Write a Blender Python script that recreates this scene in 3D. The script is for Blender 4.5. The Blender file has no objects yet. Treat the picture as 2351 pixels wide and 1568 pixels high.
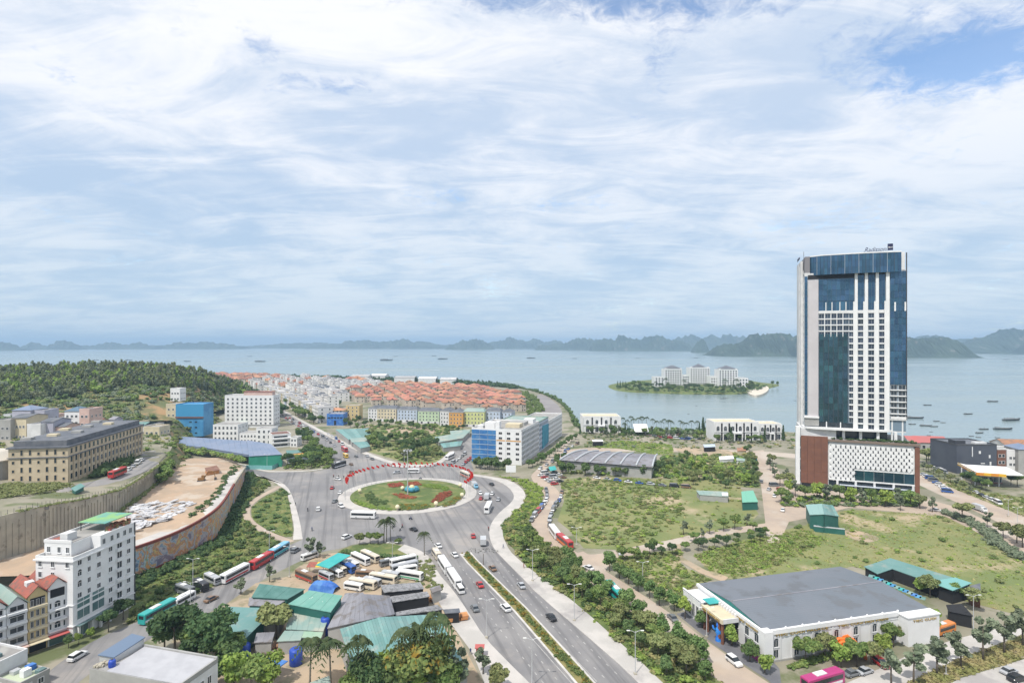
import bpy, math, random
import numpy as np
from mathutils import Vector, Matrix
SC = bpy.context.scene
COL = SC.collection
RND = random.Random(11)
NPR = np.random.RandomState(5)
rad = math.radians
# ---------------------------------------------------------------- camera
H, F, CX, HY = 80.0, 1306.1, 1175.5, 788.0          # eye height (m), focal length and horizon in survey pixels
cam_d = bpy.data.cameras.new('camera'); cam = bpy.data.objects.new('camera', cam_d); COL.objects.link(cam)
cam.location = (0, 0, H); cam.rotation_euler = (rad(90), 0, 0)
cam_d.sensor_width = 36.0; cam_d.lens = 36.0 * F / 2351.0; cam_d.shift_y = (HY - 784.0) / 2351.0
cam_d.clip_start = 1.0; cam_d.clip_end = 60000.0
SC.camera = cam
SC.view_settings.view_transform = 'Standard'; SC.view_settings.look = 'None'
SC.view_settings.exposure = 0.22; SC.view_settings.gamma = 1.0; SC.view_settings.use_curve_mapping = False
SC.render.engine = 'CYCLES'
SC.cycles.use_denoising = True
SC.cycles.max_bounces = 5; SC.cycles.diffuse_bounces = 2; SC.cycles.glossy_bounces = 2
SC.cycles.transmission_bounces = 2; SC.cycles.transparent_max_bounces = 4; SC.cycles.volume_bounces = 0
SC.cycles.caustics_reflective = False; SC.cycles.caustics_refractive = False
SC.cycles.sample_clamp_indirect = 6.0
# ---------------------------------------------------------------- node helper
class NT:
    def __init__(s, tree): s.t = tree; s.n = tree.nodes; s.l = tree.links
    def node(s, typ, **kw):
        n = s.n.new(typ)
        for k, v in kw.items(): setattr(n, k, v)
        return n
    def put(s, sock, v):
        if v is None: return
        if isinstance(v, bpy.types.NodeSocket): s.l.new(v, sock)
        else: sock.default_value = v
    def math(s, op, a, b=None, c=None, clamp=False):
        n = s.node('ShaderNodeMath', operation=op); n.use_clamp = clamp
        s.put(n.inputs[0], a); s.put(n.inputs[1], b); s.put(n.inputs[2], c)
        return n.outputs[0]
    def vmath(s, op, a, b=None):
        n = s.node('ShaderNodeVectorMath', operation=op)
        s.put(n.inputs[0], a); s.put(n.inputs[1], b)
        return n.outputs['Value'] if op in ('LENGTH', 'DOT_PRODUCT', 'DISTANCE') else n.outputs[0]
    def mix(s, f, a, b, blend='MIX'):
        n = s.node('ShaderNodeMix', data_type='RGBA', blend_type=blend)
        s.put(n.inputs[0], f); s.put(n.inputs[6], a); s.put(n.inputs[7], b)
        return n.outputs[2]
    def noise(s, vec, scale, detail=4, rough=0.55, dist=0.0):
        n = s.node('ShaderNodeTexNoise'); s.put(n.inputs['Vector'], vec)
        n.inputs['Scale'].default_value = scale; n.inputs['Detail'].default_value = detail
        n.inputs['Roughness'].default_value = rough; n.inputs['Distortion'].default_value = dist
        return n.outputs['Fac']
    def ramp(s, f, lo, hi, smooth=True):
        n = s.node('ShaderNodeMapRange'); n.interpolation_type = 'SMOOTHSTEP' if smooth else 'LINEAR'
        s.put(n.inputs[0], f); n.inputs[1].default_value = lo; n.inputs[2].default_value = hi
        return n.outputs[0]
def c4(c): return (c[0], c[1], c[2], 1.0)
# ---------------------------------------------------------------- sky and sun
SUN_DIR = Vector((-0.30, -0.44, 0.84)).normalized()
sun_el = math.asin(SUN_DIR.z)
world = bpy.data.worlds.new('World'); SC.world = world; world.use_nodes = True
W = NT(world.node_tree); W.n.clear()
tc = W.node('ShaderNodeTexCoord')
sep = W.node('ShaderNodeSeparateXYZ'); W.l.new(tc.outputs['Generated'], sep.inputs[0])
sky = W.node('ShaderNodeTexSky', sky_type='NISHITA'); sky.sun_disc = False
sky.sun_elevation = sun_el; sky.sun_rotation = math.atan2(SUN_DIR.x, SUN_DIR.y)
sky.altitude = 50; sky.air_density = 1.0; sky.dust_density = 1.2; sky.ozone_density = 1.2
ZK = 0.15
zz = W.math('ADD', W.math('MAXIMUM', sep.outputs[2], 0.0), ZK)
u = W.math('DIVIDE', sep.outputs[0], zz); v = W.math('DIVIDE', sep.outputs[1], zz)
cb = W.node('ShaderNodeCombineXYZ'); W.put(cb.inputs[0], u); W.put(cb.inputs[1], v)
uv = cb.outputs[0]
def sky_uv(x, y):                                    # a point of the cloud layer seen at survey pixel x, y
    d = Vector(((x - CX) / F, 1.0, (HY - y) / F)).normalized()
    return d.x / (d.z + ZK), d.y / (d.z + ZK)
uvw = W.vmath('MULTIPLY', uv, (1.0, 0.8, 1.0))
n1 = W.noise(uvw, 1.7, 9, 0.62, 0.35)
n2 = W.noise(W.vmath('ADD', uvw, (7.3, 2.1, 0)), 0.95, 8, 0.6, 0.35)
n3 = W.noise(W.vmath('MULTIPLY', uv, (1.0, 1.0, 1.0)), 15.0, 8, 0.7, 0.6)
n4 = W.noise(W.vmath('MULTIPLY', uv, (0.6, 1.3, 1.0)), 3.4, 9, 0.66, 0.8)
dens = W.math('ADD', W.math('MULTIPLY', n1, 0.70), W.math('MULTIPLY', n3, 0.48))
for (hx, hy, su, sv, amt) in ((2170, 160, 0.34, 0.15, 0.30), (1330, -5, 0.40, 0.09, 0.24), (735, 196, 0.16, 0.07, 0.17),
                              (1530, 115, 0.07, 0.18, 0.10), (620, 120, 0.07, 0.10, 0.10), (2400, 60, 0.36, 0.18, 0.2),
                              (980, 447, 0.25, 0.14, 0.12), (1260, 470, 0.3, 0.12, 0.10)):
    cu, cv = sky_uv(hx, hy)
    d = W.vmath('LENGTH', W.vmath('MULTIPLY', W.vmath('SUBTRACT', uv, (cu, cv, 0)), (1 / su, 1 / sv, 0)))
    g = W.math('SUBTRACT', 1.0, W.ramp(d, 0.0, 1.6))
    dens = W.math('SUBTRACT', dens, W.math('MULTIPLY', g, amt))
cover = W.math('ADD', 0.10, W.math('MULTIPLY', W.ramp(dens, 0.28, 0.53), 0.88))
blue = W.node('ShaderNodeHueSaturation'); blue.inputs['Saturation'].default_value = 1.1
blue.inputs['Value'].default_value = 0.19
W.l.new(sky.outputs[0], blue.inputs['Color'])
shade = W.ramp(W.math('ADD', W.math('MULTIPLY', n2, 0.6), W.math('MULTIPLY', n4, 0.45)), 0.40, 0.62)
shade = W.math('MULTIPLY', W.math('ADD', W.math('MULTIPLY', shade, 0.78), W.math('MULTIPLY', W.ramp(sep.outputs[2], 0.12, 0.5), 0.28)), 0.95, clamp=True)
cloud = W.mix(shade, c4((0.43, 0.555, 0.735)), c4((0.90, 0.905, 0.93)))
low = W.ramp(sep.outputs[2], 0.0, 0.34)
cloud = W.mix(W.math('SUBTRACT', 1.0, low), cloud, W.mix(0.55, cloud, c4((0.44, 0.58, 0.70))))
col = W.mix(W.math('MULTIPLY', cover, 0.97), blue.outputs[0], cloud)
bg = W.node('ShaderNodeBackground'); W.put(bg.inputs[0], col); bg.inputs[1].default_value = 1.0
out = W.node('ShaderNodeOutputWorld'); W.l.new(bg.outputs[0], out.inputs[0])
world.cycles.sampling_method = 'MANUAL'; world.cycles.sample_map_resolution = 512
sun_d = bpy.data.lights.new('sun', 'SUN'); sun_d.energy = 3.7; sun_d.angle = rad(1.6); sun_d.color = (1.0, 0.955, 0.88)
sun = bpy.data.objects.new('sun', sun_d); COL.objects.link(sun); sun.location = (0, 0, 300)
sun.rotation_euler = (-SUN_DIR).to_track_quat('-Z', 'Y').to_euler()
# ---------------------------------------------------------------- survey helpers
def at(x, y, z=0.0):
    Y = (H - z) * F / (y - HY)
    return Vector(((x - CX) * Y / F, Y, z))
ZON = {1: (0, 1250, 2.449), 2: (960, 1250, 2.449), 3: (1920, 1250, 2.449), 4: (2880, 1250, 2.449),
       5: (0, 1890, 2.336), 6: (960, 1890, 2.336), 7: (1920, 1890, 2.336), 8: (2880, 1890, 2.336),
       9: (440, 1700, 3.265), 10: (1700, 1540, 4.702), 11: (1720, 1780, 3.564), 12: (780, 1370, 3.457),
       13: (3380, 1600, 5.111), 14: (2960, 1480, 3.919), 15: (1240, 1680, 3.673), 16: (2540, 2080, 3.673), 17: (1060, 2080, 3.673),
       18: (2960, 900, 4.898), 0: (0, 0, 0.61224)}
def zp(k, x, y):
    a, b, s = ZON[k]
    return ((a + x / s) * 0.61224, (b + y / s) * 0.61224)
def PX(k, *f): return [zp(k, f[i], f[i + 1]) for i in range(0, len(f), 2)]
def WP(k, *f, z=0.0): return [at(*p, z) for p in PX(k, *f)]
def za(k, x, y, z=0.0): return at(*zp(k, x, y), z)
def lerp(a, b, t): return a + (b - a) * t
def poly_len(pts): return sum((pts[i + 1] - pts[i]).length for i in range(len(pts) - 1))
def resample(pts, n):
    L = [0.0]
    for i in range(len(pts) - 1): L.append(L[-1] + (pts[i + 1] - pts[i]).length)
    out, j = [], 0
    for k in range(n):
        d = L[-1] * k / (n - 1)
        while j < len(pts) - 2 and L[j + 1] < d: j += 1
        t = (d - L[j]) / max(1e-6, L[j + 1] - L[j])
        out.append(pts[j].lerp(pts[j + 1], min(1, max(0, t))))
    return out
def smooth(pts, it=2, closed=False):                 # Chaikin corner cutting
    for _ in range(it):
        o = [] if closed else [pts[0]]
        n = len(pts)
        for i in range(n if closed else n - 1):
            a, b = pts[i], pts[(i + 1) % n]
            o += [a.lerp(b, 0.25), a.lerp(b, 0.75)]
        if not closed: o.append(pts[-1])
        pts = o
    return pts
def inside(poly, X, Y):
    n = len(poly); r = np.zeros(X.shape, bool); j = n - 1
    for i in range(n):
        xi, yi, xj, yj = poly[i].x, poly[i].y, poly[j].x, poly[j].y
        m = ((yi > Y) != (yj > Y))
        with np.errstate(divide='ignore', invalid='ignore'):
            xs = (xj - xi) * (Y - yi) / (yj - yi + 1e-12) + xi
        r ^= m & (X < xs); j = i
    return r
def scatter(poly, n, dmin=0.0):
    xs = [p.x for p in poly]; ys = [p.y for p in poly]
    got = []
    for _ in range(60):
        X = NPR.uniform(min(xs), max(xs), n * 2); Y = NPR.uniform(min(ys), max(ys), n * 2)
        m = inside(poly, X, Y)
        for x, y in zip(X[m], Y[m]):
            if dmin and any((x - a) ** 2 + (y - b) ** 2 < dmin * dmin for a, b in got): continue
            got.append((x, y))
            if len(got) >= n: return got
    return got
# ---------------------------------------------------------------- materials
MATS = {}
def mat(name, c, c2=None, scale=0.2, rough=0.8, metal=0.0, bump=0.0, bscale=None, detail=5, rnd=0.0, spec=0.4,
        lo=0.38, hi=0.62, c3=None, scale3=None, wave=None, trans=0.0, emit=0.0, lo3=0.5, hi3=0.62, space='W', streak=None):
    if name in MATS: return MATS[name]
    m = bpy.data.materials.new(name); m.use_nodes = True
    N = NT(m.node_tree); N.n.clear()
    if space == 'W': pos = N.node('ShaderNodeNewGeometry').outputs['Position']
    else: pos = N.node('ShaderNodeTexCoord').outputs['Object']
    col = c4(c)
    if c2: col = N.mix(N.ramp(N.noise(pos, scale, detail, 0.6), lo, hi), c4(c), c4(c2))
    if c3: col = N.mix(N.ramp(N.noise(N.vmath('ADD', pos, (31, 17, 5)), scale3 or scale * 3, detail, 0.6), lo3, hi3), col, c4(c3))
    if streak:                                        # long faint marks along one direction: (angle, strength, colour)
        mp = N.node('ShaderNodeMapping'); mp.inputs['Rotation'].default_value = (0, 0, -streak[0]); mp.inputs['Scale'].default_value = (1, 1, 1); N.put(mp.inputs['Vector'], pos)
        sv = N.vmath('MULTIPLY', mp.outputs[0], (0.012, 0.42, 0.0))
        col = N.mix(N.math('MULTIPLY', N.ramp(N.noise(sv, 1.0, 4, 0.55), 0.47, 0.68), streak[1]), col, c4(streak[2]))
    if rnd:
        oi = N.node('ShaderNodeObjectInfo'); hs = N.node('ShaderNodeHueSaturation')
        N.put(hs.inputs['Color'], col)
        N.put(hs.inputs['Value'], N.math('ADD', 1.0 - rnd, N.math('MULTIPLY', oi.outputs['Random'], 2 * rnd)))
        N.put(hs.inputs['Hue'], N.math('ADD', 0.5 - rnd * 0.05, N.math('MULTIPLY', N.math('FRACT', N.math('MULTIPLY', oi.outputs['Random'], 7.3)), rnd * 0.1)))
        col = hs.outputs[0]
    p = N.node('ShaderNodeBsdfPrincipled')
    N.put(p.inputs['Base Color'], col); p.inputs['Roughness'].default_value = rough; p.inputs['Metallic'].default_value = metal
    p.inputs['Specular IOR Level'].default_value = spec
    hgt = None
    if bump: hgt = N.noise(pos, bscale or scale * 4, 4, 0.6)
    if wave:                                          # ribbed sheet: period in metres along the object's own x or y
        op = N.node('ShaderNodeTexCoord').outputs['Object']
        w = N.node('ShaderNodeTexWave', wave_type='BANDS', bands_direction=wave[1]); N.put(w.inputs['Vector'], op)
        w.inputs['Scale'].default_value = 0.314 / wave[0] ; hgt = w.outputs['Fac']; bump = wave[2]
    if hgt is not None:
        b = N.node('ShaderNodeBump'); b.inputs['Strength'].default_value = min(1.0, bump); b.inputs['Distance'].default_value = 0.2 if not wave else 0.06
        N.put(b.inputs['Height'], hgt); N.put(p.inputs['Normal'], b.outputs[0])
    if emit: N.put(p.inputs['Emission Color'], col); p.inputs['Emission Strength'].default_value = emit
    sh = p.outputs[0]
    if trans:
        tr = N.node('ShaderNodeBsdfTranslucent'); N.put(tr.inputs[0], col)
        mx = N.node('ShaderNodeMixShader'); mx.inputs[0].default_value = trans
        N.l.new(sh, mx.inputs[1]); N.l.new(tr.outputs[0], mx.inputs[2]); sh = mx.outputs[0]
    o = N.node('ShaderNodeOutputMaterial'); N.l.new(sh, o.inputs[0])
    MATS[name] = m
    return m
def srgb(r, g, b, k=1.0):
    f = lambda t: ((t / 255.0 + 0.055) / 1.055) ** 2.4 if t > 10 else t / 255.0 / 12.92
    return (f(r) * k, f(g) * k, f(b) * k)
# ---------------------------------------------------------------- mesh builder
class MB:
    def __init__(s): s.v = []; s.f = []; s.m = []; s.mats = []; s.cur = 0
    def use(s, m):
        if m not in s.mats: s.mats.append(m)
        s.cur = s.mats.index(m); return s
    def face(s, *pts):
        i = len(s.v); s.v += [tuple(p) for p in pts]; s.f.append(tuple(range(i, i + len(pts)))); s.m.append(s.cur); return s
    def raw(s, vs, fs):
        i = len(s.v); s.v += [tuple(p) for p in vs]; s.f += [tuple(a + i for a in f) for f in fs]; s.m += [s.cur] * len(fs); return s
    def box(s, x0, x1, y0, y1, z0, z1, mtx=None):
        vs = [(x0, y0, z0), (x1, y0, z0), (x1, y1, z0), (x0, y1, z0), (x0, y0, z1), (x1, y0, z1), (x1, y1, z1), (x0, y1, z1)]
        if mtx: vs = [tuple(mtx @ Vector(p)) for p in vs]
        return s.raw(vs, [(0, 3, 2, 1), (4, 5, 6, 7), (0, 1, 5, 4), (1, 2, 6, 5), (2, 3, 7, 6), (3, 0, 4, 7)])
    def prism(s, poly, z0, z1, bottom=True):          # poly: list of (x, y); z0/z1 numbers or lists
        n = len(poly)
        a = sum(poly[i][0] * poly[(i + 1) % n][1] - poly[(i + 1) % n][0] * poly[i][1] for i in range(n))
        if a < 0: poly = list(poly)[::-1]
        vs = [(p[0], p[1], z0) for p in poly] + [(p[0], p[1], z1) for p in poly]
        fs = [tuple(range(n, 2 * n))] + [(i, (i + 1) % n, (i + 1) % n + n, i + n) for i in range(n)]
        if bottom: fs.append(tuple(range(n - 1, -1, -1)))
        return s.raw(vs, fs)
    def slab(s, pts, th):                             # a sheet of thickness th under a (roughly planar) polygon in space
        n = len(pts); pts = [Vector(p) for p in pts]
        nz = sum(((pts[(i + 1) % n] - pts[i]).cross(pts[(i + 2) % n] - pts[i]) for i in range(n)), Vector())
        if nz.z < 0: pts = pts[::-1]
        vs = [tuple(p) for p in pts] + [(p.x, p.y, p.z - th) for p in pts]
        fs = [tuple(range(n)), tuple(range(2 * n - 1, n - 1, -1))] + [(i, i + n, (i + 1) % n + n, (i + 1) % n) for i in range(n)]
        return s.raw(vs, fs)
    def tube(s, pts, rs, n=6, cap=True):
        pts = [Vector(p) for p in pts]
        if not isinstance(rs, (list, tuple)): rs = [rs] * len(pts)
        vs, fs = [], []
        for k, p in enumerate(pts):
            d = (pts[min(k + 1, len(pts) - 1)] - pts[max(k - 1, 0)]).normalized()
            a = d.cross(Vector((0, 0, 1)) if abs(d.z) < 0.9 else Vector((1, 0, 0))).normalized(); b = d.cross(a)
            for j in range(n):
                t = 2 * math.pi * j / n; vs.append(tuple(p + (a * math.cos(t) + b * math.sin(t)) * rs[k]))
        for k in range(len(pts) - 1):
            for j in range(n):
                fs.append((k * n + j, (k + 1) * n + j, (k + 1) * n + (j + 1) % n, k * n + (j + 1) % n))
        if cap: fs += [tuple(range(n)), tuple(range(len(pts) * n - 1, (len(pts) - 1) * n - 1, -1))]
        return s.raw(vs, fs)
    def lathe(s, prof, n=16, c=(0, 0)):
        vs, fs = [], []
        for (r, z) in prof:
            for j in range(n): vs.append((c[0] + r * math.cos(2 * math.pi * j / n), c[1] + r * math.sin(2 * math.pi * j / n), z))
        for k in range(len(prof) - 1):
            for j in range(n): fs.append((k * n + j, k * n + (j + 1) % n, (k + 1) * n + (j + 1) % n, (k + 1) * n + j))
        fs.append(tuple(range((len(prof) - 1) * n, len(prof) * n)))
        return s.raw(vs, fs)
    def mesh(s, name, smooth=False):
        me = bpy.data.meshes.new(name); me.from_pydata(s.v, [], s.f)
        for m in s.mats: me.materials.append(m)
        if len(s.mats) > 1: me.polygons.foreach_set('material_index', s.m)
        if smooth: me.polygons.foreach_set('use_smooth', [True] * len(me.polygons))
        me.update(); return me
    def build(s, name, parent=None, smooth=False, loc=None, rz=None):
        return put(name, s.mesh(name, smooth), parent, loc, rz)
def put(name, me, parent=None, loc=None, rz=None):
    o = bpy.data.objects.new(name, me); COL.objects.link(o)
    if parent is not None: o.parent = parent
    if loc is not None: o.location = loc
    if rz is not None: o.rotation_euler = (0, 0, rz)
    return o
def tag(o, label=None, cat=None, group=None, kind=None):
    if label: o['label'] = label
    if cat: o['category'] = cat
    if group: o['group'] = group
    if kind: o['kind'] = kind
    return o
def thing(name, label, cat, loc=(0, 0, 0), rz=0.0, group=None):
    o = bpy.data.objects.new(name, None); COL.objects.link(o); o.empty_display_size = 0.5
    o.location = loc; o.rotation_euler = (0, 0, rz)
    return tag(o, label, cat, group)
def copy_tree(o, parent=None):
    c = o.copy(); COL.objects.link(c); c.parent = parent
    for ch in KIDS.get(o.name, o.children): copy_tree(ch, c)
    return c
KIDS = {}
def np_mesh(name, V, Fq, mats, mi=None, smooth=False):  # V (n,3), Fq (m,k) with k 3 or 4
    me = bpy.data.meshes.new(name)
    k = Fq.shape[1]
    me.vertices.add(len(V)); me.vertices.foreach_set('co', V.astype(np.float32).ravel())
    me.loops.add(Fq.size); me.loops.foreach_set('vertex_index', Fq.astype(np.int32).ravel())
    me.polygons.add(len(Fq)); me.polygons.foreach_set('loop_start', np.arange(0, Fq.size, k, dtype=np.int32))
    me.polygons.foreach_set('loop_total', np.full(len(Fq), k, np.int32))
    for m in mats: me.materials.append(m)
    if mi is not None: me.polygons.foreach_set('material_index', mi.astype(np.int32))
    if smooth: me.polygons.foreach_set('use_smooth', np.ones(len(Fq), bool))
    me.update(); me.validate()
    return me
ORD = ['nearest', 'second nearest', 'third nearest', 'fourth nearest', 'fifth nearest', 'sixth nearest', 'seventh nearest', 'eighth nearest',
       'ninth nearest', 'tenth nearest', 'eleventh nearest', 'twelfth nearest', 'thirteenth nearest', 'fourteenth nearest', 'fifteenth nearest',
       'sixteenth nearest', 'seventeenth nearest', 'eighteenth nearest', 'nineteenth nearest', 'twentieth nearest']
ORL = ['first', 'second', 'third', 'fourth', 'fifth', 'sixth', 'seventh', 'eighth', 'ninth', 'tenth', 'eleventh', 'twelfth', 'thirteenth',
       'fourteenth', 'fifteenth', 'sixteenth', 'seventeenth', 'eighteenth', 'nineteenth', 'twentieth', 'twenty-first', 'twenty-second',
       'twenty-third', 'twenty-fourth', 'twenty-fifth', 'twenty-sixth', 'twenty-seventh', 'twenty-eighth', 'twenty-ninth', 'thirtieth',
       'thirty-first', 'thirty-second', 'thirty-third', 'thirty-fourth', 'thirty-fifth', 'thirty-sixth', 'thirty-seventh', 'thirty-eighth',
       'thirty-ninth', 'fortieth']
# ================================================================ THE SETTING
M_land = mat('land_dust', (0.30, 0.27, 0.21), (0.20, 0.19, 0.13), 0.03, c3=(0.12, 0.14, 0.06), scale3=0.05, bump=0.3, bscale=0.6)
M_road = mat('asphalt_pale', (0.19, 0.185, 0.188), (0.255, 0.245, 0.24), 0.03, rough=0.85, c3=(0.32, 0.29, 0.265), scale3=0.055, lo3=0.5, hi3=0.72, bump=0.1, bscale=3, detail=9, streak=(math.atan2(-82.0, 25.0), 0.75, (0.125, 0.122, 0.125)))
M_pave = mat('paving_pale', (0.50, 0.47, 0.44), (0.42, 0.40, 0.375), 0.12, rough=0.85, c3=(0.33, 0.31, 0.30), scale3=0.07, lo3=0.55, hi3=0.7, bump=0.1, bscale=2)
M_beige = mat('concrete_beige', (0.43, 0.345, 0.27), (0.37, 0.30, 0.245), 0.08, rough=0.9, c3=(0.45, 0.39, 0.33), scale3=0.03)
M_dirt = mat('bare_earth', (0.42, 0.32, 0.22), (0.36, 0.29, 0.21), 0.06, rough=0.95, c3=(0.24, 0.21, 0.13), scale3=0.15, bump=0.3, bscale=1.0)
M_sand = mat('construction_sand', (0.43, 0.31, 0.215), (0.36, 0.275, 0.20), 0.12, rough=0.95, detail=9, c3=(0.46, 0.385, 0.31), scale3=0.09, bump=0.3, bscale=0.8)
M_grass = mat('lawn', (0.125, 0.16, 0.045), (0.085, 0.125, 0.035), 0.12, rough=0.9, c3=(0.19, 0.19, 0.07), scale3=0.2, bump=0.4, bscale=2)
M_field = mat('rough_field', (0.15, 0.185, 0.065), (0.22, 0.22, 0.09), 0.045, rough=0.95, c3=(0.38, 0.31, 0.20), scale3=0.035, lo3=0.54, hi3=0.66, bump=0.5, bscale=0.8)
M_hill = mat('hill_ground', (0.12, 0.14, 0.055), (0.17, 0.16, 0.075), 0.04, rough=0.95, c3=(0.34, 0.22, 0.11), scale3=0.035, lo3=0.50, hi3=0.60, bump=0.5, bscale=0.5)
M_kerb = mat('kerb_concrete', (0.55, 0.53, 0.50), (0.46, 0.44, 0.42), 0.3)
M_conc = mat('concrete_wall', (0.44, 0.40, 0.32), (0.36, 0.33, 0.27), 0.15, rough=0.9, c3=(0.22, 0.20, 0.16), scale3=0.35, lo3=0.56, hi3=0.74)
M_rock = mat('sea_wall_stone', (0.30, 0.28, 0.25), (0.22, 0.21, 0.19), 0.4)
# sea
ms = bpy.data.materials.new('sea_water'); ms.use_nodes = True; N = NT(ms.node_tree)
p = N.n['Principled BSDF']
pos = N.node('ShaderNodeNewGeometry').outputs['Position']
patch = N.ramp(N.noise(N.vmath('MULTIPLY', pos, (0.35, 1.0, 1.0)), 0.004, 5, 0.6, 0.3), 0.35, 0.7)
N.put(p.inputs['Base Color'], N.mix(patch, c4((0.19, 0.25, 0.26)), c4((0.235, 0.29, 0.285))))
N.put(p.inputs['Roughness'], N.math('ADD', 0.16, N.math('MULTIPLY', patch, 0.14)))
p.inputs['IOR'].default_value = 1.33; p.inputs['Specular IOR Level'].default_value = 0.5
b = N.node('ShaderNodeBump'); b.inputs['Strength'].default_value = 0.45; b.inputs['Distance'].default_value = 0.6
N.put(b.inputs['Height'], N.math('ADD', N.noise(N.vmath('MULTIPLY', pos, (0.5, 1.0, 1.0)), 0.16, 5, 0.6), N.math('MULTIPLY', N.noise(pos, 0.02, 3, 0.5), 0.9)))
N.put(p.inputs['Normal'], b.outputs[0])
SEA = -1.5
tag(MB().use(ms).face((-20000, -800, SEA), (20000, -800, SEA), (20000, 19000, SEA), (-20000, 19000, SEA)).build('sea'), kind='structure')
# land with its sea wall
coast = [at(x, y) for x, y in ((-900, 862), (0, 861), (480, 859), (650, 863), (850, 868), (1000, 875), (1100, 880), (1180, 888), (1225, 896), (1265, 909),
         (1295, 926), (1312, 944), (1322, 962), (1332, 985), (1420, 986), (1640, 987), (1810, 990), (1900, 1000), (2100, 1020), (2351, 1028), (2700, 1034))]
coast = smooth(coast, 2)
land = coast + [Vector((900, 380, 0)), Vector((900, -300, 0)), Vector((-1900, -300, 0))]
lb = MB().use(M_land).face(*[(q.x, q.y, 0) for q in land[::-1]])
lb.use(M_rock)
for i in range(len(coast) - 1):
    a, c = coast[i], coast[i + 1]
    lb.face((a.x, a.y, 0), (c.x, c.y, 0), (c.x, c.y + 1.5, -4), (a.x, a.y + 1.5, -4))
tag(lb.build('ground'), kind='structure')
def sheet(name, pts, z, m, sm=0, kind='structure'):
    if sm: pts = smooth(pts, sm, True)
    n = len(pts)
    a = sum(pts[i].x * pts[(i + 1) % n].y - pts[(i + 1) % n].x * pts[i].y for i in range(n))
    if a < 0: pts = pts[::-1]
    return tag(MB().use(m).face(*[(q.x, q.y, z) for q in pts]).build(name), kind=kind)
def slabp(name, pts, z, m, sm=0, edge=None):
    if sm: pts = smooth(pts, sm, True)
    mb = MB().use(m); mb.prism([(q.x, q.y) for q in pts], -0.05, z, bottom=False)
    return tag(mb.build(name), kind='structure')
def band(pts, w0, w1=None):                          # polygon around a centre line
    w1 = w0 if w1 is None else w1
    L, Rr = [], []
    for i, q in enumerate(pts):
        d = (pts[min(i + 1, len(pts) - 1)] - pts[max(i - 1, 0)]); d.z = 0; d.normalize()
        n = Vector((-d.y, d.x, 0)); w = lerp(w0, w1, i / (len(pts) - 1)) / 2
        L.append(q + n * w); Rr.append(q - n * w)
    return L + Rr[::-1]
def kerb(pts, w=0.35, h=0.16, name='kerb', m=None):
    mb = MB().use(m or M_kerb); pts = [Vector((q.x, q.y, 0)) for q in pts]
    pg = band(pts, w); n = len(pts)
    L, Rr = pg[:n], pg[n:][::-1]
    for i in range(n - 1):
        a, c, d, e = L[i], L[i + 1], Rr[i + 1], Rr[i]
        mb.slab([(a.x, a.y, h), (c.x, c.y, h), (d.x, d.y, h), (e.x, e.y, h)], h + 0.02)
    return tag(mb.build(name), kind='structure')
# ---- roads
NWl = [at(*q) for q in ((768, 1074), (752, 1042), (725, 1012), (690, 985), (640, 955), (600, 932), (520, 900))]
NWr = [at(*q) for q in ((540, 898), (620, 928), (655, 948), (763, 1008), (840, 1045), (900, 1066), (935, 1073))]
NEl = [at(*q) for q in ((975, 1073), (1010, 1067), (1030, 1050), (1062, 1012), (1076, 1000))]
NEr = [at(*q) for q in ((1092, 1004), (1088, 1035), (1081, 1060), (1088, 1080))]
E_in = WP(11, 180, 12, 460, 62, 620, 130, 720, 230, 745, 300, 700, 380, 560, 490, 450, 620, 405, 740, 420, 880, 480, 1000, 600, 1130, 760, 1290, 900, 1430, 1020, 1567) + [at(1403, 1508), at(1466, 1568), at(1560, 1660)]
E_out = WP(11, 190, -8, 490, 36, 700, 80, 850, 180, 905, 290, 860, 400, 700, 540, 620, 640, 580, 720, 600, 850, 680, 1020, 800, 1130, 950, 1260, 1100, 1360, 1250, 1480) + [at(1332, 1393), at(1458, 1506), at(1519, 1566), at(1625, 1660)]
S_in = WP(6, 1180, 335, 1300, 355, 1430, 400, 1530, 470, 1590, 600, 1720, 745, 1850, 930, 2000, 1170, 2243, 1420) + [at(1216, 1568), at(1300, 1660)]
S_out = WP(6, 1240, 400, 1400, 480, 1500, 640, 1590, 840, 1700, 1040, 1790, 1160, 1900, 1310, 2000, 1567) + [at(1150, 1660)]
SWr = WP(6, 1180, 335, 870, 345, 760, 385, 560, 420, 380, 500, 0, 690) + WP(5, 1890, 935, 1560, 1030, 1360, 1150, 1230, 1230, 850, 1430, 640, 1600, 400, 1900)
SWl = WP(5, 60, 1900, 330, 1540, 600, 1330, 880, 1160, 1100, 1075, 1500, 895, 1960, 690, 2100, 600) + WP(9, 1850, 1270, 2090, 1130)
L_in = WP(9, 2270, 1050, 2240, 850, 2160, 560, 2080, 400, 1950, 330, 1600, 250, 1400, 200)
Wt = [at(*q) for q in ((530, 1066), (570, 1070), (590, 1079), (617, 1084), (712, 1083))]
plaza = Wt + NWl + NWr + NEl + NEr + smooth(E_in, 1) + smooth(S_in[::-1], 1) + smooth(SWr, 1) + smooth(SWl, 1) + smooth(L_in, 1)
sheet('road', plaza, 0.02, M_road)
# roundabout island
RC = at(938.5, 1134.0); RG, RO = 30.0, 36.0
ring = [Vector((RC.x + RO * math.cos(t), RC.y + RO * math.sin(t), 0)) for t in np.linspace(0, 2 * math.pi, 73)[:-1]]
slabp('roundabout_pavement', ring, 0.18, M_pave)
mb = MB().use(M_grass); mb.lathe([(RG, 0.1), (RG, 0.45), (RG - 0.5, 0.5), (20, 0.9), (10, 1.2), (0.5, 1.3)], 64, (RC.x, RC.y))
tag(mb.build('roundabout_lawn', smooth=True), kind='structure')
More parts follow.
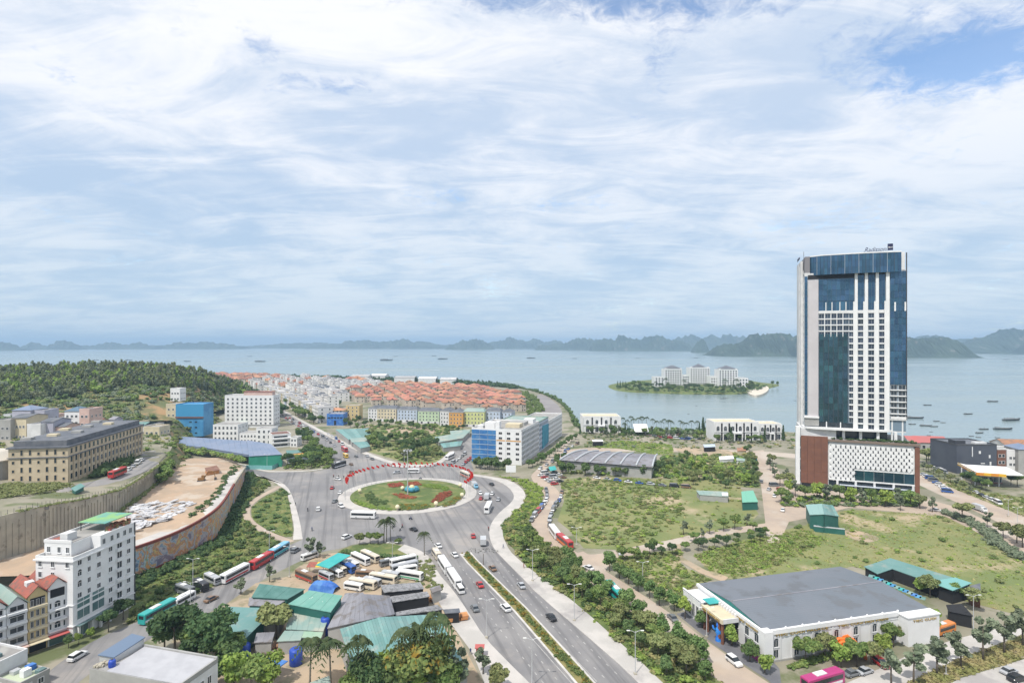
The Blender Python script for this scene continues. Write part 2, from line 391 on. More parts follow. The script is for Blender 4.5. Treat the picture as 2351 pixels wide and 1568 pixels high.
# pavements
slabp('pavement', smooth(E_in, 1) + smooth(E_out, 1)[::-1], 0.16, M_pave)
slabp('pavement', smooth(S_in[1:], 1) + smooth(S_out, 1)[::-1], 0.16, M_pave)
slabp('pavement', smooth(L_in, 1) + smooth(WP(9, 1400, 150, 1600, 215, 1900, 340, 1990, 400, 2070, 450, 2110, 600, 2135, 760, 2165, 900, 2150, 1060), 1)[::-1][::-1], 0.16, M_pave)
NP = smooth([at(*q) for q in ((620, 922), (655, 944), (770, 1004), (845, 1040), (900, 1060), (940, 1066), (975, 1067), (1005, 1061), (1025, 1044), (1056, 1012))], 2)
NPi = smooth([at(*q) for q in ((620, 928), (655, 948), (763, 1008), (840, 1045), (900, 1066), (935, 1073), (975, 1073), (1010, 1067), (1030, 1050), (1062, 1012))], 2)
slabp('pavement', NP + NPi[::-1], 0.16, M_pave)
kerb(smooth([at(*q) for q in ((540, 1064), (570, 1068), (590, 1077), (617, 1082.5), (665, 1083), (712, 1081), (768, 1072), (765, 1060))], 2), 1.6, 0.18)
path = smooth(WP(9, 1985, 405, 1700, 555, 1595, 650, 1575, 740, 1600, 815, 1700, 895, 1850, 985, 2130, 1085), 2)
tag(slabp('footpath', band(path, 3.2), 0.10, M_beige))
lawnL = smooth(WP(9, 2020, 420, 1720, 590, 1640, 670, 1640, 760, 1680, 840, 1860, 950, 2130, 1050, 2150, 920, 2120, 700, 2070, 460), 1, True)
sheet('lawn', lawnL, 0.12, M_grass)
slope = smooth(WP(9, 1600, 260, 1930, 345, 1700, 520, 1570, 640, 1545, 760, 1590, 850, 1840, 1010, 2050, 1120, 1870, 1250, 1600, 1380), 1) + WP(5, 1960, 680, 1500, 880, 1120, 1060, 1140, 690, 1500, 540, 1850, 370, 1990, 200, 2060, 60) + WP(9, 1450, 600, 1560, 300)
sheet('lawn', slope, 0.05, M_grass)
# the green island by the bus park, and the bus park itself
sheet('lawn', smooth(WP(6, 700, 420, 880, 350, 1180, 345, 1290, 370, 1410, 450, 1400, 480, 1000, 455, 760, 430), 1, True), 0.12, M_grass)
buspark = WP(6, 350, 560, 560, 440, 760, 420, 1400, 470, 1560, 720, 1640, 760, 1500, 800, 1000, 800, 400, 740, 250, 690)
sheet('bus_park_ground', buspark, 0.04, M_dirt)
yard = WP(6, 0, 690, 350, 620, 420, 740, 1000, 800, 1640, 760, 1760, 1130, 1990, 1567) + [at(1040, 1660), at(500, 1660)] + WP(5, 1860, 1600, 1500, 1200, 1900, 940)
sheet('yard_ground', yard, 0.03, M_dirt)
# boulevard median
md = [at(1068, 1270), at(1085, 1290), at(1195, 1400), at(1315, 1535), at(1350, 1575), at(1420, 1660)]
slabp('median', band(md, 4.6), 0.2, M_kerb)
slabp('median_soil', band([lerp(md[0], md[1], 0.3)] + md[1:], 3.4), 0.26, mat('median_soil', (0.22, 0.19, 0.07), (0.14, 0.15, 0.05), 0.3, c3=(0.24, 0.20, 0.08), scale3=0.8))
# lane paint
M_paint = mat('road_paint', (0.40, 0.39, 0.37), (0.30, 0.29, 0.28), 0.5)
pm = MB().use(M_paint)
def dashes(a, b, n, duty=0.3, w=0.13):
    for i in range(n):
        t0 = (i + 0.3) / n; q0 = a.lerp(b, t0); q1 = a.lerp(b, t0 + duty / n)
        d = (q1 - q0).normalized() * w; nn = Vector((-d.y, d.x, 0))
        pm.face(*[(q.x, q.y, 0.028) for q in (q0 + nn, q0 - nn, q1 - nn, q1 + nn)])
for s in (-9.0, -5.4, 5.4, 9.0):
    dd = (md[3] - md[1]).normalized(); off = Vector((-dd.y, dd.x, 0)) * s
    dashes(md[1] + off, md[4] + off, 22)
for s in (-2.9, 2.9):
    dd = (md[3] - md[1]).normalized(); off = Vector((-dd.y, dd.x, 0)) * s
    dashes(md[1] + off, md[4] + off, 1, 0.69, 0.12)
tag(pm.build('lane_markings'), kind='structure')
# beige service road and the tracks that leave it
SVr = WP(3, 560, 960, 430, 1140, 300, 1250, 262, 1330, 385, 1400, 445, 1470, 430, 1567) + WP(7, 320, 150, 320, 250, 400, 330, 520, 400, 650, 460, 780, 560, 1000, 700, 1400, 960, 1800, 1270, 2243, 1560)
SVl = WP(3, 520, 960, 390, 1120, 200, 1270, 165, 1330, 285, 1450, 305, 1520, 295, 1567) + WP(7, 160, 150, 180, 210, 270, 320, 400, 420, 480, 500, 700, 700, 900, 840, 1100, 990, 1300, 1130, 1500, 1290, 1750, 1500, 1860, 1600)
svc = smooth(SVr, 1) + [at(1860, 1620), at(1720, 1640)] + smooth(SVl, 1)[::-1]
sheet('service_road', svc, 0.05, M_beige)
sr = WP(7, 560, 430, 640, 470, 780, 470, 960, 430, 1240, 372, 1440, 335, 1700, 268, 2000, 225, 2243, 190) + WP(8, 120, 165)
sheet('side_road', band(smooth(sr, 1), 7.0, 6.0), 0.07, M_beige)
sheet('side_road', smooth(WP(7, 560, 430, 700, 455, 960, 440, 900, 490, 830, 560, 800, 640, 680, 560), 1, True), 0.074, M_beige)
sheet('dirt_path', WP(7, 1425, 350, 1475, 350, 1500, 470, 1700, 580, 1900, 640, 1850, 680, 1640, 600, 1440, 480), 0.085, M_dirt)
sheet('side_road', [at(*q) for q in ((1733, 1035), (1752, 1033), (1785, 1075), (1808, 1125), (1815, 1190), (1790, 1245), (1762, 1245), (1757, 1200), (1748, 1120), (1738, 1070))], 0.075, M_beige)
sfr = smooth([at(*q) for q in ((1270, 1062), (1290, 1045), (1340, 1030), (1640, 1034), (1830, 1046), (1960, 1062), (2100, 1092), (2180, 1128), (2300, 1180), (2440, 1245))], 2)
sheet('sea_front_road', band(sfr, 15, 19), 0.035, M_beige)
sheet('tower_forecourt', [at(*q) for q in ((1800, 1120), (1845, 1105), (2110, 1140), (2200, 1165), (2351, 1235), (2400, 1290), (2250, 1225), (2170, 1185), (1950, 1165), (1850, 1190), (1800, 1200))], 0.045, M_beige)
sheet('side_road', WP(8, 560, 1640, 700, 1560, 1000, 1430, 1300, 1290, 1650, 1180, 2000, 1090, 2300, 1010, 2400, 1000, 2400, 1080, 2243, 1130, 1900, 1270, 1600, 1385, 1180, 1580, 1000, 1660), 0.05, M_pave)
sheet('side_road', WP(8, 1400, 1660, 1700, 1520, 2000, 1430, 2300, 1340, 2500, 1300, 2500, 1660), 0.052, M_pave)
sheet('hall_forecourt', WP(7, 1440, 960, 1560, 930, 2000, 1170, 2243, 1330) + WP(8, 100, 1440, 120, 1600) + WP(7, 2300, 1600, 2243, 1540, 1800, 1250), 0.06, mat('dark_paving', (0.13, 0.13, 0.145), (0.17, 0.17, 0.18), 0.2, c3=(0.24, 0.23, 0.22), scale3=0.15, lo3=0.58, hi3=0.7))
# fields
F1 = [at(*q) for q in ((1287, 1110), (1300, 1098), (1400, 1095), (1500, 1098), (1600, 1105), (1700, 1120), (1742, 1180), (1700, 1222), (1560, 1252), (1420, 1262), (1340, 1258), (1305, 1215), (1280, 1195), (1295, 1150))]
F2 = [at(*q) for q in ((1400, 1285), (1470, 1270), (1560, 1262), (1565, 1300), (1640, 1330), (1590, 1345), (1560, 1395), (1480, 1350), (1420, 1310))]
F3 = [at(*q) for q in ((1590, 1275), (1700, 1240), (1850, 1205), (1870, 1190), (1950, 1170), (2150, 1180), (2210, 1200), (2300, 1260), (2480, 1350), (2480, 1440), (2351, 1415), (2180, 1370), (1960, 1300), (1700, 1335), (1640, 1318))]
F4 = WP(3, 720, 1045, 1000, 985, 1460, 1020, 1490, 1100, 1340, 1115, 1000, 1060)
F5 = [at(*q) for q in ((1290, 1085), (1330, 1076), (1480, 1080), (1520, 1050), (1700, 1050), (1735, 1085), (1745, 1120), (1700, 1118), (1500, 1095), (1400, 1092))]
F6 = WP(7, 40, 420, 230, 640, 450, 790, 850, 1140, 1310, 1560) + [at(1625, 1660), at(1730, 1640)] + smooth(SVl, 1)[::-1][2:26] + WP(11, 905, 290, 860, 400, 700, 540, 620, 640, 580, 720, 600, 850)
F7 = [at(*q) for q in ((2110, 1085), (2200, 1110), (2260, 1130), (2480, 1160), (2480, 1220), (2400, 1205), (2260, 1150), (2160, 1110))]
for nm, P_, z_ in (('field', F1, 0.03), ('field', F2, 0.062), ('field', F3, 0.03), ('field', F4, 0.045), ('field', F5, 0.026), ('verge', F6, 0.04), ('field', F7, 0.05)):
    sheet(nm, P_, z_, M_field if P_ is not F6 else M_grass)
F8 = WP(8, 1180, 1600, 1600, 1390, 1900, 1280, 2300, 1130, 2400, 1250, 2300, 1330, 2000, 1420, 1700, 1510, 1390, 1660)
sheet('verge', F8, 0.055, mat('dry_verge', (0.24, 0.20, 0.11), (0.13, 0.15, 0.06), 0.12, c3=(0.36, 0.32, 0.26), scale3=0.2))
sheet('dirt_patch', smooth(WP(8, 690, 210, 860, 250, 1000, 300, 900, 340, 760, 320, 640, 260), 2, True), 0.05, M_dirt)
sheet('dirt_patch', smooth(WP(3, 1480, 1050, 1700, 1040, 2050, 1080, 2100, 1150, 1900, 1160, 1560, 1110), 2, True), 0.05, M_dirt)
# the inner park between the two roads north of the roundabout
F9 = [at(*q) for q in ((800, 985), (850, 975), (1000, 975), (1065, 985), (1056, 1010), (1025, 1042), (1003, 1060), (975, 1066), (940, 1065), (850, 1038), (790, 1008))]
sheet('park_ground', F9, 0.03, M_field)
sheet('sand_lot', [at(*q) for q in ((885, 985), (950, 978), (1010, 984), (1000, 995), (940, 998), (890, 994))], 0.06, M_dirt)
sheet('coast_road', smooth([at(*q) for q in ((1248, 905), (1278, 925), (1292, 945), (1288, 965), (1240, 965), (1248, 940), (1240, 920), (1225, 908))], 1, True), 0.03, mat('coast_asphalt', (0.22, 0.20, 0.20), (0.27, 0.25, 0.24), 0.03))

# ---- terraces behind the painted wall
wall_bot = PX(9, 100, 1600, 420, 1440, 740, 1290, 1000, 1170, 1200, 1070, 1300, 900, 1370, 740, 1450, 600, 1540, 420, 1568, 250)
wall_top = PX(9, 100, 1195, 420, 1090, 740, 968, 1000, 835, 1200, 705, 1300, 600, 1370, 490, 1450, 350, 1540, 215, 1568, 172)
WB = []
for (bx, by), (tx, ty) in zip(wall_bot, wall_top):
    q = at(bx, by); WB.append(Vector((q.x, q.y, H - (ty - HY) * q.y / F)))
WB = [WB[0] + (WB[0] - WB[1]) * 1.6] + WB
WB[0].z = WB[1].z
WBs = smooth(WB, 2)
U_bot = [(-140, 1330), (0, 1285), (80, 1262), (170, 1222), (269, 1176), (320, 1140), (367, 1103), (385, 1075)]
U_top = [1215, 1187, 1167, 1152, 1128, 1098, 1065, 1048]
UW = []
for (bx, by), ty in zip(U_bot, U_top):
    q = at(bx, by, 10.5); UW.append((Vector((q.x, q.y, 10.5)), Vector((q.x, q.y, H - (ty - HY) * q.y / F))))
def grid_strip(name, A, B, n, rows, m, noisez=0.0, kind='structure'):
    A, B = resample(A, n), resample(B, n)
    V = []; Q = []
    for r in range(rows):
        t = r / (rows - 1)
        for i in range(n):
            q = A[i].lerp(B[i], t); V.append((q.x, q.y, q.z + (noisez * RND.uniform(-1, 1) if 0 < r < rows - 1 else 0)))
    for r in range(rows - 1):
        for i in range(n - 1): Q.append((r * n + i, r * n + i + 1, (r + 1) * n + i + 1, (r + 1) * n + i))
    GS[name] = np.array(V)
    return tag(MB().use(m).raw(V, Q).build(name, smooth=False), kind=kind)
GS = {}
grid_strip('terrace', [Vector((q.x, q.y, q.z - 0.12)) for q in WBs], [a for a, b in UW] + [at(430, 1052, 9.5), at(520, 1050, 6)], 60, 8, M_sand, 0.12)
T2far = [Vector((-520, 330, 24)), at(-150, 990, 24), at(0, 985, 24), at(150, 975, 22), at(300, 970, 20), at(380, 985, 18), at(400, 1015, 17)]
grid_strip('upper_terrace', [b - Vector((0, 0, 0.1)) for a, b in UW], T2far, 50, 8, M_land, 0.1)
# paved edge of the lower terrace
EDGE = [q.copy() for q in WBs]
grid_strip('terrace_pavement', [Vector((q.x, q.y, q.z + 0.06)) for q in WBs], [Vector((q.x + (-5.5 if k < 24 else -7), q.y + (5.5 if k < 30 else 1.0), q.z + 0.06)) for k, q in enumerate(WBs)], 60, 2, M_pave)
# ---- the wooded hill
HC = [(-420, 1000, 24, 850, 590), (-150, 992, 24, 858, 595), (0, 985, 24, 858, 600), (150, 975, 22, 853, 610), (300, 968, 20, 851, 620), (400, 965, 15, 854, 640),
      (470, 948, 8, 868, 690), (530, 938, 3, 886, 730), (578, 937, 1, 908, 745), (610, 936, 0.2, 925, 752)]
def hill_cols(n):
    xs = np.linspace(-420, 610, n); C = np.array(HC, float)
    return [tuple(np.interp(x, C[:, 0], C[:, k]) for k in range(5)) for x in xs]
HN, HR = 70, 26
hv, hq = [], []
def hill_point(col, t):
    x, yf, zf, yr, Yr = col
    Yf = (H - zf) * F / (yf - HY); zr = H - (yr - HY) * Yr / F
    s = t * t * (3 - 2 * t)
    if t <= 1.0:
        Y = lerp(Yf, Yr, t); z = lerp(zf, zr, s)
    else:
        Y = Yr + (t - 1) * 260; z = lerp(zr, -3, (t - 1) ** 1.3)
    X = (x - CX) * Y / F
    z += 1.6 * math.sin(X * 0.045 + Y * 0.02) * math.sin(Y * 0.05) * (1 if 0.1 < t < 0.95 else 0)
    return Vector((X, Y, z))
cols = hill_cols(HN)
ts = list(np.linspace(0, 1, 18)) + list(np.linspace(1.08, 2.0, 8))
for t in ts:
    for c in cols: hv.append(tuple(hill_point(c, t)))
for r in range(len(ts) - 1):
    for i in range(HN - 1): hq.append((r * HN + i, r * HN + i + 1, (r + 1) * HN + i + 1, (r + 1) * HN + i))
tag(MB().use(M_hill).raw(hv, hq).build('hill', smooth=True), kind='structure')
TV = np.concatenate([GS['upper_terrace'], np.array(hv)])
def terr(x, y):                                       # height of the upper terrace and hill at a world point
    d = (TV[:, 0] - x) ** 2 + (TV[:, 1] - y) ** 2; i = np.argsort(d)[:4]; w = 1.0 / (d[i] + 0.5)
    return float((TV[i, 2] * w).sum() / w.sum())
def gat(px, py, z=21.0):                              # point of that ground seen at a survey pixel
    for _ in range(6): q = at(px, py, z); z = terr(q.x, q.y)
    return at(px, py, z)
ub = smooth([gat(*zp(1, *q)) for q in ((1350, 1085), (1390, 1150), (1380, 1215), (1150, 1320), (900, 1400), (700, 1455), (500, 1530), (300, 1600))], 2)
pg = band(ub, 8.0); n = len(ub)
for q in pg: q.z = terr(q.x, q.y) + 0.3
mb = MB().use(M_road)
for i in range(n - 1): mb.slab([pg[i], pg[i + 1], pg[2 * n - 2 - i], pg[2 * n - 1 - i]], 1.2)
tag(mb.build('upper_road'), kind='structure')
bk0 = [UW[-1][1], at(400, 1015, 17), at(384, 985, 18), gat(405, 966, 15), gat(440, 957, 12), gat(480, 946, 8)]
BANK = [(a_, Vector((a_.x + 16, a_.y - 3, -0.2))) for a_ in bk0]
grid_strip('bank', [a_ for a_, b_ in BANK], [b_ for a_, b_ in BANK], 24, 6, M_hill, 0.3)
# ---- karst islands across the bay
M_karst = mat('karst_green', (0.04, 0.065, 0.05), (0.06, 0.09, 0.065), 0.006, c3=(0.16, 0.16, 0.14), scale3=0.012, lo3=0.6, hi3=0.68, rough=1.0)
def karst(x0, x1, base_y, tops, depth, seed, name='karst_island'):
    rr = np.random.RandomState(seed)
    Yb = (H - SEA) * F / (base_y - HY)
    n = max(24, int((x1 - x0) / 2.2)); rows = 12
    xs = np.linspace(x0, x1, n)
    tx = np.linspace(x0, x1, len(tops)); hy = np.interp(xs, tx, tops)
    bump = np.zeros(n)
    for k in range(max(3, int((x1 - x0) / 14))):
        c = rr.uniform(x0, x1); w = rr.uniform(5, 16); bump += rr.uniform(-0.22, 0.25) * np.exp(-((xs - c) / w) ** 2)
    bump += rr.uniform(-0.05, 0.05, n)
    endf = np.clip(np.minimum((xs - x0), (x1 - xs)) / 7.0, 0, 1) ** 0.5
    hm = (base_y - hy) * Yb / F * (1 + bump) * endf
    V, Q = [], []
    prof = [0, 0.18, 0.5, 0.72, 0.86, 0.95, 1.0, 0.93, 0.8, 0.55, 0.25, -0.05]
    for r in range(rows):
        t = r / (rows - 1)
        for i in range(n):
            Y = Yb + depth * (t - 0.02) + rr.uniform(-0.02, 0.02) * depth
            hgt = hm[i] * max(0, prof[r]) * (1 + 0.16 * math.sin(i * 0.9 + r * 1.7 + seed) * (1 if 0 < r < rows - 1 and r != 6 else 0))
            V.append(((xs[i] - CX) * Yb / F, Y, SEA - 1 + hgt))
    for r in range(rows - 1):
        for i in range(n - 1): Q.append((r * n + i, r * n + i + 1, (r + 1) * n + i + 1, (r + 1) * n + i))
    tag(MB().use(M_karst).raw(V, Q).build(name, smooth=False), kind='structure')
K = [(-60, 30, 805, [790, 788, 791, 800], 300), (22, 155, 803, [797, 789, 794, 795, 781, 786, 798], 400), (150, 345, 802, [793, 795, 790, 787, 789, 788, 793, 796], 500),
     (330, 545, 801.5, [797, 790, 788, 784, 789, 791, 797], 500), (520, 740, 800, [797, 794, 793, 790, 788, 789, 790], 700), (690, 1060, 801, [796, 790, 788, 780, 784, 782, 785, 790, 791], 600),
     (1020, 1135, 803, [798, 789, 779, 778, 786, 795], 350), (1110, 1300, 801, [790, 780, 782, 779, 786, 782], 600), (1230, 1420, 804, [794, 788, 782, 776, 782, 778], 450),
     (1360, 1600, 806, [790, 777, 778, 781, 779, 776, 786, 790], 400), (1560, 1800, 803, [782, 776, 778, 773, 775, 774], 700), (1596, 1634, 810, [800, 786, 783, 796], 160),
     (1672, 1900, 819, [806, 792, 790, 778, 772, 764, 770, 768], 500), (1880, 2260, 822, [770, 774, 776, 772, 778, 771, 780, 776, 786], 500), (2060, 2300, 806, [778, 775, 777, 776, 782, 780], 800),
     (2270, 2560, 812, [796, 780, 768, 762, 758, 760, 768], 600), (2490, 2800, 816, [770, 764, 768, 772, 780], 600), (-300, -20, 804, [792, 786, 789, 793, 790], 500)]
for i, k in enumerate(K): karst(k[0], k[1], k[2], k[3], k[4], 40 + i)
# ---- resort island
IS = [at(*q, SEA) for q in ((1392, 885), (1420, 880), (1500, 872), (1620, 868), (1720, 874), (1760, 881), (1800, 884), (1760, 893), (1740, 902), (1690, 906), (1600, 906), (1500, 903), (1430, 900), (1400, 893))]
isl = smooth(IS, 2, True)
mb = MB().use(M_grass); cx_ = sum((q.x for q in isl)) / len(isl); cy_ = sum((q.y for q in isl)) / len(isl)
prof = [(1.0, SEA - 1), (0.985, -0.4), (0.94, 0.8), (0.8, 2.2), (0.5, 3.5), (0.1, 4.0)]
V = [(cx_ + (q.x - cx_) * s, cy_ + (q.y - cy_) * s, z) for s, z in prof for q in isl]; n = len(isl)
Q = [(r * n + i, r * n + (i + 1) % n, (r + 1) * n + (i + 1) % n, (r + 1) * n + i) for r in range(len(prof) - 1) for i in range(n)] + [tuple(range((len(prof) - 1) * n, len(prof) * n))]
tag(mb.raw(V, Q).build('island', smooth=True), kind='structure')
bch = smooth([at(*q, 0.6) for q in ((1708, 888), (1728, 883), (1756, 884), (1768, 892), (1756, 904), (1734, 910), (1716, 903))], 2, True)
mb = MB().use(mat('beach_sand', (0.62, 0.56, 0.47), (0.55, 0.49, 0.40), 0.05)); mb.slab([(q.x, q.y, 1.3) for q in bch], 3.2)
tag(mb.build('beach'), kind='structure')
# ---- the air
hz = bpy.data.materials.new('haze_air'); hz.use_nodes = True; N = NT(hz.node_tree); N.n.clear()
pv = N.node('ShaderNodeVolumePrincipled'); pv.inputs['Color'].default_value = (0.50, 0.725, 0.97, 1); pv.inputs['Density'].default_value = 1.25e-4
o = N.node('ShaderNodeOutputMaterial'); N.l.new(pv.outputs[0], o.inputs['Volume'])
tag(MB().use(hz).box(-21000, 21000, -900, 20000, -5.5, 215).build('haze'), 'pale sea haze in the air over the bay', 'haze', kind='stuff')
# ================================================================ BUILDINGS
def paint(name, c, k=0.06, rough=0.7): return mat(name, c, tuple(max(0, a * (1 - 2.2 * k)) for a in c), 0.25, rough=rough, c3=tuple(a * (1 - 4 * k) for a in c), scale3=0.6, lo3=0.6, hi3=0.75)
M_white = paint('white_paint', (0.66, 0.66, 0.66))
M_white2 = paint('bright_white_paint', (0.74, 0.74, 0.74), 0.03)
M_cream = paint('cream_paint', (0.62, 0.54, 0.38))
M_yellow = paint('yellow_paint', (0.60, 0.47, 0.24))
M_orange = paint('orange_paint', (0.62, 0.33, 0.10))
M_green = paint('pale_green_paint', (0.50, 0.62, 0.42))
M_lime = paint('lime_paint', (0.55, 0.58, 0.26))
M_pblue = paint('pale_blue_paint', (0.48, 0.55, 0.66))
M_pink = paint('pink_paint', (0.62, 0.44, 0.38))
M_beigew = paint('beige_render', (0.54, 0.45, 0.32))
M_grey = paint('grey_render', (0.36, 0.355, 0.34))
M_bluew = mat('blue_cladding', (0.05, 0.22, 0.44), (0.09, 0.30, 0.52), 0.15, rough=0.5)
M_slate = mat('slate_roof', (0.10, 0.11, 0.13), (0.15, 0.155, 0.17), 0.3, rough=0.75)
M_slate2 = mat('grey_sheet_roof', (0.20, 0.20, 0.225), (0.25, 0.245, 0.265), 0.1, rough=0.6, wave=(0.6, 'X', 0.5), c3=(0.17, 0.155, 0.15), scale3=0.3, rnd=0.12)
M_flat = mat('flat_roof', (0.34, 0.33, 0.31), (0.25, 0.24, 0.23), 0.2, rough=0.95)
M_terra = mat('terracotta', (0.42, 0.19, 0.115), (0.34, 0.165, 0.115), 0.2, rough=0.85, c3=(0.26, 0.15, 0.11), scale3=0.5, rnd=0.3)
M_red = mat('red_tile', (0.34, 0.10, 0.07), (0.27, 0.09, 0.07), 0.5, c3=(0.18, 0.10, 0.08), scale3=1.0, rough=0.8)
M_redsheet = mat('red_sheet', (0.46, 0.11, 0.10), (0.40, 0.13, 0.12), 0.1, rough=0.6)
M_teal = mat('teal_sheet', (0.125, 0.26, 0.245), (0.16, 0.29, 0.275), 0.1, rough=0.6, wave=(0.45, 'X', 0.5), c3=(0.25, 0.31, 0.28), scale3=0.22, lo3=0.52, hi3=0.7, rnd=0.16)
M_teal2 = mat('faded_teal_sheet', (0.22, 0.32, 0.29), (0.28, 0.35, 0.31), 0.12, rough=0.6, c3=(0.36, 0.38, 0.32), scale3=0.1)
M_tealb = mat('bright_teal_sheet', (0.03, 0.34, 0.33), (0.05, 0.38, 0.36), 0.2, rough=0.5)
M_tealw = mat('dark_teal_wall', (0.02, 0.11, 0.09), (0.03, 0.13, 0.11), 0.2, rough=0.6)
M_bluesheet = mat('blue_grey_sheet', (0.16, 0.21, 0.31), (0.20, 0.24, 0.33), 0.07, rough=0.5, wave=(0.8, 'X', 0.4))
M_tarp = mat('blue_tarpaulin', (0.03, 0.12, 0.42), (0.08, 0.22, 0.50), 0.35, rough=0.6)
M_hall = mat('hall_roof_sheet', (0.14, 0.16, 0.185), (0.16, 0.175, 0.20), 0.04, rough=0.75, c3=(0.13, 0.14, 0.155), scale3=0.12, wave=(0.9, 'X', 0.4))
M_asb = mat('asbestos_sheet', (0.30, 0.30, 0.31), (0.20, 0.20, 0.21), 0.35, rough=0.9, c3=(0.13, 0.13, 0.13), scale3=1.2, wave=(0.35, 'X', 0.5))
M_wood = mat('stacked_timber', (0.55, 0.27, 0.11), (0.44, 0.20, 0.08), 0.5, rough=0.8)
M_dark = mat('dark_interior', (0.02, 0.02, 0.022), rough=0.9)
M_glass = mat('window_glass', (0.035, 0.045, 0.055), (0.02, 0.03, 0.04), 0.6, rough=0.12, spec=0.6)
M_gglass = mat('green_glass', (0.09, 0.16, 0.16), (0.13, 0.2, 0.2), 0.3, rough=0.15, spec=0.6)
M_cglass = mat('curtain_glass', (0.052, 0.122, 0.20), (0.035, 0.092, 0.155), 0.12, rough=0.06, metal=0.45, rnd=0.22, spec=0.6)
M_dglass = mat('dark_teal_glass', (0.022, 0.062, 0.085), (0.03, 0.085, 0.105), 0.15, rough=0.08, metal=0.3, rnd=0.4, spec=0.6)
M_brown = mat('brown_panel', (0.19, 0.082, 0.05), (0.16, 0.07, 0.045), 0.3, rough=0.6)
M_steel = mat('dark_steel', (0.10, 0.10, 0.11), rough=0.4, metal=0.6)
M_alu = mat('pale_metal', (0.55, 0.56, 0.57), rough=0.4, metal=0.3)
M_bronze = mat('bronze_letters', (0.50, 0.36, 0.10), (0.40, 0.27, 0.08), 0.5, rough=0.4, metal=0.3)
_wm = {}
def win_mesh(w, h, style=0, fm=None, gm=None):
    key = (round(w, 2), round(h, 2), style, fm.name if fm else '', gm.name if gm else '')
    if key in _wm: return _wm[key]
    fm = fm or M_white2; gm = gm or M_glass
    mb = MB().use(gm); a = w / 2; t = min(0.12, w * 0.1)
    mb.box(-a + t * 0.5, a - t * 0.5, -0.03, 0.06, t * 0.5, h - t * 0.5)
    mb.use(fm)
    for b in ((-a, -a + t, 0, h), (a - t, a, 0, h), (-a + t, a - t, 0, t), (-a + t, a - t, h - t, h)): mb.box(b[0], b[1], -0.10, 0.05, b[2], b[3])
    if style >= 1: mb.box(-t * 0.3, t * 0.3, -0.08, 0.02, t, h - t)
    if style >= 2: mb.box(-a - 0.1, a + 0.1, -0.25, 0.02, -0.12, -0.002)
    if style == 3:                                     # round head
        n = 8; pts = [(a * 1.12 * math.cos(math.pi * k / n), h - 0.02 + a * 1.0 * math.sin(math.pi * k / n)) for k in range(n + 1)]
        mb.raw([(x, -0.10, z) for x, z in pts] + [(x, 0.03, z) for x, z in pts], [tuple(range(n, -1, -1))] + [(k, k + 1, k + n + 2, k + n + 1) for k in range(n)])
        mb.use(gm); pts = [(a * 0.85 * math.cos(math.pi * k / n), h + a * 0.75 * math.sin(math.pi * k / n)) for k in range(n + 1)]
        mb.raw([(x, -0.13, z) for x, z in pts], [tuple(range(n, -1, -1))])
    _wm[key] = mb.mesh('window'); return _wm[key]
